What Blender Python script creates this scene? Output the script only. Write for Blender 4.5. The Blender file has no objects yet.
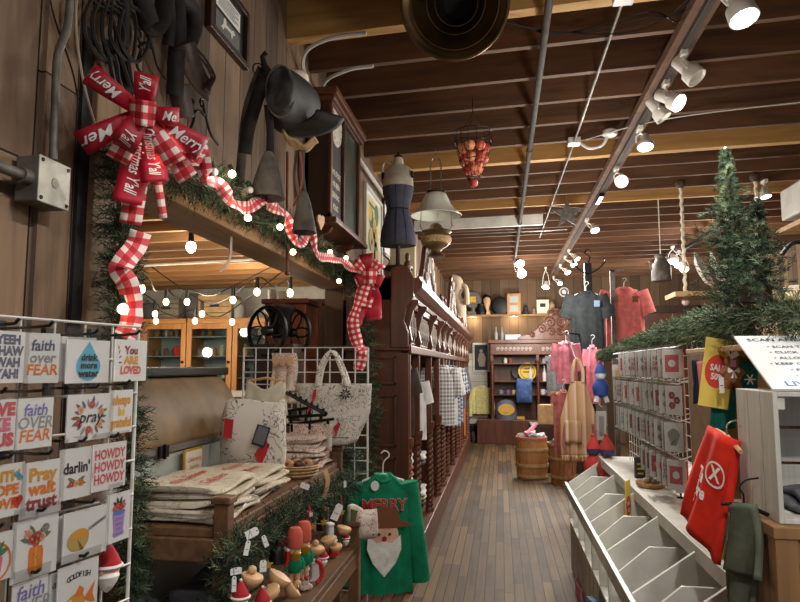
import bpy, math, random
from mathutils import Matrix, Vector
C = bpy.context.scene.collection
PI = math.pi
R = random.Random(7)
V = Vector
# ---------------------------------------------------------------- camera and measuring helpers
F = 650.0; VX = 501.0; VY = 367.0; EYE = 1.6
TH = math.atan((VY-301)/F); PS = math.atan((VX-400)*math.cos(TH)/F)
_c, _s = math.cos, math.sin
FW = V((-_s(PS)*_c(TH), _c(PS)*_c(TH), _s(TH))); RT = V((_c(PS), _s(PS), 0)); UP = RT.cross(FW)
CAM = V((0, 0, EYE))
def ray(px, py): return FW + RT*((px-400)/F) + UP*((301-py)/F)
def aY(px, py, Y):
    d = ray(px, py); return CAM + d*(Y/d.y)
def aX(px, py, X):
    d = ray(px, py); return CAM + d*(X/d.x)
def aZ(px, py, Z):
    d = ray(px, py); return CAM + d*((Z-EYE)/d.z)
def aP(px, py, p0, n):
    d = ray(px, py); return CAM + d*((V(p0)-CAM).dot(n)/d.dot(n))
cd = bpy.data.cameras.new('camera'); cam = bpy.data.objects.new('camera', cd); C.objects.link(cam)
cam.matrix_world = Matrix(((RT.x, UP.x, -FW.x, CAM.x), (RT.y, UP.y, -FW.y, CAM.y), (RT.z, UP.z, -FW.z, CAM.z), (0, 0, 0, 1)))
cd.sensor_width = 36; cd.lens = F/800*36; cd.clip_start = .05; cd.clip_end = 60
bpy.context.scene.camera = cam
vs = bpy.context.scene.view_settings
vs.view_transform = 'Standard'; vs.look = 'None'; vs.gamma = 1; vs.use_curve_mapping = False; vs.exposure = 0.0

# ---------------------------------------------------------------- materials
def lin(c):
    o = []
    for x in c[:3]:
        x /= 255.0
        o.append(x/12.92 if x <= .04045 else ((x+.055)/1.055)**2.4)
    return (*o, 1)
class NT:
    def __init__(s, name):
        s.m = bpy.data.materials.new(name); s.m.use_nodes = True
        s.t = s.m.node_tree; s.b = s.t.nodes['Principled BSDF']; s.out = s.t.nodes['Material Output']
    def n(s, typ, **kw):
        x = s.t.nodes.new(typ)
        for k, v in kw.items(): setattr(x, k, v)
        return x
    def l(s, a, b): s.t.links.new(a, b)
    def coord(s, kind='Object', scale=(1, 1, 1), rot=(0, 0, 0)):
        tc = s.n('ShaderNodeTexCoord'); mp = s.n('ShaderNodeMapping')
        mp.inputs['Scale'].default_value = scale; mp.inputs['Rotation'].default_value = rot
        s.l(tc.outputs[kind], mp.inputs[0]); return mp.outputs[0]
    def noise(s, co, scale, detail=4, rough=.55, dist=0):
        x = s.n('ShaderNodeTexNoise'); x.inputs['Scale'].default_value = scale
        x.inputs['Detail'].default_value = detail; x.inputs['Roughness'].default_value = rough
        x.inputs['Distortion'].default_value = dist; s.l(co, x.inputs['Vector']); return x.outputs['Fac']
    def ramp(s, fac, stops, interp='LINEAR'):
        x = s.n('ShaderNodeValToRGB'); x.color_ramp.interpolation = interp
        e = x.color_ramp.elements
        while len(e) < len(stops): e.new(.5)
        for k, (p, c) in enumerate(stops): e[k].position = p; e[k].color = lin(c)
        s.l(fac, x.inputs[0]); return x.outputs[0]
    def mix(s, fac, a, b, mode='MIX'):
        x = s.n('ShaderNodeMix', data_type='RGBA', blend_type=mode)
        for i, q in ((0, fac), (6, a), (7, b)):
            if isinstance(q, (int, float)): x.inputs[i].default_value = q
            elif isinstance(q, tuple): x.inputs[i].default_value = lin(q)
            else: s.l(q, x.inputs[i])
        return x.outputs[2]
    def math(s, op, a, b=None, c=None):
        x = s.n('ShaderNodeMath', operation=op)
        for i, q in enumerate((a, b, c)):
            if q is None: continue
            if isinstance(q, (int, float)): x.inputs[i].default_value = q
            else: s.l(q, x.inputs[i])
        return x.outputs[0]
    def base(s, q):
        if isinstance(q, tuple): s.b.inputs['Base Color'].default_value = lin(q)
        else: s.l(q, s.b.inputs['Base Color'])
    def bump(s, h, strength=.3, dist=.01):
        x = s.n('ShaderNodeBump'); x.inputs['Strength'].default_value = strength; x.inputs['Distance'].default_value = dist
        s.l(h, x.inputs['Height']); s.l(x.outputs[0], s.b.inputs['Normal'])
    def pr(s, rough=.6, metal=0, spec=.5):
        s.b.inputs['Roughness'].default_value = rough; s.b.inputs['Metallic'].default_value = metal
        s.b.inputs['Specular IOR Level'].default_value = spec; return s
def sc(c, k): return tuple(max(0, min(255, x*k)) for x in c)
MC = {}
def mat(name, c, rough=.6, metal=0, var=.12, scale=12, bump=0, spec=.5):
    if name in MC: return MC[name]
    t = NT(name).pr(rough, metal, spec)
    co = t.coord(); f = t.noise(co, scale)
    t.base(t.ramp(f, [(.3, sc(c, 1-var)), (.7, sc(c, 1+var))]))
    if bump: t.bump(f, bump)
    MC[name] = t.m; return t.m
def wood(name, dark, light, axis='Y', scale=6, rough=.55, stretch=14, bump=.15, spec=.4):
    if name in MC: return MC[name]
    t = NT(name).pr(rough, 0, spec)
    s = {'X': (1/stretch, 1, 1), 'Y': (1, 1/stretch, 1), 'Z': (1, 1, 1/stretch)}[axis]
    co = t.coord(scale=s); f = t.noise(co, scale*3.2, 6, .62, .6); g = t.noise(co, scale*.6, 2)
    h = t.math('ADD', t.math('MULTIPLY', f, .7), t.math('MULTIPLY', g, .3))
    t.base(t.ramp(h, [(.32, dark), (.68, light)])); t.bump(h, bump, .006)
    MC[name] = t.m; return t.m
def emit(name, c, strength):
    t = NT(name); t.base((20, 20, 20)); t.b.inputs['Emission Color'].default_value = lin(c)
    t.b.inputs['Emission Strength'].default_value = strength; MC[name] = t.m; return t.m
def clear(name, tint=(255, 255, 255), gloss=.12, rough=.12):
    t = NT(name); tr = t.n('ShaderNodeBsdfTransparent'); tr.inputs[0].default_value = lin(tint)
    g = t.n('ShaderNodeBsdfGlossy'); g.inputs['Roughness'].default_value = rough
    mx = t.n('ShaderNodeMixShader'); mx.inputs[0].default_value = gloss
    t.l(tr.outputs[0], mx.inputs[1]); t.l(g.outputs[0], mx.inputs[2]); t.l(mx.outputs[0], t.out.inputs[0])
    MC[name] = t.m; return t.m

def boards(name, c1, c2, gap, axis, width, along, rough=.75, glen=2.2):
    """planks: 'axis' is the direction across the planks, 'along' their length"""
    t = NT(name).pr(rough, 0, .25)
    tc = t.n('ShaderNodeTexCoord'); sp = t.n('ShaderNodeSeparateXYZ'); t.l(tc.outputs['Object'], sp.inputs[0])
    a = t.math('DIVIDE', sp.outputs[axis], width); fl = t.math('FLOOR', a); fr = t.math('FRACT', a)
    wn = t.n('ShaderNodeTexWhiteNoise', noise_dimensions='1D'); t.l(fl, wn.inputs['W'])
    b = t.math('ADD', t.math('DIVIDE', sp.outputs[along], glen), t.math('MULTIPLY', wn.outputs['Value'], 7.3))
    bf = t.math('FLOOR', b); bfr = t.math('FRACT', b)
    w2 = t.n('ShaderNodeTexWhiteNoise', noise_dimensions='2D'); cb = t.n('ShaderNodeCombineXYZ')
    t.l(fl, cb.inputs[0]); t.l(bf, cb.inputs[1]); t.l(cb.outputs[0], w2.inputs['Vector'])
    s = [1, 1, 1]; s['XYZ'.index(along)] = .07
    co = t.coord(scale=tuple(s)); g = t.noise(co, 22, 6, .65, .8); g2 = t.noise(t.coord(), 1.1, 3)
    h = t.math('ADD', t.math('MULTIPLY', w2.outputs['Value'], .38), t.math('ADD', t.math('MULTIPLY', g, .42), t.math('MULTIPLY', g2, .34)))
    col = t.ramp(h, [(.3, c1), (.78, c2)])
    e = t.math('MINIMUM', fr, t.math('SUBTRACT', 1.0, fr)); gm = t.math('LESS_THAN', e, .006/width*.55)
    e2 = t.math('MINIMUM', bfr, t.math('SUBTRACT', 1.0, bfr)); gm2 = t.math('LESS_THAN', e2, .0028/glen)
    gg = t.math('MAXIMUM', gm, gm2)
    t.base(t.mix(gg, col, gap)); hh = t.math('SUBTRACT', t.math('MULTIPLY', g, .4), gg); t.bump(hh, .5, .004)
    t.b.inputs['Roughness'].default_value = rough
    MC[name] = t.m; return t.m
def axis_(n): return n
boards('floor_planks', (47, 35, 23), (104, 80, 52), (26, 22, 19), 'X', .07, 'Y', .66, 1.3)
boards('barn_boards_side', (66, 52, 43), (142, 116, 92), (28, 22, 19), 'Y', .165, 'Z', .8, 9)
boards('barn_boards_back', (70, 54, 42), (116, 92, 70), (36, 28, 23), 'X', .2, 'Z', .8, 9)
boards('shiplap', (176, 172, 160), (206, 202, 190), (110, 106, 98), 'Z', .16, 'X', .7, 9)
boards('deck_boards', (78, 52, 32), (140, 96, 58), (36, 24, 16), 'Y', .14, 'X', .8, 4)
def gingham():
    t = NT('gingham').pr(.75)
    tc = t.n('ShaderNodeTexCoord'); sp = t.n('ShaderNodeSeparateXYZ'); t.l(tc.outputs['UV'], sp.inputs[0])
    q = [t.math('GREATER_THAN', t.math('FRACT', t.math('MULTIPLY', sp.outputs[k], 25.0)), .5) for k in 'XY']
    h = t.math('MULTIPLY', t.math('ADD', q[0], q[1]), .5)
    t.base(t.ramp(h, [(0, (232, 214, 206)), (.5, (206, 70, 78)), (1, (168, 14, 26))])); MC['gingham'] = t.m
gingham()
def toile(name, ground, ink1, ink2, scale=26):
    t = NT(name).pr(.85, 0, .2); co = t.coord()
    f = t.noise(co, scale, 3, .5, 1.6); g = t.noise(co, scale*.45, 2, .5, .8); k = t.noise(co, scale*.28, 2)
    a = t.math('LESS_THAN', t.math('ABSOLUTE', t.math('SUBTRACT', f, .5)), .022)
    a = t.math('MULTIPLY', a, t.math('GREATER_THAN', k, .42))
    b = t.math('GREATER_THAN', g, .69)
    c = t.mix(a, ground, ink1); t.base(t.mix(b, c, ink2)); t.bump(t.noise(co, 140, 2), .15, .002); MC[name] = t.m
toile('print_canvas', (216, 208, 196), (112, 104, 100), (176, 160, 148), 17)
toile('towel_canvas', (206, 194, 172), (180, 160, 140), (198, 182, 158), 12)
toile('print_quilt', (212, 205, 194), (120, 112, 106), (190, 180, 170), 34)
toile('print_floral', (210, 198, 184), (170, 60, 56), (80, 96, 60), 46)
def stripes(name, cols, axis='X', freq=20, both=False, rough=.85):
    t = NT(name).pr(rough, 0, .2); tc = t.n('ShaderNodeTexCoord'); sp = t.n('ShaderNodeSeparateXYZ'); t.l(tc.outputs['Object'], sp.inputs[0])
    def band(ax): return t.math('FRACT', t.math('MULTIPLY', sp.outputs[ax], float(freq)))
    n = len(cols); a = t.ramp(band(axis), [(k/n, c) for k, c in enumerate(cols)], 'CONSTANT')
    if both: a = t.mix(.5, a, t.ramp(band('Z'), [(k/n, c) for k, c in enumerate(cols)], 'CONSTANT'))
    t.base(a); MC[name] = t.m
stripes('apron_stripes', [(204, 166, 116), (214, 172, 150), (228, 200, 168), (190, 144, 106)], 'X', 11)
stripes('plaid_blue', [(226, 228, 232), (60, 74, 110), (150, 164, 190), (226, 228, 232), (30, 38, 60)], 'X', 9, True)
stripes('plaid_grey', [(222, 218, 214), (150, 148, 152), (222, 218, 214), (90, 90, 98)], 'X', 12, True)

# ---------------------------------------------------------------- mesh builder
TXT = {}
def text_data(s, shear=0, bold=0):
    k = (s, shear, bold)
    if k not in TXT:
        cu = bpy.data.curves.new('lettering', 'FONT'); cu.body = s; cu.size = 1; cu.shear = shear; cu.offset = bold
        cu.resolution_u = 2; cu.align_x = 'CENTER'; cu.align_y = 'CENTER'
        o = bpy.data.objects.new('lettering', cu); C.objects.link(o); bpy.context.view_layer.update()
        me = bpy.data.meshes.new_from_object(o)
        TXT[k] = ([(v.co.x, v.co.y) for v in me.vertices], [tuple(p.vertices) for p in me.polygons])
        bpy.data.objects.remove(o); bpy.data.meshes.remove(me); bpy.data.curves.remove(cu)
    return TXT[k]
def frame(o, x, y, z=None):
    x = V(x).normalized(); y = V(y); z = (x.cross(y)).normalized() if z is None else V(z).normalized(); y = z.cross(x)
    return Matrix(((x.x, y.x, z.x, o[0]), (x.y, y.y, z.y, o[1]), (x.z, y.z, z.z, o[2]), (0, 0, 0, 1)))
def TR(x=0, y=0, z=0): return Matrix.Translation((x, y, z))
def RZ(a): return Matrix.Rotation(a, 4, 'Z')
def RX(a): return Matrix.Rotation(a, 4, 'X')
def RY(a): return Matrix.Rotation(a, 4, 'Y')
class MB:
    def __init__(s, m=None, o=None):
        s.v = []; s.f = []; s.mi = []; s.uv = {}; s.mats = []; s.cur = 0; s.M = Matrix(); s.o = V(o) if o is not None else V((0, 0, 0))
        if m: s.use(m)
    def use(s, m):
        if isinstance(m, str): m = MC[m]
        if m not in s.mats: s.mats.append(m)
        s.cur = s.mats.index(m); return s
    def raw(s, vs_, fs):
        b = len(s.v); s.v += [s.M @ V(p) - s.o for p in vs_]
        for f in fs: s.f.append(tuple(i+b for i in f)); s.mi.append(s.cur)
        return b
    def box(s, c, d, rot=None):
        x, y, z = d[0]/2, d[1]/2, d[2]/2; c = V(c)
        p = [V((a*x, b*y, e*z)) for e in (-1, 1) for b in (-1, 1) for a in (-1, 1)]
        if rot is not None: p = [rot @ q for q in p]
        s.raw([q+c for q in p], [(0, 2, 3, 1), (4, 5, 7, 6), (0, 1, 5, 4), (2, 6, 7, 3), (0, 4, 6, 2), (1, 3, 7, 5)]); return s
    def bx(s, x0, x1, y0, y1, z0, z1): return s.box(((x0+x1)/2, (y0+y1)/2, (z0+z1)/2), (abs(x1-x0), abs(y1-y0), abs(z1-z0)))
    def rings(s, rs, cap0=True, cap1=True, closed=False):
        n = len(rs[0]); vs_ = [p for r in rs for p in r]; fs = []
        m = len(rs)
        for i in range(m if closed else m-1):
            a, b = i*n, ((i+1) % m)*n
            for k in range(n): fs.append((a+k, a+(k+1) % n, b+(k+1) % n, b+k))
        if not closed:
            if cap0: fs.append(tuple(range(n-1, -1, -1)))
            if cap1: fs.append(tuple(range((m-1)*n, m*n)))
        s.raw(vs_, fs); return s
    def tube(s, pts, r, n=6, closed=False, cap=True):
        pts = [V(p) for p in pts]; rs = []; prev = None; m = len(pts)
        for i, p in enumerate(pts):
            if closed: d = pts[(i+1) % m]-pts[i-1]
            else: d = pts[min(i+1, m-1)]-pts[max(i-1, 0)]
            if d.length < 1e-9: d = V((0, 0, 1))
            d.normalize()
            if prev is None:
                u = d.cross(V((0, 0, 1)))
                if u.length < .1: u = d.cross(V((1, 0, 0)))
            else: u = prev - d*prev.dot(d)
            if u.length < 1e-6: u = d.cross(V((.3, .8, .5)))
            u.normalize(); prev = u; w = d.cross(u); rr = r[i] if isinstance(r, (list, tuple)) else r
            rs.append([p+(u*math.cos(2*PI*k/n)+w*math.sin(2*PI*k/n))*rr for k in range(n)])
        return s.rings(rs, cap, cap, closed)
    def cyl(s, a, b, r, r2=None, n=12): return s.tube([a, b], [r, r if r2 is None else r2], n)
    def lathe(s, prof, c=(0, 0, 0), n=24, cap=True):
        c = V(c); return s.rings([[c+V((r*math.cos(2*PI*k/n), r*math.sin(2*PI*k/n), z)) for k in range(n)] for r, z in prof], cap, cap)
    def ball(s, c, r, n=10, sz=(1, 1, 1)):
        pr = [(max(r*math.sin(PI*i/n), 1e-4), -r*math.cos(PI*i/n)) for i in range(n+1)]
        c = V(c); k_ = n+4
        return s.rings([[c+V((q*math.cos(2*PI*k/k_)*sz[0], q*math.sin(2*PI*k/k_)*sz[1], z*sz[2])) for k in range(k_)] for q, z in pr])
    def poly(s, pts, z=0):
        s.raw([(p[0], p[1], z) for p in pts], [tuple(range(len(pts)))]); return s
    def prism(s, pts, z0, z1):
        n = len(pts); s.raw([(p[0], p[1], z0) for p in pts]+[(p[0], p[1], z1) for p in pts],
            [tuple(range(n-1, -1, -1)), tuple(range(n, 2*n))]+[(k, (k+1) % n, n+(k+1) % n, n+k) for k in range(n)]); return s
    def disc(s, c, r, z=0, n=20, sy=1): return s.poly([(c[0]+r*math.cos(2*PI*k/n), c[1]+r*sy*math.sin(2*PI*k/n)) for k in range(n)], z)
    def ring2(s, c, r0, r1, z=0, n=24):
        vs_ = [(c[0]+r*math.cos(2*PI*k/n), c[1]+r*math.sin(2*PI*k/n), z) for r in (r0, r1) for k in range(n)]
        s.raw(vs_, [(k, (k+1) % n, n+(k+1) % n, n+k)[::-1] for k in range(n)]); return s
    def grid(s, nx, ny, fn, uv=None):
        vs_ = [fn(i/nx, j/ny) for j in range(ny+1) for i in range(nx+1)]; fs = []
        f0 = len(s.f)
        for j in range(ny):
            for i in range(nx):
                a = j*(nx+1)+i; fs.append((a, a+1, a+nx+2, a+nx+1))
                if uv: s.uv[f0+len(fs)-1] = [uv(q/nx, w/ny) for q, w in ((i, j), (i+1, j), (i+1, j+1), (i, j+1))]
        s.raw(vs_, fs); return s
    def ribbon(s, pts, w, side, twist=None):
        """strip of width w along pts; side(i) = across direction"""
        pts = [V(p) for p in pts]; L = [0]
        for i in range(1, len(pts)): L.append(L[-1]+(pts[i]-pts[i-1]).length)
        m = len(pts)-1; ww = w
        def fn(u, v):
            i = round(v*m); return pts[i]+V(side(i)).normalized()*(u-.5)*ww
        return s.grid(1, m, fn, lambda u, v: (u*ww, L[round(v*m)]))
    def text(s, st, size, c=(0, 0), z=.0006, shear=0, bold=0, sx=1, rot=0, fn=None):
        vs_, fs = text_data(st, shear, bold); ca, sa = math.cos(rot), math.sin(rot); q = []
        for x, y in vs_:
            x *= size*sx; y *= size; a, b = c[0]+x*ca-y*sa, c[1]+x*sa+y*ca
            q.append(fn(a, b) if fn else (a, b, z))
        s.raw(q, fs); return s
    def build(s, name, parent=None, smooth=False, bevel=0, solid=0, loc=None, sub=0, ang=40):
        me = bpy.data.meshes.new(name); me.from_pydata([tuple(p) for p in s.v], [], s.f); 
        for m in s.mats: me.materials.append(m)
        me.polygons.foreach_set('material_index', s.mi)
        if s.uv:
            ul = me.uv_layers.new(name='UVMap')
            for i, p in enumerate(me.polygons):
                if i in s.uv:
                    for k, li in enumerate(p.loop_indices): ul.data[li].uv = s.uv[i][k]
        if smooth:
            me.polygons.foreach_set('use_smooth', [True]*len(me.polygons))
            if not sub: me.set_sharp_from_angle(angle=math.radians(ang))
        me.validate(); me.update()
        o = bpy.data.objects.new(name, me); C.objects.link(o)
        if parent is not None: o.parent = parent
        if loc is not None: o.location = loc
        if sub: md = o.modifiers.new('subdivision', 'SUBSURF'); md.levels = sub; md.render_levels = sub
        if solid: md = o.modifiers.new('thickness', 'SOLIDIFY'); md.thickness = solid; md.offset = 0
        if bevel: md = o.modifiers.new('bevel', 'BEVEL'); md.width = bevel; md.segments = 2; md.limit_method = 'ANGLE'
        return o
    def one(s, name, label, cat, group=None, **kw):
        """a thing that is one mesh: origin moved to the middle of its base"""
        xs = [p.x for p in s.v]; ys = [p.y for p in s.v]; zs = [p.z for p in s.v]
        L = V(((min(xs)+max(xs))/2, (min(ys)+max(ys))/2, min(zs))); s.v = [p-L for p in s.v]
        o = s.build(name, loc=L+s.o, **kw); return tag(o, label, cat, group)
def tag(o, label, cat, group=None):
    o['label'] = label; o['category'] = cat
    if group: o['group'] = group
    return o
def thing(name, label, cat, loc=(0, 0, 0), rz=0, group=None):
    o = bpy.data.objects.new(name, None); C.objects.link(o); o.location = loc; o.rotation_euler = (0, 0, rz); o.empty_display_size = .05
    return tag(o, label, cat, group)
def struct(o): o['kind'] = 'structure'; return o
def dup(root, loc, rz=None, label=None, group=None, rot=None):
    r = root.copy(); C.objects.link(r); r.location = loc
    if rz is not None: r.rotation_euler = (0, 0, rz)
    if rot is not None: r.rotation_euler = rot
    if label: r['label'] = label
    if group: r['group'] = group
    for ch in list(root.children):
        c = ch.copy(); C.objects.link(c); c.parent = r
        for g in list(ch.children):
            d = g.copy(); C.objects.link(d); d.parent = c
    return r
def spline(pts, n=8, closed=False):
    """Catmull-Rom through points"""
    P = [V(p) for p in pts]; out = []; m = len(P)
    for i in range(m if closed else m-1):
        if closed: a, b, c, d = P[i-1], P[i], P[(i+1) % m], P[(i+2) % m]
        else: a, b, c, d = P[max(i-1, 0)], P[i], P[i+1], P[min(i+2, m-1)]
        for k in range(n):
            t = k/n; out.append(.5*((2*b)+(c-a)*t+(2*a-5*b+4*c-d)*t*t+(3*b-a-3*c+d)*t*t*t))
    if not closed: out.append(P[-1])
    return out
def mesh_bbox_tag(o): return o
# ---------------------------------------------------------------- common materials
mat('black_iron', (26, 24, 23), .45, .6, .15); mat('black_leather', (31, 28, 26), .68, 0, .3, 18, .25, .25)
mat('dark_leather', (48, 33, 26), .5, 0, .3, 14, .2); mat('worn_leather', (78, 72, 66), .7, 0, .35, 10, .3, .25)
mat('steel', (150, 148, 142), .35, .8, .1); mat('galvanized', (98, 92, 85), .55, .35, .18, 20); mat('white_metal', (206, 204, 198), .4, .1, .05)
mat('white_paint', (200, 197, 188), .5, 0, .07, 6, .1); mat('white_plastic', (214, 210, 200), .45, 0, .04)
mat('brass', (84, 66, 42), .34, .9, .35, 6); mat('copper_rust', (112, 62, 40), .55, .35, .3, 7, .2)
mat('paper', (226, 224, 220), .7, 0, .02); mat('paper_cream', (222, 210, 186), .75, 0, .05); mat('black_ink', (30, 28, 30), .7); mat('white_ink', (236, 232, 226), .7)
mat('red_ribbon', (164, 16, 40), .55, 0, .14, 9); mat('red_ink', (182, 34, 38), .7); mat('navy_ink', (56, 74, 104), .7); mat('black_gap', (16, 13, 11), .9)
mat('canvas', (212, 202, 184), .9, 0, .06, 20, .15, .2); mat('cream_fabric', (222, 212, 190), .9, 0, .05, 20, .15, .2)
mat('pine_dark', (36, 49, 36), .75, 0, .3, 30, 0, .2); mat('pine_mid', (62, 78, 54), .75, 0, .3, 30, 0, .2); mat('pine_pale', (104, 115, 88), .75, 0, .25, 30, 0, .2)
mat('twig', (70, 52, 38), .8)
mat('green_tee', (22, 120, 84), .9, 0, .12, 14, .15, .2); mat('red_tee', (206, 44, 28), .9, 0, .1, 14, .15, .2); mat('coral_tee', (238, 132, 128), .9, 0, .08, 14, .15, .2)
mat('charcoal_tee', (50, 54, 56), .9, 0, .14, 14, .15, .2); mat('olive_tee', (88, 92, 78), .9, 0, .14, 14, .15, .2); mat('navy_cloth', (34, 38, 56), .9, 0, .15, 14, .15, .2)
mat('yellow_knit', (216, 208, 142), .9, 0, .08, 20, .2, .2); mat('pink_cloth', (220, 134, 150), .9, 0, .12, 14, .15, .2); mat('white_cloth', (214, 212, 210), .9, 0, .06, 14, .15, .2)
mat('grey_cloth', (104, 104, 108), .9, 0, .16, 14, .15, .2); mat('blue_cloth', (66, 88, 132), .9, 0, .2, 14, .15, .2); mat('teal_cloth', (20, 92, 84), .9, 0, .12, 14, .15, .2)
mat('tan_cloth', (168, 138, 100), .9, 0, .12, 14, .15, .2); mat('rose_cloth', (172, 104, 100), .9, 0, .12, 14, .15, .2)
mat('skin', (222, 176, 146), .7); mat('white_beard', (228, 224, 216), .9, 0, .08, 30, .3); mat('santa_red', (170, 24, 34), .8, 0, .12)
mat('natural_wood', (206, 164, 120), .6, 0, .1, 20); mat('gold', (204, 160, 60), .4, .5)
mat('wicker', (168, 136, 96), .75, 0, .2, 60, .4)
wood('joist_wood', (58, 38, 25), (112, 76, 48), 'X', 3.2, .75); wood('lit_lumber', (150, 108, 58), (206, 162, 96), 'X', 3.2, .7)
wood('low_joist', (96, 66, 38), (158, 114, 70), 'X', 3.2, .75); wood('mahogany', (54, 27, 15), (106, 58, 34), 'Z', 4, .42, 10, .06, .5); wood('mahogany_long', (58, 29, 17), (112, 62, 37), 'Y', 4, .42, 10, .06, .5)
wood('bench_wood', (74, 50, 34), (128, 92, 62), 'Y', 6, .6); wood('post_wood', (84, 64, 46), (134, 106, 78), 'Z', 5, .75); wood('header_wood', (122, 90, 58), (176, 136, 92), 'Y', 4, .7)
wood('oak', (150, 98, 50), (196, 140, 80), 'Z', 5, .45); wood('oak_long', (150, 98, 50), (196, 140, 80), 'X', 5, .45); wood('crate_white', (176, 172, 162), (214, 210, 200), 'Z', 8, .65)
wood('stand_wood', (104, 74, 46), (156, 116, 76), 'Z', 5, .6); wood('barrel_wood', (134, 88, 48), (190, 138, 84), 'Z', 7, .6); wood('frame_dark', (40, 28, 22), (70, 48, 36), 'Z', 7, .45)
wood('plain_pine', (178, 142, 98), (216, 182, 136), 'X', 5, .6)
emit('lamp_white', (255, 250, 238), 14); emit('bulb_warm', (255, 226, 170), 5); emit('bulb_dim', (255, 214, 150), 1.2); emit('blue_led', (190, 206, 255), 7)
clear('glass', (235, 240, 238), .10, .05); clear('poly_bag', (240, 240, 240), .13, .22)
def flat(c, rough=.75): return mat('tint_%d_%d_%d' % c, c, rough, 0, .03)

# ---------------------------------------------------------------- the setting
YB = 14.6; XW = -1.2; ZC = 3.75
m = MB('floor_planks'); m.bx(-6.6, 4.7, -2.6, YB+.2, -.1, 0); struct(m.build('floor'))
m = MB('deck_boards'); m.bx(-6.6, 4.7, -2.6, YB+.2, ZC, ZC+.08); struct(m.build('ceiling'))
m = MB('barn_boards_side')
m.bx(XW-.14, XW, -2.6, 1.70, 0, ZC); m.bx(XW-.14, XW, 4.86, YB, 0, ZC); m.bx(XW-.14, XW, 1.70, 4.86, 2.30, ZC)
for y in (.18, .52, .86, 1.2, 1.52): m.bx(XW, XW+.014, y-.022, y+.022, .0, ZC)     # battens at the near end
struct(m.build('wall_left'))
m = MB('barn_boards_back'); m.bx(-6.6, 4.7, YB, YB+.15, 0, ZC); struct(m.build('wall_back'))
m = MB('white_paint'); m.bx(-6.6, XW-.14, 8.32, 8.45, 0, ZC); struct(m.build('wall_far_left'))
m = MB('barn_boards_side'); m.bx(-6.7, -6.6, -2.6, 8.4, 0, ZC); struct(m.build('wall_outer_left'))
m = MB('barn_boards_side'); m.bx(4.6, 4.7, -2.6, YB, 0, ZC); struct(m.build('wall_right'))
m = MB('post_wood'); m.bx(XW-.16, XW+.03, 1.70, 1.81, 0, 2.9); struct(m.build('trim_1', bevel=.004))
m = MB('black_gap'); m.bx(XW, XW+.012, 1.655, 1.70, 0, 2.6); struct(m.build('trim_2'))
m = MB('header_wood'); m.bx(XW-.17, XW+.035, 1.81, 4.86, 2.20, 2.44); struct(m.build('trim_3', bevel=.006))
m = MB('shiplap'); m.bx(-1.15, -.3, YB-.03, YB, .36, 1.9); struct(m.build('trim_4'))
m = MB('white_paint'); m.bx(2.55, 3.3, 4.2, 6.3, 2.92, 3.2); struct(m.build('trim_5', bevel=.02))
m = MB('plain_pine'); m.bx(2.5, 4.6, 4.6, 6.3, 2.8, 2.84); struct(m.build('trim_6'))
# joists, a few degrees off square to the aisle
SK = -.085; TN = 7
for k in range(-12, 26):
    y0 = 3.35 + .435*k
    if y0 > YB-.3 or y0 < -2.3: continue
    mt = 'joist_wood'; w = .042
    if k in (0, 6): mt = 'lit_lumber'; w = .08  # paler, yellower wood tone paints in the lamplight on these joists
    if k in (10,): mt = 'lit_lumber'
    m = MB(mt)
    def jy(x): return y0 + SK*x
    x0, x1 = -1.33, 4.55
    q = [(x0, jy(x0)), (x1, jy(x1)), (x1, jy(x1)+w), (x0, jy(x0)+w)]
    if max(p[1] for p in q) > YB: x0 = max(x0, -(YB-.06-w-y0)/.085) ; q = [(x0, jy(x0)), (x1, jy(x1)), (x1, jy(x1)+w), (x0, jy(x0)+w)]
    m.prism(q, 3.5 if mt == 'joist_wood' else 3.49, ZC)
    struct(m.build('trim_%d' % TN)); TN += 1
m = MB('white_paint'); q = [(-1.1, 8.34), (.55, 8.2), (.55, 8.24), (-1.1, 8.38)]; m.prism(q, 3.38, 3.56); struct(m.build('trim_%d' % TN)); TN += 1   # painted beam face
m = MB('joist_wood'); m.bx(1.0, 1.13, -2.4, 14.3, 3.44, 3.497); struct(m.build('trim_%d' % TN)); TN += 1      # plank the lamp track is screwed to
m = MB('deck_boards'); m.bx(-6.6, XW-.14, -2.6, 8.3, 2.84, 2.9); struct(m.build('trim_%d' % TN)); TN += 1      # low ceiling of the next room
for k in range(22):
    y0 = .35+.38*k
    if y0 > 8.2: continue
    m = MB('low_joist'); m.prism([(-6.6, y0+.25), (XW-.18, y0), (XW-.18, y0+.045), (-6.6, y0+.295)] if y0 < 7.8 else [(-6.6, 8.2), (XW-.18, y0), (XW-.18, y0+.045), (-6.6, 8.25)], 2.64, 2.84); struct(m.build('trim_%d' % TN)); TN += 1
# panelled door in the back wall
d = bpy.data.objects.new('door_1', None); C.objects.link(d); d.location = (3.6, YB-.05, 0); struct(d)
m = MB('mahogany'); m.bx(-.55, .55, -.02, .04, 0, 2.75)
for a, b, e, f in ((-.45, -.06, .25, 1.1), (.06, .45, .25, 1.1), (-.45, -.06, 1.3, 2.55), (.06, .45, 1.3, 2.55)): m.bx(a, b, -.04, -.02, e, f)
m.build('door_leaf', d, bevel=.008)
m = MB('frame_dark'); m.bx(-.68, -.55, -.06, .04, 0, 2.9); m.bx(.55, .68, -.06, .04, 0, 2.9); m.bx(-.68, .68, -.06, .04, 2.75, 2.9); m.build('door_frame', d)
m = MB('brass'); m.ball((-.45, -.08, 1.05), .035); m.build('door_knob', d, smooth=True)

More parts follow.
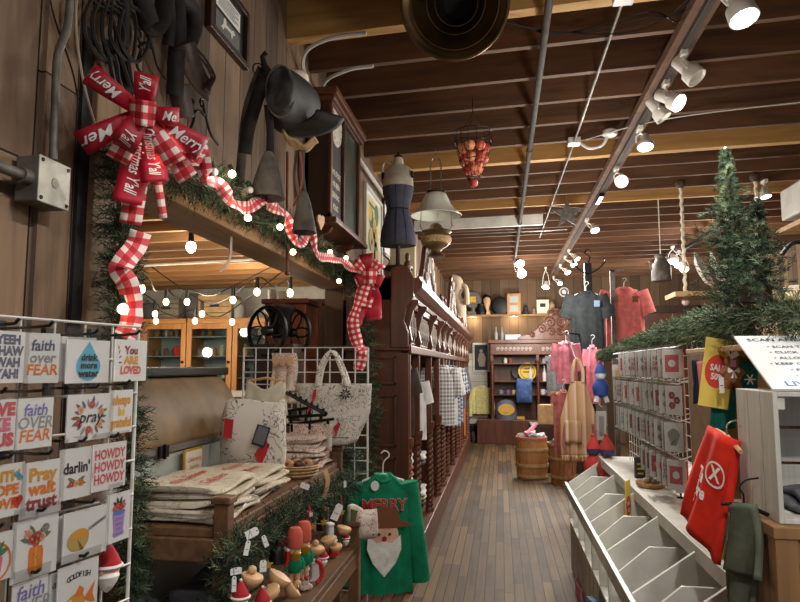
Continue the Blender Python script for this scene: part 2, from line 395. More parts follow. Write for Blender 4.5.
# ---------------------------------------------------------------- pipes, boxes and track on the ceiling
m = MB(mat('pipe_grey', (66, 60, 55), .8, 0, .15, 12, 0, .2)); m.cyl((.265, -2.4, 3.41), (.265, 11.6, 3.41), .021); 
for y in (1.4, 3.05, 5.4, 8.2): m.cyl((.265, y-.02, 3.41), (.265, y+.02, 3.41), .027)
m.one('ceiling_pipe', 'long grey steel pipe running down the aisle under the joists', 'pipe', smooth=True)
ja = aZ(574, 143, 3.44); jb = aZ(624, -2, 3.44)
m = MB('galvanized'); m.cyl((jb.x, jb.y-.3, 3.44), (ja.x, ja.y, 3.44), .009); m.cyl((ja.x, ja.y, 3.44), (ja.x-.05, ja.y+4, 3.44), .008)
t = thing('electrical_conduit', 'thin grey conduit beside the steel pipe with two square junction boxes', 'conduit', (ja.x, ja.y, 3.4))
m.o = t.location.copy(); m.v = [p-m.o for p in m.v]; m.build('conduit_tube', t, smooth=True)
for p in (ja, jb):
    m = MB('white_metal', t.location); m.box((p.x, p.y, 3.45), (.1, .1, .05)); m.build('junction_box', t, bevel=.004)
m = MB('white_metal', t.location); c0 = aY(610, 136, ja.y-.1)
m.tube(spline([(ja.x+.05, ja.y, 3.44), (ja.x+.12, ja.y, 3.39), (ja.x+.22, ja.y-.03, 3.40), (c0.x-.01, ja.y-.1, 3.47)], 6), .012)
m.build('flexible_hose', t, smooth=True)
m = MB('white_metal', t.location); m.lathe([(.02, .05), (.055, .03), (.06, 0), (.05, -.01)], (c0.x, ja.y-.1, 3.46)); m.build('smoke_sensor', t, smooth=True)
m = MB('steel'); m.cyl((-1.1, 8.9, 3.42), (.9, 8.75, 3.42), .01); m.one('ceiling_rod', 'thin metal rod crossing under the joists beyond the white beam', 'rod')
# conduit along the left wall top
for k, (off, px0) in enumerate(((0, 0), (.05, 1))):
    m = MB('white_metal'); z = 3.38-.05*k
    m.tube(spline([(-.72-.04*k, 3.42+.40*k, 3.47), (-.95+.02*k, 3.45+.4*k, 3.47), (-1.12, 3.55+.42*k, 3.44), (XW+.03+off*.4, 3.8+.42*k, 3.38-off), (XW+.03+off*.4, 4.6, 3.38-off), (XW+.03+off*.4, 7.5, 3.38-off)], 6), .012)
    m.one('wall_conduit', ('upper' if k == 0 else 'lower')+' of the two white conduits bending from the joists onto the left wall', 'conduit', smooth=True)
ZT = 3.42; XT = 1.065
m = MB(mat('track_dark', (52, 42, 36), .75, 0, .1)); m.bx(XT-.02, XT+.02, -2.3, 13.6, ZT-.012, ZT+.022); m.use('pipe_grey').bx(XT-.006, XT+.006, -2.3, 13.6, ZT-.015, ZT-.012)
m.one('lighting_track', 'long dark lamp track screwed to a plank under the joists, right of the aisle', 'lamp track')
def spot_light(p, d, power, size=1.6, col=(1, .97, .91), rad=.05, blend=.6):
    l = bpy.data.lights.new('lamp_or_fill', 'SPOT'); l.energy = power; l.spot_size = size; l.spot_blend = blend; l.color = col; l.shadow_soft_size = rad
    o = bpy.data.objects.new('lamp_or_fill', l); C.objects.link(o); o.location = p; o.rotation_euler = V(d).to_track_quat('-Z', 'Y').to_euler(); return o
def point_light(p, power, col=(1, .86, .66), rad=.06):
    l = bpy.data.lights.new('bulb_or_fill', 'POINT'); l.energy = power; l.color = col; l.shadow_soft_size = rad
    o = bpy.data.objects.new('bulb_or_fill', l); C.objects.link(o); o.location = p; return o
def head(p, d, style, label, group, power=40, lit=True, size=1.0, mount=None):
    """spot head at p pointing along d, hung from the track at mount"""
    d = V(d).normalized(); p = V(p); q = V(mount) if mount else V((XT, p.y, ZT-.015))
    t = thing('track_spotlight', label, 'spotlight', q, 0, group); o = q
    mt = 'white_plastic'
    m = MB(mt, o); m.box(q+V((0, 0, -.012)), (.035, .1, .03)); m.cyl(q+V((0, 0, -.02)), q+V((0, 0, -.05)), .012); m.build('adapter', t)
    side = d.cross(V((0, 0, 1)))
    if side.length < .05: side = V((1, 0, 0))
    side.normalize(); a = q+V((0, 0, -.045)); m = MB(mt, o); k = .058*size
    m.tube([a, a.lerp(p, .35)+side*k*.6, p+side*k, p+side*k*.98-d*.005], .007); m.tube([a, a.lerp(p, .35)-side*k*.6, p-side*k], .007); m.build('yoke', t, smooth=True)
    m = MB(mt, o); m.M = frame(p, side, d.cross(side) if False else d.cross(side), d) if False else frame(p, side, d.cross(side)*1.0)
    # frame's z = side x (d x side) = d
    if style == 'can': pr = [(.028, -.11), (.034, -.105), (.034, -.03), (.036, -.02), (.052, .0), (.055, .055), (.05, .056), (.046, .03), (.03, .0)]
    elif style == 'ring': pr = [(.02, -.06), (.026, -.055), (.03, -.02), (.05, .01), (.056, .03), (.056, .045), (.049, .046), (.045, .03)]
    else: pr = [(.02, -.07), (.03, -.06), (.045, -.01), (.05, .03), (.046, .03)]
    m.lathe([(r*size, z*size) for r, z in pr], n=22, cap=True); m.build('lamp_housing', t, smooth=True, ang=50)
    m = MB('lamp_white' if lit else 'white_plastic', o); m.M = frame(p, side, d.cross(side)); m.lathe([(.001, .036*size), (.047*size, .034*size), (.047*size, .03*size)], n=22, cap=True); m.build('lens', t, smooth=True)
    if lit and power: spot_light(p+d*.07*size, d, power)
    return t
HG = 'lamps on the long track'
hs = [  # pixel, height below the track, direction, style, label
 ((740, 8), (.15, -.3, -1), 'can', 'glowing spotlight at the near end of the track, largest in view', 40, 1.25),
 ((690, 72), (.5, -.3, -.75), 'can', 'unlit-looking white can spotlight turned away, second along the track', 0, 1.1),
 ((672, 100), (.55, -.55, -.6), 'can', 'glowing spotlight between the two white cans near the tree', 40, 1.1),
 ((659, 112), (.5, -.1, -.8), 'can', 'white can spotlight just behind the third lamp on the track', 0, 1.0),
 ((645, 142), (-.05, -.35, -1), 'ring', 'bell-headed spotlight aimed straight down above the small tree tip', 40, 1.1),
 ((622, 180), (-.25, -.8, -.5), 'ring', 'round gimbal spotlight facing the viewer beside the blue strip light', 40, 1.1),
 ((594, 228), (.25, -.5, -.9), 'ring', 'spotlight right after the blue strip light on the track', 35, 1.0),
 ((576, 257), (.3, -.4, -.9), 'ring', 'spotlight above the hanging grey tee, nearer of the close pair', 30, 1.0),
 ((573, 263), (.3, -.4, -.9), 'ring', 'spotlight above the hanging grey tee, farther of the close pair', 20, 1.0),
 ((567, 271), (.3, -.5, -.8), 'ring', 'small far spotlight left of the hanging grey tee', 20, 1.0),
 ((560, 282), (-.1, -.6, -.9), 'ring', 'last small spotlight at the far end of the track', 25, 1.0)]
for (px, py), d, st, lb, pw, sz in hs:
    p = aX(px, py, XT+.0) if True else None
    p.z = min(p.z, ZT-.1); 
    # slide along the sight line until the head hangs 13 cm under the track
    r = ray(px, py); k = (ZT-.13-EYE)/r.z; p = CAM+r*k
    head(p, d, st, lb, HG, pw, pw > 0, sz, mount=(XT, p.y, ZT-.015))
spot_light((XT, .9, ZT-.15), (-1.85, .25, -1.75), 34, .75)  # added unseen spot that brightens the left sticker cards
spot_light((XT, 1.9, ZT-.15), (-.16, 2.4, -1.85), 46, .8)  # added spot without a head, brightens the right card rack
spot_light((.27, -.4, 3.25), (.55, 2.7, -1.9), 50, .62)  # added unseen spot for the crate, red shirt and sign
for y, pw in ((-1.6, 26), (.2, 16), (1.3, 14)): spot_light((XT, y, ZT-.15), (-.45, .25, -.8), pw, 2.0)  # added fill spots without heads, along the unseen near end of the track
for y, pw in ((2.4, 8), (4.2, 14), (6.0, 18), (7.8, 22), (9.6, 26), (11.4, 30), (13.0, 26)): point_light((XT-.45, y, ZT-.95), pw, (1, .95, .87), .12)      # added points without fixtures, mimicking spill of the track heads
for x, y, pw in ((.265, 11.2, 22), (2.9, 9.0, 26), (2.9, 12.0, 26), (3.2, 5.0, 16)): point_light((x, y, 3.0), pw, (1, .95, .87), .12)  # added fill points for the middle and back, no fixtures of their own
p = aZ(604, 201, ZT-.06); m = MB('black_iron'); m.box((XT, p.y, ZT-.034), (.05, .34, .04)); m.use('blue_led'); m.box((XT, p.y, ZT-.056), (.03, .3, .006)); m.one('strip_light', 'small bluish strip light fixed along the track', 'strip light')
# two heads at the end of the steel pipe
for (px, py), lb, pw in (((519, 262), 'upper white spotlight at the far end of the steel pipe', 30), ((521, 272), 'lower white spotlight at the far end of the steel pipe', 30)):
    p = aY(px, py, 11.0); head(p, (.2, -.7, -.6), 'ring', lb, 'lamps at the end of the steel pipe', pw, True, 1.5, mount=(.265, 11.0, 3.36))
p = aY(546, 285, 12.6); head(p, (-.2, -.4, -1), 'ring', 'single small spotlight hanging over the carved hutch crest', 'far lamps', 30, True, 1.3, mount=(p.x, 12.6, 3.497))
# second track on the right
m = MB('black_iron'); m.bx(2.78, 2.82, 8.5, 12.5, 3.38, 3.42); m.one('lighting_track', 'short dark lamp track far off to the right above the milk can', 'lamp track')
for (px, py), lb in (((673, 259), 'left lamp of the far right trio by the milk can'), ((679, 263), 'middle lamp of the far right trio by the milk can'), ((684, 267), 'right lamp of the far right trio by the milk can')):
    r = ray(px, py); p = CAM+r*((3.2-EYE)/r.z); p.z = 3.2; head(p, (-.1, -.6, -.8), 'ring', lb, 'lamps on the far right track', 14, True, 1.3, mount=(p.x, p.y, 3.39))
r = ray(765, 193); p = CAM+r*((3.36-EYE)/r.z); head(p, (.1, -.2, -1), 'ring', 'single spotlight under a joist in front of the white duct', 'far lamps', 25, True, 1.0, mount=(p.x, p.y, 3.49))
# wiring looped below the joists
m = MB('black_iron')
for k in range(4):
    m.tube(spline([(-.2+.1*k, 3.3+.05*k, 3.49), (.35, 3.5+.03*k, 3.43+.012*k), (.8, 3.55-.04*k, 3.44+.01*k), (1.0, 3.2+.1*k, 3.46), (1.04, 2.6, 3.45)], 6), .004, 4)
m.one('loose_cable', 'tangle of thin black cables slung under the joists between pipe and track', 'cable')
m = MB('white_metal'); m.tube(spline([(ja.x+.1, ja.y+.02, 3.47), (1.2, 4.95, 3.44), (2.0, 4.85, 3.47), (2.6, 4.7, 3.44), (3.6, 4.6, 3.47)], 6), .005, 4); m.one('loose_cable', 'thin pale cable crossing the lit joist to the right', 'cable')

for k, (a, b) in enumerate((((-5.5, 4.3, 2.6), (XW-.2, 3.4, 2.6)), ((-5.5, 6.2, 2.6), (XW-.2, 5.6, 2.6)))):
    m = MB('white_metal'); m.cyl(a, b, .013); m.one('ceiling_conduit', ('nearer' if k == 0 else 'farther')+' pale pipe under the joists of the far room', 'conduit', smooth=True)
# world: dim soft fill added through the open side behind the camera
w = bpy.data.worlds.new('world'); bpy.context.scene.world = w; w.use_nodes = True
w.node_tree.nodes['Background'].inputs[0].default_value = (.95, .93, 1, 1); w.node_tree.nodes['Background'].inputs[1].default_value = .12
# ---------------------------------------------------------------- evergreen helper
def needles(m, path, rad, dens, seed, nl=.03, per=16, pale=0.0, up=0.0):
    """twigs with needles along a path; three greens"""
    rr = random.Random(seed); P = [V(p) for p in path]; L = [0]
    for i in range(1, len(P)): L.append(L[-1]+(P[i]-P[i-1]).length)
    N = int(L[-1]*dens)
    for _ in range(N):
        s = rr.random()*L[-1]; i = max(k for k in range(len(P)-1) if L[k] <= s); t = (s-L[i])/max(1e-6, L[i+1]-L[i])
        p = P[i].lerp(P[i+1], t); tan = (P[i+1]-P[i]).normalized()
        r_ = rad(s/L[-1]) if callable(rad) else rad
        d = V((rr.gauss(0, 1), rr.gauss(0, 1), rr.gauss(0, 1)+up)); d -= tan*d.dot(tan)*.6
        if d.length < .1: continue
        d.normalize(); ln = r_*rr.uniform(.5, 1.1)
        twig(m, p+d*r_*.1, d, ln, nl, per, rr, pale)
def twig(m, p, d, ln, nl, per, rr, pale=0):
    q = rr.random()+pale; m.use('pine_dark' if q < .5 else 'pine_mid' if q < .85 else 'pine_pale')
    u = d.cross(V((rr.gauss(0, 1), rr.gauss(0, 1), rr.gauss(0, 1))))
    if u.length < .01: return
    u.normalize(); w = d.cross(u); vs_ = []; fs = []
    for k in range(per):
        a = p+d*ln*(.15+.85*k/per); ph = k*2.4; x = u*math.cos(ph)+w*math.sin(ph)
        tip = a+(x*.75+d*.65)*nl*rr.uniform(.8, 1.15); s = d.cross(x)*.0016
        b = len(vs_); vs_ += [a-s, a+s, tip+s*.4, tip-s*.4]; fs.append((b, b+1, b+2, b+3))
    m.raw(vs_, fs)
# ---------------------------------------------------------------- the room behind the opening
# oak display cabinets with glass doors
def glass_cabinet(x0, x1, label, items):
    Y = 7.6; H = 2.14; t = thing('display_cabinet', label, 'cabinet', ((x0+x1)/2, Y+.2, 0), 0, 'oak glass-door cabinets'); o = t.location
    m = MB('oak', o); m.bx(x0, x1, Y+.42, Y+.45, 0, H); m.bx(x0, x0+.03, Y, Y+.42, 0, H); m.bx(x1-.03, x1, Y, Y+.42, 0, H); m.bx(x0, x1, Y, Y+.45, 0, .9); m.build('carcass', t)
    m = MB('oak_long', o); m.bx(x0-.02, x1+.02, Y-.04, Y+.46, H, H+.06); m.build('top', t, bevel=.006)
    m = MB('shiplap', o)
    m.use(flat((150, 164, 170)))
    for z in (1.2, 1.47, 1.74, 1.98): m = MB(flat((150, 164, 170)), o); m.bx(x0+.03, x1-.03, Y+.06, Y+.42, z-.012, z); m.build('shelf', t)

    m = MB(flat((150, 164, 170)), o); m.bx(x0+.03, x1-.03, Y+.405, Y+.42, .9, H-.02); m.build('back_board', t)
    m = MB('oak', o); dw = .065
    m.bx(x0, x0+dw, Y-.03, Y, .9, H); m.bx(x1-dw, x1, Y-.03, Y, .9, H); m.bx(x0+dw, x1-dw, Y-.03, Y, H-.07, H); m.bx(x0+dw, x1-dw, Y-.03, Y, .9, .97)
    dr = m.build('door', t, bevel=.004)
    m = MB('glass', o); m.bx(x0+dw, x1-dw, Y-.015, Y-.011, .97, H-.07); m.build('pane', dr)
    m = MB('black_iron', o); m.ball((x1-dw*.5, Y-.04, 1.66), .018, 6); m.build('handle', dr, smooth=True)
    return t
rr = random.Random(3)
CABS = [(-5.05, -4.46, 'far-left oak cabinet with glass door, partly behind the card rack'), (-4.45, -3.86, 'oak glass-door cabinet holding jars and a red round tin'), (-3.85, -3.26, 'oak glass-door cabinet with white crockery, in the middle'), (-3.25, -2.66, 'oak glass-door cabinet half hidden by the grinder wheel')]
jn = 0
for x0, x1, lb in CABS:
    glass_cabinet(x0, x1, lb, None)
    for z in (1.2, 1.47, 1.74, 1.98):
        for k in range(5):
            if rr.random() < .12: continue
            x = x0+.1+k*.097; h = rr.uniform(.08, .15) if z < 1.9 else .1
            c = rr.choice([(150, 104, 70), (206, 196, 176), (120, 96, 80), (90, 110, 116), (196, 150, 96), (64, 54, 50)]); m = MB(flat(c))
            r_ = rr.uniform(.028, .04); red = (x0 < -4.3 and x0 > -4.6 and z == 1.74 and k == 3)
            if red: m = MB(flat((230, 60, 50))); m.lathe([(.06, 0), (.066, .05), (.06, .12), (.03, .13)], (x, 7.78, z), 14)
            else:
                m.lathe([(r_, 0), (r_*1.05, h*.5), (r_, h*.8), (r_*.6, h*.86), (r_*.65, h)], (x, 7.76+rr.uniform(-.05, .1), z), 10)
            if red: m.one('tin', 'red round tin on the third shelf of the glass cabinet', 'tin', smooth=True)
            else: m.one('storage_jar', 'jar or crock standing behind the glass of the oak cabinets', 'jar', 'jars in the oak cabinets', smooth=True)
# things on top of the cabinets
def slat_crate(px, py, w, h, d, label, c):
    p = aY(px, py, 7.8); m = MB(mat('crate_%d' % c[0], c, .8, 0, .12, 6)); 
    for k in range(4): m.bx(p.x-w/2, p.x+w/2, 7.64, 7.655, 2.2+h*k/4+.004, 2.2+h*(k+1)/4-.004); m.bx(p.x-w/2, p.x+w/2, 7.64+d, 7.655+d, 2.2+h*k/4+.004, 2.2+h*(k+1)/4-.004)
    m.bx(p.x-w/2, p.x-w/2+.02, 7.655, 7.64+d, 2.2, 2.2+h); m.bx(p.x+w/2-.02, p.x+w/2, 7.655, 7.64+d, 2.2, 2.2+h); m.bx(p.x-w/2, p.x+w/2, 7.655, 7.64+d, 2.2, 2.215)
    m.use('black_ink'); m.M = frame((p.x, 7.636, 2.2+h*.55), (1, 0, 0), (0, 0, 1)); m.bx(-.06, .06, -.018, .018, 0, .003); m.M = Matrix()
    m.one('wooden_crate', label, 'crate', 'crates on the oak cabinets')
slat_crate(172, 312, .34, .26, .3, 'grey slatted wooden crate on top of the oak cabinets', (120, 112, 100))
slat_crate(220, 310, .44, .3, .3, 'tan slatted crate with dark stencil on top of the oak cabinets', (178, 146, 104))
p = aY(193, 312, 7.75); m = MB(flat((84, 82, 82))); m.lathe([(.11, 0), (.125, .05), (.125, .3), (.11, .32), (.1, .33)], (p.x, 7.82, 2.2), 16); m.one('metal_pail', 'dark grey pail between the two crates on the cabinets', 'pail', smooth=True)
p = aY(236, 318, 7.75); m = MB(flat((176, 176, 172))); m.lathe([(.08, 0), (.09, .1), (.085, .16), (.05, .2), (.055, .24)], (p.x, 7.8, 2.2), 16); m.one('milk_can', 'small pale milk can on the cabinets right of the tan crate', 'can', smooth=True)
p = aY(150, 314, 7.75); m = MB(flat((70, 66, 62))); m.lathe([(.15, 0), (.16, .1), (.15, .2), (.13, .22)], (p.x, 7.82, 2.2), 16); m.one('metal_pail', 'squat dark tub left of the grey crate on the cabinets', 'tub', smooth=True)
# hanging strings of bulbs
BW = [(191, 247, 4.6), (166, 302, 6.0), (187, 302, 6.0), (155, 314, 6.4), (156, 321, 6.6), (202, 314, 6.3), (195, 321, 6.5), (233, 300, 5.6), (232, 322, 6.4), (257, 292, 5.4), (290, 293, 5.2), (142, 289, 5.0)]
def bulb_string(pts, label, seed):
    P = [aY(*q) for q in pts]; t = thing('string_lights', label, 'string lights', (P[0].x, P[0].y, 2.6), 0, 'bulb strings in the far room'); o = t.location.copy()
    m = MB('black_iron', o); top = [V((p.x, p.y, p.z+.13)) for p in P]
    path = [V((top[0].x-.5, top[0].y-.2, 2.64))]
    for i, p in enumerate(top):
        path.append(p)
        if i < len(top)-1: q = p.lerp(top[i+1], .5); q.z -= .08; path.append(q)
    path.append(V((top[-1].x+.5, top[-1].y+.2, 2.64))); m.tube(spline(path, 5), .006, 4); m.build('cord', t)
    for i, p in enumerate(P):
        m = MB('black_iron', o); m.cyl(p+V((0, 0, .13)), p+V((0, 0, .035)), .018, .02, 8); s = m.build('socket', t)
        m = MB('bulb_warm', o); m.ball(p, .027, 8, (1, 1, 1.25)); b = m.build('bulb', t, smooth=True); b.parent = s
        if i % 2 == 0: point_light(p+V((0, -.08, -.06)), 3.2)
bulb_string([BW[11], BW[1], BW[2], BW[7]], 'string of lit bulbs sagging past the fronts of the crates, left run', 1)
bulb_string([BW[3], BW[4], BW[6], BW[8]], 'string of lit bulbs hanging lowest, over the oak cabinet doors', 2)
bulb_string([BW[5], BW[9], BW[10]], 'string of lit bulbs rising right towards the rusty chest', 3)
p = aY(*BW[0]); t = thing('pendant_bulb', 'single bright bare bulb hanging alone high in the opening', 'bulb', (p.x, p.y, 2.64)); o = t.location.copy()
m = MB('black_iron', o); m.cyl((p.x, p.y, 2.64), (p.x, p.y, p.z+.13), .005, n=5); m.cyl(p+V((0, 0, .14)), p+V((0, 0, .03)), .02, .022, 8); m.build('cord', t)
m = MB('lamp_white', o); m.ball(p, .036, 8, (1, 1, 1.25)); m.build('bulb', t, smooth=True); point_light(p+V((0, 0, -.09)), 9)
point_light((-4.0, 6.7, 1.8), 5)  # added fill in front of the oak cabinets, no lamp hangs here
for x, y in ((-3.2, 3.0), (-2.6, 6.3), (-4.2, 5.2)): point_light((x, y, 2.45), 6)  # fill points under the low joists, without modelled bulbs
# extra hanging bits in the opening: curved metal strap and cords
p0 = aX(231, 218, XW-.02); p1 = aX(229, 275, XW-.02); m = MB('steel'); m.use(flat((150, 140, 126)))
m.ribbon(spline([p0, p0.lerp(p1, .4)+V((0, .01, 0)), p0.lerp(p1, .75)+V((0, -.005, 0)), p1+V((0, -.1, 0))], 6), .022, lambda i: (0, 1, 0)); m.one('metal_strap', 'pale curved metal strap hanging below the header beam', 'strap', solid=.003)
p0 = aX(287.5, 152, XW+.05); p1 = aX(287, 273, XW+.05); m = MB('copper_rust'); m.cyl(p0, p1, .008); m.ball(p1, .014, 6); m.one('iron_rod', 'thin rusty rod hanging in front of the garland by the saddle', 'rod', smooth=True)
# old display counter with a tan rounded cover standing in the opening
y0, y1 = 1.90, 3.17
t = thing('display_case', 'pale old counter case with curved tan cover, standing in the wall opening', 'display case', (-1.75, 2.5, 0)); o = t.location.copy()
cw = mat('case_white', (168, 172, 164), .45, 0, .08, 3); m = MB(cw, o); m.bx(-2.3, -1.30, y0, y1, 0, 1.27)
m.build('case_body', t, bevel=.01)
m = MB('steel', o); m.bx(-1.32, -1.285, y0, y1+.01, 1.268, 1.292); m.bx(-1.298, -1.288, y0, y1, .70, .715); m.build('rim', t)
m = MB(mat('tan_cover', (112, 86, 56), .6, 0, .2, 5), o)
m.grid(12, 14, lambda u, v: (-1.31-.14*v**2.2, y0+u*(y1-y0-.02)+.03*v*u, 1.285+.285*v-.012*v**6))
m.build('curved_cover', t, smooth=True, solid=.012)
m = MB('black_iron', o); m.bx(-2.3, -1.41, y0, y1+.08, 1.56, 1.60); m.bx(-2.3, -1.46, y1-.02, y1+.06, 1.27, 1.56); m.build('lid', t, bevel=.006)
m = MB('black_iron', o); hy = aX(161, 450, -1.29).y; m.bx(-1.285, -1.275, hy-.035, hy-.004, 1.255, 1.30); m.bx(-1.285, -1.275, hy+.004, hy+.035, 1.255, 1.30); m.bx(-1.28, -1.268, hy-.004, hy+.004, 1.25, 1.305); m.build('hinge', t)
# little framed sign on the counter front
p = aX(193, 470, -1.27); t = thing('small_sign', 'small framed cream sign with red script behind the folded towels', 'sign', p); m = MB('gold', p)
u = V((0, 1, 0)); m.M = frame(p+V((.0, 0, 0)), u, (0, 0, 1)); m.bx(-.08, .08, -.09, .09, -.006, 0); m.build('sign_frame', t)
m = MB('paper_cream', p); m.M = frame(p, u, (0, 0, 1)); m.bx(-.07, .07, -.08, .08, 0, .003); m.use('red_ink'); m.text('Celebrating', .026, (0, .045), .0036, .2); m.text('Seasons', .026, (0, .015), .0036, .2); m.disc((-.02, -.035), .018, .0036); m.disc((.025, -.03), .014, .0036); m.build('sign_face', t)
# counter with the two-wheel mill and the rusty chest
m = MB('frame_dark'); m.bx(-2.2, -1.36, 3.78, 4.8, 0, 1.42); m.one('wooden_counter', 'dark counter behind the wire panel carrying the coffee mill', 'counter', bevel=.01)
c = aY(267, 331, 3.9); t = thing('coffee_mill', 'antique coffee mill with two spoked flower-pattern iron wheels', 'coffee mill', (c.x+.1, c.y+.05, 1.42)); o = t.location.copy()
ax = V((.37, .93, 0)).normalized()   # wheel axle
def wheel(c, r, label):
    a1 = ax.cross(V((0, 0, 1))).normalized(); m = MB('black_iron', o); m.M = frame(c, a1, (0, 0, 1))
    m.rings([[V(((r+q*math.cos(b))*math.cos(2*PI*k/36), (r+q*math.cos(b))*math.sin(2*PI*k/36), q*1.3*math.sin(b))) for b in [2*PI*j/8 for j in range(8)]] for k in range(36) for q in (.012,)], closed=True)
    for k in range(6):
        a = 2*PI*k/6; pts = []
        for j in range(25):
            tt = 2*PI*j/24; x = r*.53+r*.42*math.cos(tt); y = r*.2*math.sin(tt); pts.append((x*math.cos(a)-y*math.sin(a), x*math.sin(a)+y*math.cos(a), 0))
        m.tube(pts[:-1], .006, 5, True)
    m.lathe([(.03, -.025), (.034, 0), (.03, .025)], n=12); return m.build('wheel', t, smooth=True)
RWH = .152
wheel(c, RWH, ''); c2 = c+ax*.24; wheel(c2, RWH*.98, '')
m = MB('black_iron', o); m.cyl(c, c2, .016); m.build('axle', t, smooth=True)
mid = c.lerp(c2, .5); m = MB('black_iron', o); m.lathe([(.05, -.08), (.07, -.02), (.075, .06), (.1, .1), (.1, .12), (.04, .14)], mid+V((0, 0, .04)), 18); m.build('hopper', t, smooth=True)
m = MB('frame_dark', o); m.bx(mid.x-.13, mid.x+.13, mid.y-.11, mid.y+.11, 1.42, mid.z-.08); m.build('mill_box', t, bevel=.006)
q0 = aY(266, 346, 4.55); q1 = aY(322, 301, 4.55)
t = thing('metal_chest', 'large rust-brown metal chest behind the coffee mill', 'chest', ((q0.x+q1.x)/2, 4.68, 1.42)); o = t.location.copy()
m = MB('copper_rust', o); m.bx(q0.x, min(q1.x, -1.38), 4.5, 4.85, 1.42, q1.z-.02); m.build('chest_body', t, bevel=.012)
m = MB('copper_rust', o); m.bx(q0.x-.02, min(q1.x+.02, -1.36), 4.48, 4.86, q1.z-.02, q1.z+.015); m.build('lid', t, bevel=.006)
for k, (px, hh) in enumerate(((272, .075), (283, .06))):
    p = aY(px, 296, 4.62); m = MB(flat((190, 188, 180))); z = q1.z+.018; m.lathe([(.028, 0), (.033, hh*.5), (.03, hh), (.034, hh+.005)], (p.x, 4.62, z), 14)
    m.tube([(p.x+.03, 4.62, z+hh*.8), (p.x+.055, 4.62, z+hh*.6), (p.x+.03, 4.62, z+hh*.25)], .005, 5); m.one('enamel_mug', ('taller' if k == 0 else 'shorter')+' of two pale enamel mugs on the rusty chest', 'mug', smooth=True)
# tall dark cupboard right of the chest, seen between mill and garland
m = MB('frame_dark'); m.bx(-1.62, -1.37, 5.0, 5.6, 0, 2.1); m.bx(-1.65, -1.36, 4.98, 5.62, 2.1, 2.14); m.one('dark_cupboard', 'tall near-black cupboard in shadow right of the rusty chest', 'cupboard', bevel=.006)

# ---------------------------------------------------------------- left wall: electrics and horse tack
WX = XW+.014
bc = aX(44, 184, XW+.05); t = thing('junction_box', 'square grey metal junction box with screws where two wall pipes meet', 'electrical box', (XW+.014, bc.y, bc.z)); o = t.location.copy()
m = MB('galvanized', o); m.box((XW+.045, bc.y, bc.z), (.062, .115, .115)); m.build('box_body', t, bevel=.003)
m = MB('steel', o); m.use(mat('cover_plate', (158, 156, 146), .45, .4, .1, 20)); m.box((XW+.079, bc.y, bc.z), (.004, .118, .118)); pl = m.build('cover_plate', t, bevel=.002)
for a, b in ((-1, -1), (1, -1), (-1, 1), (1, 1), (0, 0)): 
    m = MB('black_iron' if a else 'steel', o); m.M = frame((XW+.081, bc.y+a*.048, bc.z+b*.048), (0, 1, 0), (0, 0, 1)); m.lathe([(.0055 if a else .014, 0), (.005 if a else .013, .0025)], n=10); s = m.build('screw' if a else 'knockout', pl)
a = aX(53, 160, XW+.05); b = aX(57, 60, XW+.05); cc = aX(68, 22, XW+.05); m = MB('galvanized', o); m.tube(spline([a, a.lerp(b, .5), b, b.lerp(cc, .5), cc, cc+V((0, .005, .2)), cc+V((0, .0, .75))], 6), .0108, 10); m.build('riser_pipe', t, smooth=True)
m = MB('galvanized', o); m.cyl((XW+.05, bc.y-.05, bc.z), (XW+.05, bc.y-.9, bc.z+.0), .0135, n=10); m.cyl((XW+.05, bc.y-.055, bc.z), (XW+.05, bc.y-.085, bc.z), .02, n=10); m.build('feed_pipe', t, smooth=True)
def wallpts(pts, off=.03): return [aX(x, y, XW+(q[2] if len(q) > 2 else off)) for q in pts for x, y in (q[:2],)]
def strap(name, pts, w, label, mt='black_leather', off=.04, n=6, cat='strap', grp=None):
    P = spline(wallpts(pts, off), n); m = MB(mt); m.ribbon(P, w, lambda i: ((P[min(i+1, len(P)-1)]-P[max(i-1, 0)]).cross(V((.6, -.8, 0))) if (P[min(i+1, len(P)-1)]-P[max(i-1, 0)]).cross(V((1, 0, 0))).length > 1e-4 else V((0, 1, 0))))
    return m.one(name, label, cat, grp, solid=.006, smooth=True)
# thin cane / whip leaning
P = wallpts([(77, -20), (76, 30), (84, 85), (98, 135)], .05); m = MB(flat((150, 134, 116))); m.tube(spline(P, 5), .004, 5); m.one('riding_whip', 'long thin pale whip hanging down beside the grey riser pipe', 'whip')
P = wallpts([(48, -10), (55, 20), (72, 70), (78, 100)], .025); m = MB('black_iron'); m.tube(spline(P, 5), .003, 4); m.one('wall_cable', 'thin dark cable running behind the riser pipe', 'cable')
# bundle of reins
rr = random.Random(11)
t = thing('horse_bridle', 'big bundle of looped black reins hanging above the red bow', 'bridle', aX(108, 40, XW+.03)); o = t.location.copy()
for k in range(5):
    x = 92+k*8; pts = [(x+rr.uniform(-4, 4), 0, .03), (x-8+rr.uniform(-5, 5), 18, .05), (x-4, 42, .06+.006*k), (x+12+rr.uniform(-4, 4), 62, .05), (x+24+rr.uniform(-5, 5), 40, .045), (x+18, 14, .04), (x+4, 4, .035)]
    m = MB('black_leather', o); P = spline(wallpts(pts), 6, True); m.tube(P, .0065, 5, True); m.build('rein', t, smooth=True)
for k in range(4):
    pts = [(104+5*k, 40, .05), (110+6*k, 62, .06), (116+6*k+rr.uniform(-3, 3), 82, .05), (120+6*k, 97, .04)]; m = MB('black_leather', o); m.tube(spline(wallpts(pts), 6), .008, 5); m.build('rein', t, smooth=True)
strap('stirrup_leather', [(124, -6), (125, 20), (124, 58), (127, 100)], .028, 'long straight black strap with punched holes right of the reins')
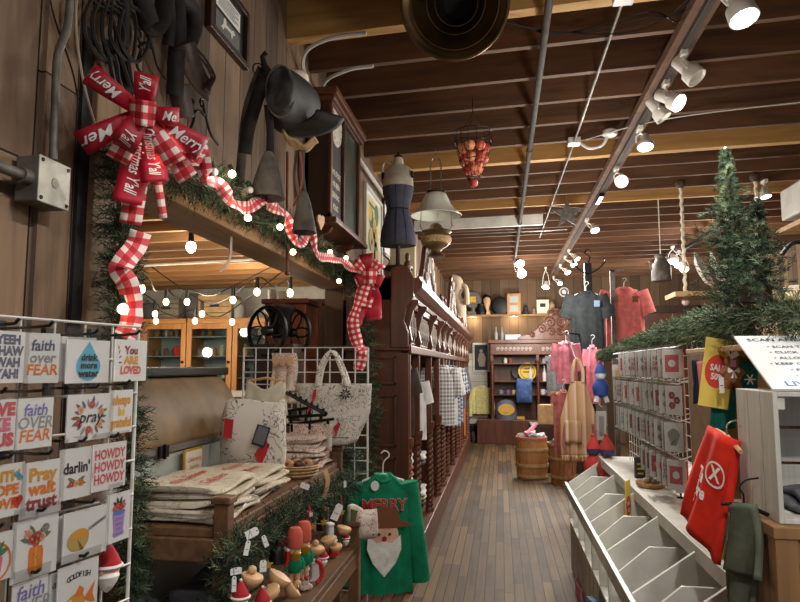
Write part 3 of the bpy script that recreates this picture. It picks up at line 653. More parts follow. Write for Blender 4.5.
# bit and curb chain
def bit(cx, cy, s, label):
    t = thing('bridle_bit', label, 'bit', aX(cx, cy, XW+.03)); o = t.location.copy()
    for k, pts in enumerate(([(cx-8*s, cy-20*s), (cx-5*s, cy-6*s), (cx-9*s, cy+10*s), (cx-3*s, cy+20*s)], [(cx+4*s, cy-18*s), (cx+8*s, cy-2*s), (cx+12*s, cy+12*s), (cx+20*s, cy+24*s)])):
        m = MB('black_iron', o); m.tube(spline(wallpts(pts, .035), 6), .0055, 6); m.build('cheek_piece', t, smooth=True)
    for q in ((cx-8*s, cy-22*s), (cx+3*s, cy-20*s)):
        m = MB('black_iron', o); p = wallpts([q], .035)[0]; m.tube([p+V((0, .016*math.cos(a), .016*math.sin(a))) for a in [2*PI*j/12 for j in range(12)]], .004, 5, True); m.build('ring', t, smooth=True)
    m = MB('black_iron', o); m.tube(spline(wallpts([(cx-7*s, cy-8*s), (cx-1*s, cy-12*s), (cx+6*s, cy-7*s)], .045), 6), .006, 6); m.build('mouthpiece', t, smooth=True)
bit(146, 55, 1.0, 'black iron bit with curved cheeks above the bow, right of the reins'); bit(199, 122, .95, 'black iron bit hanging beside the right end of the red bow')
# big dark harness piece: collar with straps
t = thing('harness_collar', 'heavy dark leather harness with wide straps hanging left of the framed document', 'harness', aX(178, 30, XW+.04)); o = t.location.copy()
def hst(nm, pts, w, mt, off):
    P = spline(wallpts(pts, off), 7); m = MB(mt, o); m.ribbon(P, w, lambda i: (P[min(i+1, len(P)-1)]-P[max(i-1, 0)]).cross(V((.55, -.83, 0)))); m.build(nm, t, solid=.007, smooth=True)
hst('strap', [(140, -10), (146, 12), (152, 28), (162, 18), (166, -8)], .065, 'black_leather', .05)
hst('strap', [(168, -8), (170, 22), (168, 45)], .04, 'black_leather', .04)
hst('strap', [(176, -5), (178, 30), (176, 62), (175, 95)], .06, 'black_leather', .05)
hst('collar', [(183, -6), (193, 12), (194, 30), (187, 46)], .06, 'black_leather', .07)
hst('skirt_flap', [(184, 44), (190, 62), (200, 80), (210, 92)], .085, 'dark_leather', .075)
hst('strap', [(196, 50), (207, 64), (213, 78), (205, 90)], .02, 'dark_leather', .09)
hst('tail_strap', [(178, 85), (181, 100), (184, 118)], .075, 'dark_leather', .045)
# framed document
def frame_on_wall(name, corners_px, label, fw, mt, inner, X=XW, cat='picture', paint=None):
    """corner pixels: two opposite corners measured on the wall plane"""
    a = aX(*corners_px[0], X); b = aX(*corners_px[1], X); y0, y1 = sorted((a.y, b.y)); z0, z1 = sorted((a.z, b.z)); 
    t = thing(name, label, cat, (X, (y0+y1)/2, z0)); o = t.location.copy(); m = MB(mt, o)
    for q in ((y0, y0+fw, z0, z1), (y1-fw, y1, z0, z1), (y0+fw, y1-fw, z0, z0+fw), (y0+fw, y1-fw, z1-fw, z1)): m.bx(X, X+.03, *q)
    m.build('frame', t, bevel=.003); m = MB(inner, o); m.bx(X, X+.012, y0+fw, y1-fw, z0+fw, z1-fw); w, h = y1-y0-2*fw, z1-z0-2*fw
    m.M = frame((X+.0125, (y0+y1)/2, (z0+z1)/2), (0, 1, 0), (0, 0, 1))
    if paint: paint(m, w, h)
    m.build('picture_face', t); return t
def paint_doc(m, w, h):
    m.use('paper').bx(-w*.36, w*.36, h*.02, h*.42, 0, .001); m.use('black_ink')
    for k in range(9): m.bx(-w*.3, w*(.3-.1*(k % 3 == 2)), h*(.36-.035*k), h*(.372-.035*k), .001, .0014)
    m.use(flat((90, 96, 92))).bx(-w*.36, w*.36, -h*.42, -h*.06, 0, .001); m.use(flat((206, 204, 196)))
    m.poly([(-w*.2, -h*.3), (-w*.12, -h*.16), (w*.1, -h*.15), (w*.16, -h*.1), (w*.22, -h*.17), (w*.15, -h*.2), (w*.12, -h*.32), (w*.08, -h*.22), (-w*.1, -h*.23), (-w*.14, -h*.33)], .0013)
    m.use(flat((214, 200, 190))); m.disc((-w*.1, -h*.12), w*.04, .0013); m.poly([(-w*.14, -h*.15), (-w*.06, -h*.15), (-w*.05, -h*.24), (-w*.15, -h*.24)], .0014)
frame_on_wall('framed_document', ((206, -38), (243, 71)), 'black-framed printed page and photograph high on the left wall', .03, 'frame_dark', mat('mat_black', (32, 30, 30), .5), paint=paint_doc)
# ---------------------------------------------------------------- garlands, bows and bulbs around the opening
GX = XW+.10
gp = [aX(x, y, GX) for x, y in ((112, 150), (140, 158), (165, 168), (190, 180), (215, 188), (245, 207), (275, 224), (300, 240), (325, 257), (350, 274), (370, 288))]
m = MB('twig'); m.tube(spline(gp, 4), .008, 5); needles(m, spline(gp, 4), .105, 520, 1, .022, 15, .08)
m.one('evergreen_garland', 'green pine garland with ribbon and bulbs along the header beam over the opening', 'garland', 'christmas garlands')
pp = [aX(x, y, GX-.0) for x, y in ((121, 160), (119, 200), (121, 240), (120, 285), (122, 330), (126, 390), (129, 460), (131, 540), (129, 640))]
m = MB('twig'); m.tube(spline(pp, 4), .008, 5); needles(m, spline(pp, 4), .072, 620, 2, .02, 15)
m.one('evergreen_garland', 'dark pine garland hanging straight down the post left of the opening', 'garland', 'christmas garlands')
ep = [aY(x, y, 4.55) for x, y in ((352, 275), (362, 300), (366, 340), (369, 385), (371, 425), (366, 470))]
m = MB('twig'); m.tube(spline(ep, 4), .008, 5); needles(m, spline(ep, 4), .11, 330, 3, .028, 14)
m.one('evergreen_garland', 'pine garland hanging down beside the end panel of the big mahogany cabinet', 'garland', 'christmas garlands')
def gribbon(pts, w, label, tw=.6, name='gingham_ribbon', X=XW+.22, plane=None):
    P = spline([plane(x, y) if plane else aX(x, y, X) for x, y in pts], 6); m = MB('gingham'); n = len(P)
    def side(i):
        d = (P[min(i+1, n-1)]-P[max(i-1, 0)]).normalized(); f = V((.55, -.8, 0)) ; s = d.cross(f); q = Matrix.Rotation(tw*math.sin(i*.55), 3, d) @ s; return q
    m.ribbon(P, w, side); return m.one(name, label, 'ribbon', 'gingham ribbons on the garlands', solid=.0015, smooth=True)
gribbon([(160, 128), (172, 140), (186, 148), (193, 160), (201, 150), (207, 178), (220, 186), (234, 203), (247, 208), (262, 200), (272, 206), (285, 214), (292, 232), (300, 244), (311, 232), (318, 255), (332, 258), (343, 262), (352, 268), (366, 272)], .052, 'red and white checked ribbon winding along the header garland')
gribbon([(141, 232), (136, 246), (124, 262), (120, 270), (128, 285), (132, 305), (131, 322), (124, 338)], .058, 'red and white checked ribbon spiralling down the post garland', .35, X=XW+.2)
gribbon([(366, 280), (360, 300), (353, 322), (358, 345), (362, 352), (358, 370)], .085, 'red and white checked ribbon end hanging over the right garland', .5, plane=lambda x, y: aY(x, y, 4.38))
# big bow
def bow(cpt, k, label, strips, wbase):
    t = thing('ribbon_bow', label, 'bow', cpt); n = (CAM-cpt).normalized(); ex = V((-n.y, n.x, 0)).normalized(); ex = -ex if ex.x < 0 else ex; ey = n.cross(ex); ey = -ey if ey.z < 0 else ey
    for i, (kind, dx, dy, w0, w1, h, mt, tx, lift) in enumerate(strips):
        D = (ex*dx-ey*dy)*k; L = D.length; d = D.normalized(); sd = n.cross(d)
        def P(a, b, off=0, kind=kind, D=D, L=L, sd=sd, w0=w0, w1=w1, h=h, lift=lift):
            if kind == 'loop': al = math.sin(PI*a); dep = h*math.sin(2*PI*a)
            else: al = a; dep = h*math.sin(PI*a*2.2)*.7
            w = (w0+(w1-w0)*(al**.7 if kind == 'loop' else min(1, al*2.2)))*wbase
            sg = sd*(h*.25*math.sin(3*al)) if kind != 'loop' else V((0, 0, 0))
            return D*al+n*(dep+lift+off)+sd*(b-.5)*w+sg+n*.004*math.cos((b-.5)*5)
        m = MB(mt); N = 18; m.grid(4, N, lambda u, v: P(v, u), lambda u, v: (u*w1*wbase, v*L*(2 if kind == 'loop' else 1)))
        o = m.build('gingham_loop' if mt == 'gingham' else 'red_loop' if kind == 'loop' else 'red_tail', t, smooth=True, solid=.0015)
        if tx:
            q = MB('white_ink'); wt = max(1.8, len(tx)*.5)
            def fn(x, y):   # x along the strip, y across at true size
                al = .42+.55*(x+.5); a = math.asin(min(1, al))/PI if kind == 'loop' else .12+.84*(x+.5)
                w = (w0+(w1-w0)*(al**.7 if kind == 'loop' else min(1, a*2.2)))*wbase
                return P(a, .5+y*w1*wbase*.62/w, .005)
            q.text(tx, 1, (0, 0), 0, .35, .01, 1/wt, 0, fn=fn); q.build('script_lettering', o)
    m = MB('gingham'); m.grid(8, 8, lambda u, v: (n*(.055*math.sin(PI*u)+.03)+ex*(u-.5)*.075*wbase/.07+ey*(v-.5)*.075*wbase/.07), lambda u, v: (u*.09, v*.075)); m.build('knot', t, smooth=True, solid=.002)
    return t
bc_ = aX(143, 113, XW+.24)
K = (bc_-CAM).dot(FW)/F
bow(bc_, K, 'big red script ribbon bow with checked knot at the upper left of the opening', [
 ('loop', -50, -30, .45, 1.0, .05, 'red_ribbon', 'Merry', .0), ('loop', 2, -38, .5, 1.05, .05, 'red_ribbon', "Y'all", .0), ('loop', 34, 0, .5, .9, .05, 'red_ribbon', 'Me', .0),
 ('loop', 60, 28, .5, 1.15, .05, 'red_ribbon', 'Merry', -.01), ('loop', -56, 38, .5, 1.1, .04, 'red_ribbon', "Mer", -.02), ('loop', -18, 34, .6, 1.2, .05, 'red_ribbon', "Y'all", .03),
 ('loop', -22, 50, .5, 1.05, .04, 'gingham', None, -.01), ('loop', 34, 46, .5, 1.0, .05, 'gingham', None, .0),
 ('tail', -12, 90, .6, 1.25, .02, 'red_ribbon', "Christmas Y'all", .015), ('tail', 14, 66, .6, 1.15, .02, 'red_ribbon', "Christmas Y'all", .03), ('tail', -8, 112, .5, .95, .02, 'gingham', None, .0), ('tail', 24, 104, .2, .35, .02, 'gingham', None, -.01), ('tail', 46, 60, .5, .95, .02, 'gingham', None, -.005)], .062)
b2 = aY(370, 276, 4.42); K2 = (b2-CAM).dot(FW)/F
bow(b2, K2, 'smaller crimson and checked bow at the right end of the header garland', [
 ('loop', -17, -14, .4, 1.0, .05, 'gingham', None, 0), ('loop', -4, -22, .4, 1.0, .05, 'red_ribbon', None, 0), ('loop', 10, -14, .4, 1.0, .05, 'gingham', None, 0), ('loop', 12, 6, .4, 1.0, .05, 'red_ribbon', None, 0),
 ('loop', -14, 6, .4, 1.0, .05, 'red_ribbon', None, 0), ('tail', -16, 48, .4, 1.0, .04, 'red_ribbon', None, .01), ('tail', 4, 44, .4, 1.1, .04, 'red_ribbon', None, .0), ('tail', -6, 30, .4, 1.0, .03, 'gingham', None, .02)], .1)
# globe bulbs on the header garland
t = thing('garland_lights', 'string of round clear bulbs tucked into the header garland', 'string lights', aX(200, 180, GX)); o = t.location.copy()
bl = [(214, 172, 0), (232, 174, 1), (250, 190, 0), (248, 218, 1), (280, 227, 1), (293, 252, 1), (330, 252, 1), (339, 281, 1), (346, 258, 1), (359, 294, 1), (171, 168, 0), (152, 146, 1), (123, 309, 1)]
m = MB('pine_dark', o); m.tube(spline([aX(x, y, XW+.17) for x, y, _ in bl[:10]], 5), .004, 4); m.build('cord', t)
mat('bulb_clear', (206, 200, 190), .12, 0, .02)
for x, y, on in bl:
    p = aX(x, y, XW+.2); m = MB('bulb_warm' if on else 'bulb_clear', o); m.ball(p, .0145, 8); b = m.build('bulb', t, smooth=True)
    m = MB('pine_dark', o); m.cyl(p+V((0, 0, .014)), p+V((-.01, 0, .036)), .009, n=7); m.build('socket', b)
for x, y in ((232, 174), (248, 218), (293, 252), (339, 281), (155, 150)): point_light(aX(x, y, XW+.26), .35, rad=.03)

# ---------------------------------------------------------------- saddle on the wall
sx = XW+.3; c = aX(277, 100, sx); t = thing('western_saddle', 'old black leather saddle hanging on the left wall above the garland', 'saddle', c); o = c.copy()
S_ = (c-CAM).dot(FW)/F
n = (CAM-c).normalized(); ex = V((-n.y, n.x, 0)).normalized(); ex = ex if ex.x > 0 else -ex; ey = n.cross(ex); ey = ey if ey.z > 0 else -ey
def sp(px, py, d=0): return c+(ex*(px-277)-ey*(py-100))*S_+n*d
def shell(rows, m):  # rows of (px centre, py centre, half w, half h, depth, tilt)
    rs = []
    for (x, y, a, b, d, tl) in rows:
        rs.append([sp(x+a*math.cos(q)*math.cos(tl)-b*math.sin(q)*math.sin(tl), y-(a*math.cos(q)*math.sin(tl)+b*math.sin(q)*math.cos(tl)), d+.02*math.cos(2*q)) for q in [2*PI*k/28 for k in range(28)]])
    m.rings(rs)
m = MB('black_leather', o); shell([(278, 91, 6, 12, .20, -.1), (279, 91, 11, 20, .19, -.1), (280, 92, 13, 23, .15, -.1), (286, 95, 17, 24, .07, -.2), (294, 99, 20, 24, -.03, -.3), (300, 104, 22, 24, -.13, -.4)], m); m.build('seat', t, smooth=True, ang=60)
m = MB('worn_leather', o); m.tube([sp(280+13.4*math.cos(q), 92-23.5*math.sin(q), .155) for q in [2*PI*k/28 for k in range(28)]], .004, 5, True); m.build('piping', t, smooth=True)
m = MB('black_leather', o)
def skirt(u, v):
    a = -2.75+2.6*u; r = 1+.75*v; x = 296+ (21*r+ (10*v*u))*math.cos(a); y = 104-(22*r)*math.sin(a)*(.72); return sp(x+ 6*v, y+4*v, -.02-.10*v+.02*math.sin(9*u))
m.grid(22, 6, skirt); m.build('skirt', t, smooth=True, solid=.012)
m = MB('tan_cloth', o); m.grid(18, 4, lambda u, v: sp(283+34*u+4*v, 128+10*math.sin(3*u)+(u*6)+v*(10-5*u)+2*math.sin(12*u), -.06-.03*v)); m.build('fleece_lining', t, smooth=True, solid=.012)
m = MB('cream_fabric', o); m.ball(sp(297, 77, -.08), .045, 8, (1.1, 1, .7)); m.build('fleece_pad', t, smooth=True)
m = MB('black_leather', o); m.tube([sp(270, 78, .0), sp(264, 68, -.02), sp(262, 60, -.03), sp(266, 56, -.03)], [.02, .014, .01, .012], 8); m.build('horn', t, smooth=True)
def tapadero(px0, py0, px1, py1, hw, d, nm='stirrup'):
    m = MB('worn_leather', o); rs = []
    for k in range(9):
        f = k/8; a = 4+(hw-4)*f**.75; y = py0+(py1-py0)*f; x = px0+(px1-px0)*f
        rs.append([sp(x+a*math.cos(q), y-(.42*a+1)*math.sin(q)*(.7), d+a*S_*.55*math.sin(q)) for q in [2*PI*j/18 for j in range(18)]])
    m.rings(rs, True, False); m.rings([rs[-1], [p.lerp(sp(px1, py1-6, d), .12) for p in rs[-1]]], False, False); return m.build(nm, t, smooth=True)
tapadero(270, 151, 269, 197, 18.5, .05); tapadero(306, 190, 308, 232, 13, .03)
def sst(nm, pts, w, mt='black_leather', d=.0):
    P = spline([sp(x, y, d) for x, y in pts], 6); m = MB(mt, o); m.ribbon(P, w, lambda i: (P[min(i+1, len(P)-1)]-P[max(i-1, 0)]).cross(n)); m.build(nm, t, solid=.006, smooth=True)
sst('latigo_strap', [(262, 70), (254, 90), (247, 115), (243, 150), (240, 190)], .04, 'worn_leather', -.06); sst('latigo_strap', [(266, 72), (256, 105), (249, 130), (246, 155)], .055, 'black_leather', -.03)
sst('stirrup_leather', [(268, 105), (271, 130), (271, 153)], .032, 'black_leather', .03); sst('stirrup_leather', [(303, 148), (303, 170), (306, 192)], .03, 'dark_leather', -.02)
sst('saddle_string', [(298, 148), (296, 175), (299, 200)], .012, 'dark_leather', .0); sst('saddle_string', [(301, 148), (304, 180), (296, 205)], .01, 'copper_rust', .01)
m = MB('black_iron', o); m.tube([sp(258+5*math.cos(q), 72+5*math.sin(q), .0) for q in [2*PI*k/14 for k in range(14)]], .003, 5, True); m.build('cinch_ring', t, smooth=True)
# small white shells of paper flower behind the second stirrup
for q, ((x, y), lb) in enumerate((((320, 222), 'pale wooden heart tucked in the garland right of the smaller stirrup'),)):
    p = aX(x, y, XW+.16); m = MB('natural_wood'); m.M = frame(p, (.3, .9, 0), (0, 0, 1)); m.prism([(0, -.05), (.035, 0), (.034, .03), (.015, .042), (0, .03), (-.015, .042), (-.034, .03), (-.035, 0)], 0, .01); m.one('wooden_heart', lb, 'ornament')

# ---------------------------------------------------------------- wall case with dial, poster, small frames
xf = XW+.17; a = aX(332, 92, xf); b = aX(360, 239, xf); y0, y1, z0, z1 = a.y, b.y, 2.52, a.z-.02
t = thing('wall_display_case', 'dark wooden wall case with a round pale dial and a lettered board', 'wall case', (XW, (y0+y1)/2, z0)); o = t.location.copy()
m = MB('frame_dark', o); m.bx(XW, xf-.02, y0, y0+.02, z0, z1); m.bx(XW, xf-.02, y1-.02, y1, z0, z1); m.bx(XW, XW+.02, y0, y1, z0, z1); m.bx(XW, xf-.02, y0, y1, z0, z0+.02); m.bx(XW, xf-.02, y0, y1, z1-.02, z1); m.build('case_box', t)
m = MB('mahogany', o); w_ = .04; ym = y0+(y1-y0)*.42
for q in ((y0, y0+w_, z0, z1), (y1-w_, y1, z0, z1), (ym-.012, ym+.012, z0, z1), (y0, y1, z0, z0+w_), (y0, y1, z1-w_, z1)): m.bx(xf-.02, xf, *q)
m.build('front_frame', t, bevel=.004)
m = MB('mahogany_long', o); m.bx(XW, xf+.04, y0-.03, y1+.03, z1, z1+.05); m.bx(XW, xf+.02, y0-.02, y1+.02, z1-.03, z1); m.build('cornice', t, bevel=.008)
zm = z0+(z1-z0)*.5; yc = (y0+w_+ym)/2; m = MB('black_ink', o); m.bx(xf-.03, xf-.022, y0+w_, ym, z0+w_, z1-w_)
m.M = frame((xf-.021, yc, zm-.2), (0, 1, 0), (0, 0, 1)); m.use('paper_cream')
for k, s in enumerate(('THIS STORE', 'HAS BEEN', 'SERVING', 'FOLKS', 'SINCE')): m.text(s, .052, (0, .14-.075*k), .001, 0, .012, .85)
m.build('lettered_board', t)
m = MB(mat('dial', (196, 190, 176), .6, 0, .06), o); m.M = frame((xf-.022, yc, zm+.27), (0, 1, 0), (0, 0, 1)); m.lathe([(.001, .006), (.135, .006), (.14, .0)], n=30)
m.use('black_ink')
for k in range(12): m.M = frame((xf-.0155, yc, zm+.27), (0, 1, 0), (0, 0, 1)) @ Matrix.Rotation(2*PI*k/12, 4, 'Z'); m.bx(-.004, .004, .105, .125, 0, .001)
m.build('dial', t)
m = MB(mat('green_board', (52, 62, 54), .35, 0, .25, 6), o); m.bx(xf-.03, xf-.022, ym, y1-w_, z0+w_, z1-w_); m.build('dark_picture', t)
m = MB('mahogany_long', o); m.bx(XW, xf+.05, y0-.05, y1+.05, z0-.035, z0); m.prism([(0, 0), (.01, 0)], 0, 0) if False else None; m.build('bottom_shelf', t, bevel=.006)
for y in (y0+.12, y1-.12):
    m = MB('mahogany', o); m.M = frame((XW, y, z0-.035), (1, 0, 0), (0, 0, 1)); m.prism([(0, 0), (.15, 0), (.13, -.03), (.08, -.05), (.05, -.09), (.045, -.14), (0, -.16)], -.015, .015); m.build('bracket', t)
def paint_poster(m, w, h):
    m.use(flat((206, 196, 140))).bx(-w*.42, w*.42, -h*.45, h*.45, 0, .001); m.use(flat((70, 112, 96)))
    for k in range(7): m.disc((w*.2*math.sin(k*2.3), -h*.3+h*.1*k), w*.14, .0015, 12)
    m.use(flat((212, 170, 60)))
    for k in range(6): m.disc((w*.22*math.cos(k*1.9), -h*.26+h*.1*k), w*.1, .002, 12)
    m.use(flat((90, 110, 90))).bx(-w*.3, w*.3, h*.34, h*.38, .001, .002)
frame_on_wall('framed_poster', ((363.5, 182), (380, 283)), 'tall white-framed yellow and green poster on the left wall by the dress form', .035, 'white_paint', 'paper', paint=paint_poster)
def paint_dim(m, w, h): m.use(flat((120, 126, 122))).bx(-w*.3, w*.3, -h*.3, h*.3, 0, .001)
frame_on_wall('framed_picture', ((381.5, 198), (390, 262)), 'narrow dark-framed picture between the yellow poster and the dress form', .03, 'frame_dark', 'paper', paint=paint_dim)
frame_on_wall('framed_picture', ((391, 240), (398, 268)), 'small dark-framed picture low behind the dress form', .03, 'frame_dark', 'paper', paint=paint_dim)

# ---------------------------------------------------------------- things hanging from the joists or standing up high
def loft(m, rows, n=24, c=(0, 0, 0)):
    """rows of (z, half width, half depth, x shift, y shift)"""
    m.rings([[V((c[0]+x+a*math.cos(q), c[1]+y+b*math.sin(q), c[2]+z)) for q in [2*PI*k/n for k in range(n)]] for z, a, b, x, y in rows]); return m
b = aY(398, 246, 4.98); t = thing('dress_form', 'cream and navy dressmaker torso standing on the near end of the mahogany cabinet', 'dress form', (b.x, b.y, 2.36)); zb = b.z-2.36
navy = mat('navy_fabric', (62, 64, 80), .8, 0, .12, 18); cream = mat('form_cream', (180, 170, 152), .75, 0, .1, 10)
r_ = [(0, .142, .105), (.04, .143, .107), (.10, .137, .104), (.17, .122, .095), (.24, .1, .08), (.29, .089, .072), (.33, .094, .077), (.38, .108, .088), (.43, .12, .1), (.47, .125, .104)]
m = MB(navy); loft(m, [(zb+z, a, d, 0, 0) for z, a, d in r_[:6]]); m.build('skirt_panel', t, smooth=True)
m = MB(navy); loft(m, [(zb+z, a+.002, d+.002, 0, 0) for z, a, d in r_[5:]]); m.build('bodice', t, smooth=True)
m = MB(cream); loft(m, [(zb+z, a, d, 0, y) for z, a, d, y in ((.47, .124, .103, 0), (.51, .123, .098, 0), (.55, .12, .085, .004), (.59, .118, .072, .008), (.62, .105, .062, .01), (.645, .07, .05, .012), (.66, .046, .044, .012), (.70, .04, .04, .01), (.715, .034, .034, .01))]); m.build('bust', t, smooth=True)
m = MB('black_iron'); 
for s in (1, -1): m = MB('black_iron'); m.M = TR(s*.112, -.02, zb+.565) @ RY(PI/2*s) @ RZ(0); m.lathe([(.001, .012), (.028, .012), (.03, .0)], n=16); m.build('armhole', t, smooth=True)
m = MB('brass'); m.lathe([(.034, zb+.71), (.036, zb+.72), (.03, zb+.735), (.012, zb+.74), (.012, zb+.76), (.004, zb+.765)], (0, .01, 0), 14); m.build('neck_cap', t, smooth=True)
m = MB('black_iron'); 
for q in (.9, 1.55, 2.2, 4.1, 4.7, 5.3): m.tube([(a*1.012*math.cos(q), d*1.015*math.sin(q), zb+z) for z, a, d in r_], .0025, 4)
m.tube([(.091*math.cos(q), .074*math.sin(q), zb+.29) for q in [2*PI*k/24 for k in range(24)]], .004, 4, True); m.build('seam_tape', t)
m = MB('frame_dark'); m.lathe([(.12, 0), (.12, .02), (.03, .03), (.018, .05), (.018, zb+.01)], n=16); m.build('stand', t, smooth=True)
m = MB('white_metal'); m.tube(spline([(-.05, .02, zb+.66), (-.1, .02, zb+.69), (-.13, .03, zb+.66), (-.135, .04, zb+.58)], 5), .008, 6); m.build('arm_wire', t, smooth=True)
# hanging oil lamp
L0 = aY(436, 216, 5.5); t = thing('hanging_oil_lamp', 'hanging brass oil lamp with wide white glass shade in front of the cabinet top', 'lamp', (L0.x, L0.y, 3.49)); z0 = L0.z-3.49
k = .0088
m = MB(mat('milk_glass', (228, 230, 216), .25, 0, .03)); m.lathe([(25*k, 0), (25.3*k, .004), (22*k, 3*k), (18*k, 7.2*k), (14.5*k, 12*k), (12.5*k, 17*k), (10.5*k, 21.5*k), (9*k, 22.5*k), (9.5*k, 21*k), (13*k, 12*k), (17*k, 6.6*k), (21.5*k, 2.4*k), (24.4*k, 0)], (0, 0, z0), 32, False); m.build('shade', t, smooth=True)
m = MB('black_iron'); m.lathe([(9.5*k, 21.5*k), (10*k, 24*k), (7*k, 25*k), (7*k, 23*k)], (0, 0, z0), 20); m.build('shade_ring', t, smooth=True)
zf = aY(436, 238, 5.5).z-3.49
m = MB(mat('old_brass', (120, 100, 70), .4, .7, .25, 10)); m.lathe([(.02, .13), (.05, .11), (.06, .085), (.09, .07), (.125, .06), (.13, .05), (.115, .035), (.125, .01), (.12, -.05), (.09, -.08), (.05, -.10), (.045, -.12), (.07, -.15), (.075, -.165), (.03, -.17)], (0, 0, zf), 28); m.build('font', t, smooth=True, ang=50)
m = MB('wicker'); m.lathe([(.128, .005), (.134, -.02), (.124, -.05)], (0, 0, zf), 28, False); m.build('font_band', t, smooth=True)
m = MB('steel'); zt = aY(434, 158, 5.5).z-3.49
for s in (-1, 1): m.tube(spline([(s*.02, 0, zt), (s*.045, 0, zt-.06), (s*.05, 0, zt-.3), (s*.12, 0, z0+.1), (s*.135, 0, z0-.08), (s*.14, 0, zf+.11), (s*.11, 0, zf+.055)], 5), .005, 5)
m.cyl((0, 0, zt), (0, 0, 0), .003, n=5); m.build('harp', t, smooth=True)
# hanging wire basket of apples
B = aY(473, 139, 4.45); t = thing('hanging_wire_basket', 'round wire basket hung on thin wires and filled with dried apples', 'basket', (B.x, B.y, 3.49)); zr = B.z-3.49; rb = .128
m = MB('black_iron')
def circ(r, z, n=24): return [(r*math.cos(2*PI*k/n), r*math.sin(2*PI*k/n), z) for k in range(n)]
m.tube(circ(rb, zr+.05), .003, 4, True); m.tube(circ(rb, zr-.03), .0025, 4, True); m.tube(circ(rb*.75, zr-.16), .0025, 4, True); m.tube(circ(rb*.4, zr-.27), .0025, 4, True)
for j in range(14):
    a = 2*PI*j/14; m.tube([(r*math.cos(a), r*math.sin(a), z) for r, z in ((rb, zr+.05), (rb, zr-.03), (rb*.75, zr-.16), (rb*.4, zr-.27), (.01, zr-.33))], .0018, 4)
for j in range(3):
    a = 2*PI*j/3+.4; m.tube([(rb*math.cos(a), rb*math.sin(a), zr+.05), (.006*math.cos(a), .006*math.sin(a), zr+.19)], .0018, 4)
m.cyl((0, 0, zr+.18), (0, 0, 0), .003, n=5); m.build('wire_frame', t)
m = MB('pine_dark'); needles(m, [(-.06, 0, zr-.03), (.07, .02, zr-.02)], .07, 300, 9, .02, 8); m.build('leaves', t)
rr = random.Random(5); APL = [mat('apple_%d' % k, c, .55, 0, .2, 14) for k, c in enumerate(((168, 66, 50), (184, 96, 66), (150, 52, 44), (196, 130, 90)))]
for k in range(22):
    lv = k//7 if k < 21 else 3; r0 = (.085, .07, .04, 0)[lv]; zz = zr-.07-.075*lv-(.02 if lv == 3 else 0); a = 2*PI*k/7+lv; ra = rr.uniform(.031, .038)
    m = MB(APL[rr.randrange(4)]); m.lathe([(.004, -ra*.8), (ra*.55, -ra*.85), (ra*.95, -ra*.25), (ra, .15*ra), (ra*.75, ra*.72), (ra*.35, ra*.82), (.005, ra*.62)], (0, 0, 0), 12); m.use('twig'); m.cyl((0, 0, ra*.6), (.004, 0, ra*1.0), .002, n=4)
    tag(m.build('dried_apple', loc=(B.x+r0*math.cos(a), B.y+r0*math.sin(a), B.z-3.49+3.49+zz-zr), smooth=True), 'dried red apple heaped in the hanging wire basket', 'apple', 'dried apples in the hanging basket')
# brass horn bell right overhead
B = aY(454.5, 3, 3.0); t = thing('brass_horn', 'big tarnished brass horn bell hanging overhead at the top of the photo', 'horn', B); d = V((-.02, -.86, -.5)).normalized()
k = (B-CAM).dot(FW)/F; M_ = frame((0, 0, 0), V((1, 0, 0)), d.cross(V((1, 0, 0))))
if (M_.to_3x3() @ V((0, 0, 1))).dot(d) < 0: M_ = frame((0, 0, 0), V((-1, 0, 0)), d.cross(V((-1, 0, 0))))
Rb = 54*k; m = MB('brass'); m.M = M_; m.lathe([(Rb*.97, .004), (Rb, 0), (Rb*.985, -.006), (Rb*.9, -.01), (Rb*.8, -.035), (Rb*.7, -.075), (Rb*.55, -.12), (Rb*.42, -.18), (Rb*.36, -.24), (Rb*.3, -.32)], n=48, cap=False); m.build('bell', t, smooth=True, solid=.004, ang=60)
m = MB('brass'); m.M = M_; m.tube([(Rb*math.cos(q), Rb*math.sin(q), 0) for q in [2*PI*j/48 for j in range(48)]], .006, 6, True); m.build('rim', t, smooth=True)
for rr_, zz_ in ((.82, -.028), (.56, -.116), (.42, -.178)): m = MB('brass'); m.M = M_; m.tube([(Rb*rr_*math.cos(q), Rb*rr_*math.sin(q), zz_) for q in [2*PI*j/40 for j in range(40)]], .005, 6, True); m.build('ridge', t, smooth=True)
m = MB('black_gap'); m.M = M_; m.lathe([(.001, -.32), (Rb*.32, -.32), (Rb*.32, -.335)], n=24); m.build('throat', t)
m = MB('black_iron'); m.cyl((0, .25, .19), (0, .2, 3.49-B.z), .004, n=5); m.build('hanging_wire', t)
# dragonfly-like wire ornaments under the joists
p = aY(567, 214, 7.2); t = thing('wire_star_ornament', 'grey star-shaped metal ornament hanging by the lamp track', 'ornament', (p.x, p.y, 3.49)); zz = p.z-3.49
m = MB('galvanized'); m.M = TR(0, 0, zz) @ RX(PI/2); pts = []
for j in range(10): a = PI/2+2*PI*j/10; r = .17 if j % 2 == 0 else .07; pts.append((r*math.cos(a), r*math.sin(a)))
m.prism(pts, -.012, .012); m.build('star', t, bevel=.004)
m = MB('steel'); m.cyl((0, 0, zz+.15), (0, 0, 0), .003, n=5); m.build('wire', t)
m = MB('steel'); m.tube([(-.22, 0, zz+.1), (.25, 0, zz+.05)], .007, 5); m.build('cross_bar', t)
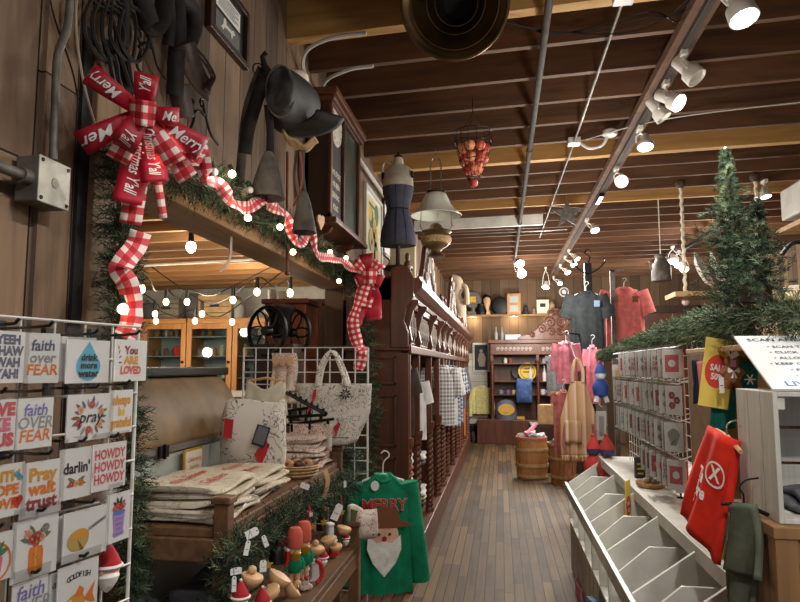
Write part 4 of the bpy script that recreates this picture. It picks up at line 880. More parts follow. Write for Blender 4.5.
# ---------------------------------------------------------------- wire rack of sticker cards, left foreground
P0 = V((-.78, 1.14, 1.68)); ra_ = math.radians(12); RU = V((math.sin(ra_), math.cos(ra_), 0)); RN = V((math.cos(ra_), -math.sin(ra_), 0)); G0 = P0-RN*.11
rk = thing('card_rack', 'pale wire grid rack of sticker cards in the left foreground', 'wire rack', (G0.x, G0.y, 0)); ro = rk.location.copy()
ua = (aP(-60, 310, G0, RN)-G0).dot(RU); ub = (aP(138, 335, G0, RN)-G0).dot(RU); zt = aP(60, 321, G0, RN).z
m = MB('white_metal', ro)
def gpt(u, z): p = G0+RU*u; return V((p.x, p.y, z))
k = 0
while ua+k*.076 <= ub+.001: u = ua+k*.076; m.cyl(gpt(u, .02), gpt(u, zt), .0028, n=5); k += 1
m.cyl(gpt(ub, 0), gpt(ub, zt), .004, n=6)
for k in range(22): m.cyl(gpt(ua, zt-.076*k)+RN*.004, gpt(ub, zt-.076*k)+RN*.004, .0028, n=5)
m.build('grid_panel', rk)
for u in (ua+.1, ub-.05):
    m = MB('black_iron', ro); m.cyl(gpt(u, .015)-RN*.2, gpt(u, .015)+RN*.1, .014, n=8); m.build('foot', rk)
def hook(p):
    m = MB('black_iron', ro); q = p+V((0, 0, .045)); a = q-RN*.115; m.tube([a+V((0, 0, .012)), a, q-RN*.02+V((0, 0, .001)), q+RN*.012+V((0, 0, .003)), q+RN*.02+V((0, 0, .01))], .003, 6); m.box(a+RN*.004, (.012, .02, .03)); m.build('hook', rk)
COL = {k: flat(c) for k, c in dict(teal=(86, 172, 200), blue=(70, 120, 190), purple=(126, 116, 180), orange=(222, 124, 48), gold=(216, 152, 52), yellow=(226, 186, 74), maroon=(150, 58, 62), pink=(222, 110, 136), rose=(206, 88, 92), green=(86, 130, 92), dark=(44, 44, 52), slate=(92, 96, 120), brown=(128, 92, 60), tan=(190, 160, 92), lilac=(176, 140, 200), red=(204, 52, 48), peach=(236, 176, 150), grey=(150, 148, 150), coral=(214, 96, 84)).items()}
def card(rect, label, fn, turn=0.0, d=0.0, grp=None, hk=True, pl=None):
    x0, y0, x1, y1 = rect; cx, cy = (x0+x1)/2, (y0+y1)/2; p0, n, u = pl or (P0, RN, RU); p0 = p0+n*d
    c = aP(cx, cy, p0, n); w = (aP(x1, cy, p0, n)-aP(x0, cy, p0, n)).length; h = abs(aP(cx, y1, p0, n).z-aP(cx, y0, p0, n).z)
    t = thing('sticker_card', label, 'card', c, 0, grp); X = Matrix.Rotation(turn, 3, 'Z') @ u
    Mx = frame((0, 0, 0), X, (0, 0, 1)) 
    m = MB('paper'); m.M = Mx; m.bx(-w/2, w/2, -h/2, h/2, -.003, 0); b = m.build('card_face', t)
    m = MB('paper'); m.M = Mx; fn(m, w, h); m.build('printed_design', b)
    m = MB('poly_bag'); m.M = Mx; m.grid(4, 5, lambda a, q: (-w/2-.003+a*(w+.006), -h/2-.004+q*(h+.026), .003+.0025*math.sin(a*9+q*7)*math.sin(q*5+1))); m.build('clear_sleeve', t, smooth=True)
    if hk: hook(c+V((0, 0, h/2-.035)))
    return t
def T(m, s, size, x, y, col, sh=0, b=.012, sx=1, rot=0, z=.0008): m.use(COL[col] if col in COL else col); m.text(s, size, (x, y), z, sh, b, sx, rot)
def lines(ls, col, size, sh=0, b=.02, sx=1, gap=1.0, x=0, y=0, rot=0):
    def f(m, w, h):
        n = len(ls)
        for k, s in enumerate(ls): T(m, s, size*1.12*h, x*w, y*h+(n/2-.5-k)*size*gap*h, col[k % len(col)], sh, b, sx, rot)
    return f
def flower(m, x, y, r, col, z=.001, n=6):
    m.use(COL[col])
    for k in range(n): a = 2*PI*k/n; m.disc((x+r*.55*math.cos(a), y+r*.55*math.sin(a)), r*.5, z, 9)
    m.use(COL['gold']); m.disc((x, y), r*.28, z+.0003, 8)
def leaf(m, x, y, L, a, col='green', z=.0007):
    c, s = math.cos(a), math.sin(a); m.use(COL[col]); m.poly([(x+u*c-v*s, y+u*s+v*c) for u, v in ((0, 0), (L*.3, L*.16), (L*.7, L*.14), (L, 0), (L*.7, -L*.14), (L*.3, -L*.16))], z)
def d_drop(m, w, h):
    m.use(COL['teal']); r = h*.35; pts = [(r*math.cos(a), -h*.1+r*math.sin(a)) for a in [math.radians(d) for d in range(155, 386, 11)]]; m.poly(pts+[(0, h*.47)], .0006)
    for s, y, z_ in (('drink', .09, .22), ('more', -.09, .22), ('water', -.28, .24)): T(m, s, h*z_, 0, h*y, 'black_ink', 0, .035, z=.0022)
def d_loved(m, w, h):
    for s, y, c in (("You", .24, 'maroon'), ('ARE', .0, 'gold'), ('LOVED', -.24, 'coral')): T(m, s, h*.26, 0, h*y, c, 0, .05, .92 if s == 'LOVED' else 1.1)
    for a in range(4): leaf(m, -w*.38, h*(-.05+.1*a), w*.1, .6*a, 'maroon')
def d_pray(m, w, h):
    rr = random.Random(4)
    for k in range(18): a = 2*PI*k/18; leaf(m, w*.22*math.cos(a), h*.22*math.sin(a), w*rr.uniform(.14, .22), a, rr.choice(['slate', 'brown', 'grey']))
    for k in range(6): flower(m, w*.27*math.cos(k*1.05+.4), h*.27*math.sin(k*1.05+.4), w*.07, rr.choice(['peach', 'rose']))
    T(m, 'pray', h*.36, 0, 0, 'black_ink', .25, .008, z=.0018)
def d_flh(m, w, h):
    for s, y, c in (('FAITH', .26, 'gold'), ('HOPE', .0, 'orange'), ('LOVE', -.26, 'orange')): T(m, s, h*.27, 0, h*y, c, 0, .05)
    m.use(COL['teal'])
    for k in range(4): m.disc((w*(.3+.035*k), h*(.3-.03*k)), w*.05, .0013, 10)
    m.use(COL['red']); m.disc((w*.3, -h*.22), w*.08, .0013, 12); m.disc((w*.4, -h*.2), w*.08, .0013, 12); m.poly([(w*.23, -h*.25), (w*.48, -h*.22), (w*.37, -h*.38)], .0012)
def d_darlin(m, w, h):
    T(m, "darlin'", h*.3, 0, h*.1, 'dark', 0, .03, .9)
    for k in range(3): flower(m, w*(-.15+.15*k), -h*.2, w*.08, ('rose', 'peach', 'orange')[k])
    for a in (2.6, 3.3, .5, -.1): leaf(m, w*.0, -h*.2, w*.3, a)
def d_jar(m, w, h):
    m.use(COL['orange']); m.prism([(-w*.12, h*.02), (w*.14, h*.02), (w*.17, -.06*h), (w*.17, -h*.36), (w*.12, -h*.42), (-w*.1, -h*.42), (-w*.15, -h*.36), (-w*.15, -.06*h)], 0, .0008)
    m.use(COL['gold']); m.bx(-w*.03, w*.03, -h*.4, h*.0, 0, .0011)
    for k, (x, y) in enumerate(((-.1, .16), (.02, .2), (.12, .16), (0, .1), (.2, .3), (-.18, .26))): flower(m, w*x, h*y, w*.09, ('rose', 'coral', 'peach', 'coral', 'grey', 'peach')[k], .0014)
    for a in (.3, .9, 2.4, 2.9, 2.0): leaf(m, w*.0, h*.12, w*.36, a)
    for k in range(4): leaf(m, w*(-.06+.05*k), h*(-.12-.06*k), w*.07, .7, 'green', .0014)
def d_cookie(m, w, h):
    m.use(COL['tan']); m.poly([(w*(-.18)+w*.24*math.cos(a), -h*.1+h*.22*math.sin(a)) for a in [math.radians(d) for d in range(0, 360, 15)]], .0007)
    m.use(COL['brown']); m.poly([(-w*.2, -h*.06), (-w*.12, -h*.32), (-w*.04, -h*.3)], .0011); m.use(COL['gold']); m.poly([(w*(-.14)+w*.2*math.cos(a), -h*.04+h*.17*math.sin(a)) for a in [math.radians(d) for d in range(-10, 190, 15)]], .0010)
    m.use(COL['grey']); q = [(w*.04, h*.03), (w*.45, h*.2), (w*.46, h*.28), (w*.05, h*.11)]; m.poly(q, .0008); T(m, 'YOUR FUTURE', h*.05, w*.25, h*.155, 'dark', 0, .01, 1, .36, .0014)
def d_cup(m, w, h):
    m.use(COL['lilac']); m.prism([(-w*.26, h*.08), (w*.26, h*.1), (w*.2, -h*.38), (-w*.18, -h*.4)], 0, .0008); m.use(COL['blue']); m.disc((0, h*.1), w*.27, .0012, 16, .3)
    for k in range(4): flower(m, w*(-.18+.12*k), h*(.2+.03*(k % 2)), w*.1, ('rose', 'coral', 'red', 'pink')[k], .0014)
    for a in (.6, 1.2, 1.9, 2.5): leaf(m, 0, h*.2, h*.24, a, 'dark')
    for k, s in enumerate(('GRANT', 'WINE', 'YOU', 'PLANTED')): T(m, s, h*.085, 0, -h*(.04+.1*k), 'purple', 0, .02, z=.0014)
def d_vase(m, w, h):
    m.use(COL['pink']); m.prism([(-w*.2, h*.0), (w*.24, h*.0), (w*.2, -h*.32), (-w*.16, -h*.32)], 0, .0008)
    for a in (.4, .9, 1.5, 2.1, 2.7): leaf(m, 0, 0, w*.42, a)
    m.use(COL['orange']); m.ring2((0, -h*.1), w*.4, w*.45, .0007)
def d_goldfish(m, w, h):
    for k, s in enumerate('GOLDFISH'): a = (3.5-k)*.16; T(m, s, h*.13, -w*.42*math.sin(a)*1.1, h*(.24+.06*math.cos(a*2)), 'black_ink', 0, .02, rot=a*.3)
    m.use(COL['gold']); m.poly([(w*.24*math.cos(a)-w*.06, -h*.16+h*.16*math.sin(a)) for a in [2*PI*k/20 for k in range(20)]], .0008)
    m.use(COL['orange']); m.poly([(w*.14, -h*.14), (w*.42, h*.12), (w*.36, -h*.1), (w*.44, -h*.26), (w*.3, -h*.22)], .0012); m.poly([(-w*.1, -.04*h), (w*.02, h*.12), (w*.14, h*.04), (w*.1, -h*.08)], .0011)
    m.use('paper'); m.disc((-w*.2, -h*.12), w*.05, .0013, 10); m.use('black_ink'); m.disc((-w*.21, -h*.12), w*.025, .0016, 8); T(m, 'SWIM IT', h*.1, 0, -h*.42, 'black_ink', 0, .02)
CARDS = [((-14, 331, 30, 383), 'card with grey block letters HEH HAW, top row at the left edge', lines(['YEEH', 'SHAW', 'WAH', 'YAH!'], ['slate'], .22, 0, .05), .15, 0),
 ((28, 333, 57, 383), 'card turned slightly aside, faith over fear in grey and orange, top row', lines(['faith', 'over', 'FEAR'], ['slate', 'grey', 'orange'], .27, .1, .02, .9, .9), -.25, 0),
 ((67, 340, 110, 383), 'white card with a blue drop reading drink more water', d_drop, 0, 0), ((56, 337, 96, 381), 'card hanging behind the blue drop card', lambda m, w, h: None, 0, -.012),
 ((113, 340, 149, 381), 'card reading You ARE LOVED in maroon and gold, right end of top row', d_loved, .1, 0),
 ((-26, 400, 16, 452), 'card with pink puffy letters LOVE LIKE JESUS at the left edge', lines(['LOVE', 'LIKE', 'JESUS'], ['rose', 'pink', 'rose'], .3, 0, .06), 0, 0),
 ((17, 398, 53, 448), 'card with faith over FEAR in lilac and orange script, second row', lines(['faith', 'OVER', 'FEAR'], ['purple', 'grey', 'orange'], .3, .15, .015, .95, .85), 0, 0),
 ((68, 394, 112, 440), 'card with the word pray in a wreath of pale flowers', d_pray, 0, 0), ((108, 390, 134, 433), 'card with curly golden yellow script, right end of second row', lines(['always', 'be', 'grateful'], ['gold', 'yellow', 'gold'], .26, .1, .05, .8), .1, -.004),
 ((-20, 465, 24, 518), 'card with faith hope love in orange, a teal hand and red heart', d_flh, 0, 0), ((22, 461, 62, 515), 'card reading Pray wait trust in gold and orange letters', lines(['Pray', 'wait', 'trust'], ['gold', 'orange', 'maroon'], .3, 0, .04, 1, .85), 0, 0),
 ((60, 448, 93, 498), "card with darlin' in dark letters over flowers, third row", d_darlin, 0, -.003), ((93, 443, 126, 489), 'card repeating HOWDY three times in pink letters', lines(['HOWDY']*3, ['rose'], .26, 0, .03, .75), 0, 0),
 ((-28, 535, 13, 583), 'card with a pink flower pot and leaves at the left edge', d_vase, 0, 0), ((14, 518, 57, 577), 'card with flowers in an orange jar, fourth row', d_jar, 0, 0),
 ((65, 509, 107, 557), 'card with a golden fortune cookie and paper slip', d_cookie, 0, 0), ((57, 512, 98, 556), 'card hanging behind the fortune cookie card', lambda m, w, h: None, 0, -.012), ((106, 493, 131, 541), 'card with flowers in a lilac cup, right end of fourth row', d_cup, .1, -.003),
 ((13, 580, 46, 640), 'card with lilac faith script in the bottom row', lines(['faith', 'OVER', 'FEAR'], ['purple', 'grey', 'orange'], .3, .15, .015, .95, .85, y=.05), 0, 0),
 ((44, 570, 84, 625), 'card behind the goldfish card in the bottom row, letters GO showing', d_goldfish, 0, -.012), ((59, 563, 97, 622), 'card with an orange goldfish under the word GOLDFISH', d_goldfish, 0, 0)]
for r_, lb, fn, tn, dd in CARDS: card(r_, lb, fn, tn, dd, hk='behind' not in lb)

# ---------------------------------------------------------------- gnome ornaments on the post garland
def gnome(p, h, label, tilt=0, grp=None):
    t = thing('santa_ornament', label, 'ornament', p, 0, grp); t.rotation_euler = (0, tilt, 0)
    m = MB('santa_red'); m.lathe([(.25*h, .52*h), (.26*h, .56*h), (.2*h, .7*h), (.11*h, .86*h), (.04*h, .97*h)], n=14); m.build('hat', t, smooth=True)
    m = MB('white_beard'); m.lathe([(.27*h, .49*h), (.3*h, .53*h), (.27*h, .57*h)], n=14); m.build('hat_trim', t, smooth=True); m = MB('white_beard'); m.ball((0, 0, .985*h), .05*h, 6); m.build('pompom', t, smooth=True)
    m = MB('skin'); m.ball((0, 0, .44*h), .22*h, 8); m.ball((0, -.22*h, .43*h), .045*h, 6); m.build('face', t, smooth=True)
    m = MB('white_beard'); m.lathe([(.02*h, 0), (.1*h, .06*h), (.19*h, .2*h), (.24*h, .34*h), (.2*h, .42*h)], (0, -.03*h, 0), 12); m.build('beard', t, smooth=True)
    for s in (-1, 1): m = MB('black_ink'); m.ball((s*.08*h, -.2*h, .49*h), .025*h, 5); m.build('eye', t)
    m = MB('black_iron'); m.cyl((0, 0, h), (0, 0, h*1.25), .001, n=4); m.build('hanging_loop', t); return t
gnome(aP(134, 596, P0+RU*.12, RN)-RN*.07, .1, 'white-bearded ornament in a pointed red hat at the right edge of the card rack'); gnome(aP(129, 505, P0+RU*.1, RN)-RN*.07, .085, 'red-hatted ornament peeking out beside the lilac cup card')

# ---------------------------------------------------------------- stepped wooden bench
t = thing('display_bench', 'stepped brown wooden bench with corner posts holding folded towels', 'bench', (-1.0, 2.7, 0)); o = t.location.copy(); BZ = 1.10
m = MB('bench_wood', o); m.bx(-1.25, -.86, 1.97, 3.45, BZ-.03, BZ); m.build('top_board', t, bevel=.005)
m = MB('bench_wood', o); m.bx(-.855, -.66, 1.97, 3.0, .765, .79); m.build('lower_board', t, bevel=.004)
for q in ((-1.25, -.87, 1.955, 1.985, BZ-.10, BZ-.03), (-.875, -.85, 1.97, 3.45, BZ-.10, BZ-.03), (-.685, -.655, 1.97, 3.0, .70, .765), (-1.25, -.87, 1.955, 1.985, .66, .72), (-.685, -.655, 1.97, 3.0, .2, .26), (-1.24, -1.21, 1.97, 3.45, .62, .72)):
    m = MB('bench_wood', o); m.bx(*q); m.build('rail', t, bevel=.004)
for x, y, z in ((-.865, 1.985, BZ+.075), (-1.23, 1.985, BZ+.02), (-.865, 3.43, BZ+.06), (-1.23, 3.43, BZ+.02), (-.67, 1.985, .83), (-.67, 2.985, .88)):
    m = MB('bench_wood', o); m.bx(x-.024, x+.024, y-.024, y+.024, 0, z); ps = m.build('post', t, bevel=.004); m = MB('bench_wood', o); m.bx(x-.032, x+.032, y-.032, y+.032, z, z+.022); m.build('post_cap', ps, bevel=.005)
def slab(w, d, h, seed, m, uvp=None):
    rr = random.Random(seed); rs = []; N = 16; n = 20
    for i in range(N+1):
        f = i/N; y = (f-.5)*d; e = 1-.5*max(0, abs(f-.5)*2-.9)*10*.3; ring = []
        for k in range(n):
            q = 2*PI*k/n; c, s = math.cos(q), math.sin(q); px_ = (abs(c)**.35)*(1 if c > 0 else -1); pz = (abs(s)**.55)*(1 if s > 0 else -1)
            ring.append(V((px_*w/2*(e*.97+.02*math.sin(seed+7*f)), y+.006*math.sin(3*q+seed), h/2+pz*h/2*(e*.85+.14*math.sin(5*f+seed*2+q))+.006*math.sin(6*f+2.2*c+seed*1.7))))
        rs.append(ring)
    m.rings(rs); return m
FT = 0
def towel_stack(x, y, z, n, w, d, h, where, seed, mt='towel_canvas', rz=0, top=None, grp=None):
    for k in range(n):
        m = MB(mt); slab(w*(1-.012*((k*7+seed) % 4)), d, h, seed+k, m); last = k == n-1
        lb = ('top' if last else 'bottom' if k == 0 else ('second', 'third', 'fourth', 'fifth', 'sixth', 'seventh')[k-1]+' from the bottom')+' folded '+where
        o = m.build('folded_towel', loc=(x+.012*math.sin(seed+k*2.1), y+.012*math.cos(seed*2+k*1.7), z+k*h*.86), smooth=True, ang=80); o.rotation_euler = (0, 0, rz+.05*math.sin(seed*3+k)); tag(o, lb, 'folded cloth', grp)
        if last and top:
            for s, yy in zip(top, (.07, -.02)): q = MB('red_ink'); q.M = TR(0, 0, h*.97+.0005); q.text(s, .06, (yy*1.1, .0), .003, .3, .012, 1, PI/2); q.build('printed_script', o)
towel_stack(-1.05, 2.17, BZ+.001, 5, .35, .33, .027, 'cream towel of the nearest bench stack', 1, top=('Celebrate', 'the Season'), grp='folded towels on the bench')
towel_stack(-1.05, 2.52, BZ+.001, 4, .34, .33, .027, 'cream towel stacked before the cardinal bag', 5, top=('Merry', 'Christmas'), grp='folded towels on the bench')
towel_stack(-1.04, 3.27, BZ+.001, 6, .32, .28, .029, 'white towel stacked under the black hangers', 9, 'print_floral', grp='folded towels on the bench')
# clear packets between the stacks and the front edge
m = MB('poly_bag'); m.M = TR(-.915, 2.35, BZ+.002); m.grid(6, 14, lambda u, v: ((u-.5)*.09, (v-.5)*.5, .03+.02*math.sin(u*5+v*11)*math.sin(v*7))); m.one('plastic_packets', 'crinkled clear plastic packets along the front edge of the bench top', 'packet', solid=.002)
# cardinal print bag, stuffed
def pillow(c, w, h, d, mt, name, label, cat, rz=0, tilt=0, fold=.15):
    t = thing(name, label, cat, c, rz); m = MB(mt); rs = []
    for i in range(15):
        f = i/14; z = f*h; a = w/2*(1-.08*(2*f-1)**2-fold*.4*max(0, f-.8)*5*.3); b = d/2*max(.08, (1-(2*f-1)**4))
        rs.append([V((a*(abs(math.cos(q))**.6)*(1 if math.cos(q) > 0 else -1)*(1+.02*math.sin(7*f+q)), b*math.sin(q)*(1+.12*math.sin(4*q+6*f))+tilt*z, z+.012*math.sin(3*q+2)*f)) for q in [2*PI*k/28 for k in range(28)]])
    m.rings(rs); m.build('bag_body', t, smooth=True, ang=80); return t
def cardinal(m, s, z=.0):
    m.use('red_ink'); m.poly([(p[0]*s, p[1]*s) for p in ((-.5, -.05), (-.35, .2), (-.1, .45), (.02, .78), (.14, .55), (.28, .45), (.2, .25), (.12, -.05), (-.05, -.4), (-.15, -.9), (-.28, -.88), (-.3, -.4))], z); m.use('black_ink'); m.poly([(p[0]*s, p[1]*s) for p in ((.14, .42), (.26, .44), (.22, .28), (.12, .3))], z+.0006)
p = aY(257, 474, 2.86); bt = pillow((p.x-.02, 2.86, BZ), .3, .345, .15, 'print_canvas', 'cardinal_bag', 'stuffed white bag with grey leaf print and a red cardinal on the bench', 'bag', rz=.12)
m = MB(); m.M = frame((.075, -.105, .125), (1, .0, 0), (0, .05, 1)); cardinal(m, .085); m.build('cardinal_print', bt); m = MB(); m.M = frame((-.09, -.1, .24), (1, 0, 0), (0, .05, 1)); m.use('red_ink'); m.poly([(-.02, -.05), (.02, -.05), (.025, .03), (-.015, .035)]); m.build('cardinal_print', bt)
m = MB('black_ink'); m.M = frame((.06, -.108, .2), (.96, 0, -.28), (.27, .1, .95)); m.bx(-.03, .03, -.045, .045, 0, .003); m.use('grey_cloth').bx(-.024, .024, -.035, .04, .003, .004); m.build('hang_tag', bt)
# wicker basket with small ornaments
c = aY(301, 492, 2.93); c.z = BZ; c.x = -.93; t = thing('wicker_basket', 'shallow round wicker basket of small brown ornaments beside the cardinal bag', 'basket', c)
m = MB('wicker'); m.lathe([(.075, .002), (.09, .02), (.1, .05), (.105, .055), (.1, .06), (.093, .05), (.08, .012), (.001, .01)], n=28, cap=True)
for z, r in ((.015, .088), (.03, .094), (.045, .1)): m.tube([(r*(1+.02*(k % 2))*math.cos(2*PI*k/40), r*(1+.02*(k % 2))*math.sin(2*PI*k/40), z) for k in range(40)], .005, 5, True)
m.build('woven_bowl', t, smooth=True)
rr = random.Random(8)
for k in range(7):
    a = 2*PI*k/6; r = .05 if k < 6 else 0; m = MB(rr.choice(['tan_cloth', 'copper_rust', 'dark_leather'])); m.ball((c.x+r*math.cos(a), c.y+r*math.sin(a), c.z+.06), .026, 7, (1, .8, .9)); m.use('red_ink'); m.ball((c.x+r*math.cos(a), c.y+r*math.sin(a)-.018, c.z+.068), .007, 5)
    m.one('felt_ornament', 'small brown felt ornament in the wicker basket on the bench', 'ornament', 'ornaments in the wicker basket', smooth=True)

# ---------------------------------------------------------------- pine garland along the bench with ornaments
gl = [aX(x, y, -.80) for x, y in ((228, 640), (224, 585), (232, 555), (248, 545), (266, 540), (284, 522), (300, 508), (318, 500), (335, 492), (350, 480))]
m = MB('twig'); m.tube(spline(gl, 4), .007, 5); needles(m, spline(gl, 4), .085, 520, 12, .022, 14)
m.one('evergreen_garland', 'pine garland draped along the front of the wooden bench, hung with ornaments', 'garland', 'christmas garlands')
gl = [aX(x, y, -.86) for x, y in ((340, 452), (350, 462), (358, 480), (352, 500))]; m = MB('twig'); m.tube(spline(gl, 4), .006, 5); needles(m, spline(gl, 4), .1, 380, 13, .024, 14); m.one('evergreen_garland', 'short bushy end of pine garland at the far corner of the bench', 'garland', 'christmas garlands')
OX = -.72
def at_o(x, y, X=OX): return aX(x, y, X)
def paper_tag(x, y, w, h, rot, label, X=-.705):
    p = at_o(x, y, X); n = (CAM-p).normalized(); n = (n+V((.3, 0, .1))).normalized(); ex = V((-n.y, n.x, 0)).normalized(); ex = -ex if ex.x < 0 else ex
    m = MB('paper'); m.M = frame(p, ex, V((0, 0, 1))) @ Matrix.Rotation(rot, 4, 'Z'); m.prism([(-w/2, -h/2), (w/2, -h/2), (w/2, h*.35), (w*.3, h/2), (-w*.3, h/2), (-w/2, h*.35)], 0, .0012); m.use('black_ink'); m.disc((0, h*.38), .002, .0016, 8)
    m.bx(-w*.3, w*.3, -h*.1, -h*.07, .0012, .0016); m.use('twig'); m.cyl((0, h*.4, .001), (0, h*.4+.03, -.01), .0007, n=4); m.one('price_tag', label, 'tag', 'price tags on the bench garland')
for i, (x, y, w, h, r, lb) in enumerate(((252, 533, .024, .038, -1.2, 'wide white tag turned sideways at the left of the bench garland'), (247, 548, .014, .04, -.2, 'narrow white tag under the sideways tag on the bench garland'), (265, 541, .014, .036, .35, 'slanted narrow white tag left of the black bell'), (263, 566, .02, .034, .0, 'upright white tag on the round wooden bird ornament'), (236, 571, .03, .018, .05, 'small white tag lying flat above the red santa hat'), (234, 584, .012, .04, 0, 'long thin white tag beside the lowest santa hat'), (305, 486, .034, .02, -.4, 'white tag tilted on the garland under the wicker basket'), (311, 514, .012, .016, 0, 'tiny square white tag above the gold star'), (337, 512, .034, .07, -.45, 'largest white paper tag at the right of the bench garland'), (345, 484, .012, .03, 0, 'small white tag high at the far end of the bench garland'))): paper_tag(x, y, w, h, r, lb)
def nutcracker(x, y0, y1, label, c1, c2):
    p = at_o(x, y1, -.70); q = at_o(x, y0, -.70); h = q.z-p.z; t = thing('gnome_ornament', label, 'ornament', p); t.rotation_euler = (0, 0, .5)
    m = MB(c1); m.lathe([(.13*h, .66*h), (.135*h, .72*h), (.13*h, .9*h), (.09*h, .98*h), (.02*h, h)], n=14); m.build('hat', t, smooth=True)
    m = MB('natural_wood'); m.ball((0, 0, .6*h), .105*h, 8); m.build('head', t, smooth=True)
    m = MB('gold'); m.lathe([(.02*h, .4*h), (.09*h, .48*h), (.1*h, .58*h), (.07*h, .6*h)], (0, -.045*h, 0), 12); m.build('beard', t, smooth=True)
    m = MB(c2); m.lathe([(.1*h, .26*h), (.125*h, .32*h), (.13*h, .44*h), (.07*h, .52*h)], n=14); m.build('coat', t, smooth=True)
    for s in (-1, 1): m = MB('natural_wood' if c2 == 'green_tee' else 'red_ink'); m.cyl((s*.05*h, 0, .26*h), (s*.055*h, 0, .06*h), .045*h, .035*h, 9); m.use('red_ink'); m.ball((s*.055*h, -.02*h, .035*h), .045*h, 6, (1, 1.5, .8)); m.build('leg', t, smooth=True)
    for s in (-1, 1): m = MB(c2); m.tube([(s*.11*h, 0, .48*h), (s*.15*h, -.01*h, .38*h), (s*.13*h, -.04*h, .3*h)], .035*h, 8); m.build('arm', t, smooth=True)
    m = MB('twig'); m.cyl((0, 0, h), (0, 0, h*1.45), .0012, n=4); m.build('hanging_loop', t)
mat('hat_coral', (196, 84, 66), .7, 0, .1)
nutcracker(294, 527, 588, 'left of the two tall wooden gnome ornaments with coral hats', 'hat_coral', 'green_tee'); nutcracker(303, 521, 580, 'right of the two tall wooden gnome ornaments with coral hats', 'hat_coral', 'green_tee')
def wood_bird(x, y, s, label, tilt, head=True):
    p = at_o(x, y, -.69); t = thing('wooden_bird', label, 'ornament', p); t.rotation_euler = (.1, tilt, .6)
    m = MB('natural_wood'); m.lathe([(.001, -.5*s), (.3*s, -.44*s), (.55*s, -.2*s), (.64*s, .05*s), (.6*s, .16*s), (.3*s, .24*s), (.001, .26*s)], n=20); m.build('body', t, smooth=True)
    if head: m = MB('natural_wood'); m.ball((-.1*s, 0, .42*s), .26*s, 9); m.build('head', t, smooth=True); m = MB('gold'); m.cyl((-.1*s, -.24*s, .42*s), (-.1*s, -.4*s, .38*s), .05*s, .006*s, 7); m.build('beak', t)
    m = MB('twig'); m.cyl((0, 0, .3*s), (0, 0, 1.5*s), .0012, n=4); m.build('hanging_loop', t)
wood_bird(279, 578, .062, 'large tilted natural wood bird ornament, low and nearest on the bench garland', .55, False); wood_bird(316, 549, .05, 'natural wood bird ornament with a round head right of the gnomes', .1); wood_bird(328, 540, .046, 'smooth wood bird ornament tucked behind the round-headed bird', -.3, False); wood_bird(344, 529, .052, 'farthest natural wood bird ornament near the end post', .2, False); wood_bird(252, 578, .05, 'pale wood bird ornament between the lowest tags', .2)
for x, y, s, lb in ((240, 602, .075, 'lowest red santa hat ornament at the near end of the bench garland'), (262, 606, .075, 'red santa hat ornament beneath the large wood bird'), ): gnome(at_o(x, y+14, -.70), s*1.25, lb)
p = at_o(277, 553, -.74); m = MB('black_iron'); m.lathe([(.03, -.03), (.028, -.02), (.024, .01), (.014, .026), (.004, .03), (.004, .05)], p, 18); m.one('black_bell', 'black bell ornament hanging behind the large wood bird', 'ornament', smooth=True)
for x, y, lb in ((268, 565, 'gold star ornament beside the upright white tag'), (312, 527, 'gold star ornament between gnomes and round-headed bird'), (324, 522, 'gold star ornament above the smooth wood bird'), (342, 512, 'gold star ornament beside the red stocking at the far end')):
    p = at_o(x, y, -.70); m = MB('gold'); m.M = frame(p, (.8, .5, 0), (0, 0, 1)); m.prism([((.016 if j % 2 == 0 else .007)*math.cos(PI/2+PI*j/5), (.016 if j % 2 == 0 else .007)*math.sin(PI/2+PI*j/5)) for j in range(10)], -.003, .003); m.use('twig'); m.cyl((0, .016, 0), (0, .05, -.01), .0008, n=4); m.one('gold_star', lb, 'ornament', 'gold stars on the bench garland')
def stocking(x, y, h, mt, label):
    p = at_o(x, y, -.72); m = MB(mt); m.M = frame(p, (.7, .7, 0), (0, 0, 1)); m.prism([(-.2*h, h), (-.2*h, .3*h), (-.3*h, .1*h), (-.15*h, 0), (.35*h, .02*h), (.42*h, .16*h), (.2*h, .3*h), (.16*h, h)], -.014, .014); m.use('white_beard'); m.bx(-.24*h, .2*h, .84*h, 1.02*h, -.018, .018); m.one('small_stocking', label, 'ornament', 'small stockings on the bench garland', bevel=.006)
wood_bird(293, 590, .052, 'natural wood bird lying under the gnome pair on the lower bench board', .9); wood_bird(336, 547, .042, 'little wood bird with round head low beside the farthest bird', -.2); wood_bird(270, 592, .05, 'wood bird resting below the large tilted bird on the bench', -.5, False)
for x, y, s_, lb in ((323, 562, .075, 'santa ornament standing right of the red candy cane'), (346, 540, .065, 'farthest santa ornament beside the end post of the bench')): gnome(at_o(x, y+6, -.69), s_, lb)
stocking(304, 590, .08, 'print_floral', 'floral print stocking ornament at the feet of the right gnome'); stocking(333, 556, .07, 'red_tee', 'small red stocking ornament between the far santa and the wood birds'); stocking(288, 566, .06, 'red_tee', 'small red stocking ornament left of the gnome coats')
stocking(330, 540, .07, 'white_cloth', 'small white stocking ornament behind the wood birds'); stocking(314, 583, .085, 'white_cloth', 'white stocking ornament with grey print lying by the gnome feet')
for x, y0, y1, lb in ((283, 537, 565, 'thin red candle-shaped ornament left of the gnomes'), (309, 505, 535, 'red icicle ornament right of the gnomes'), (341, 497, 528, 'red icicle ornament near the far wood bird')):
    a, b = at_o(x, y0, -.745), at_o(x, y1, -.745); m = MB('red_ink'); m.tube([a, a.lerp(b, .2), a.lerp(b, .6), b], [.002, .008, .007, .001], 8); m.one('red_icicle', lb, 'ornament', 'red icicles on the bench garland', smooth=True)
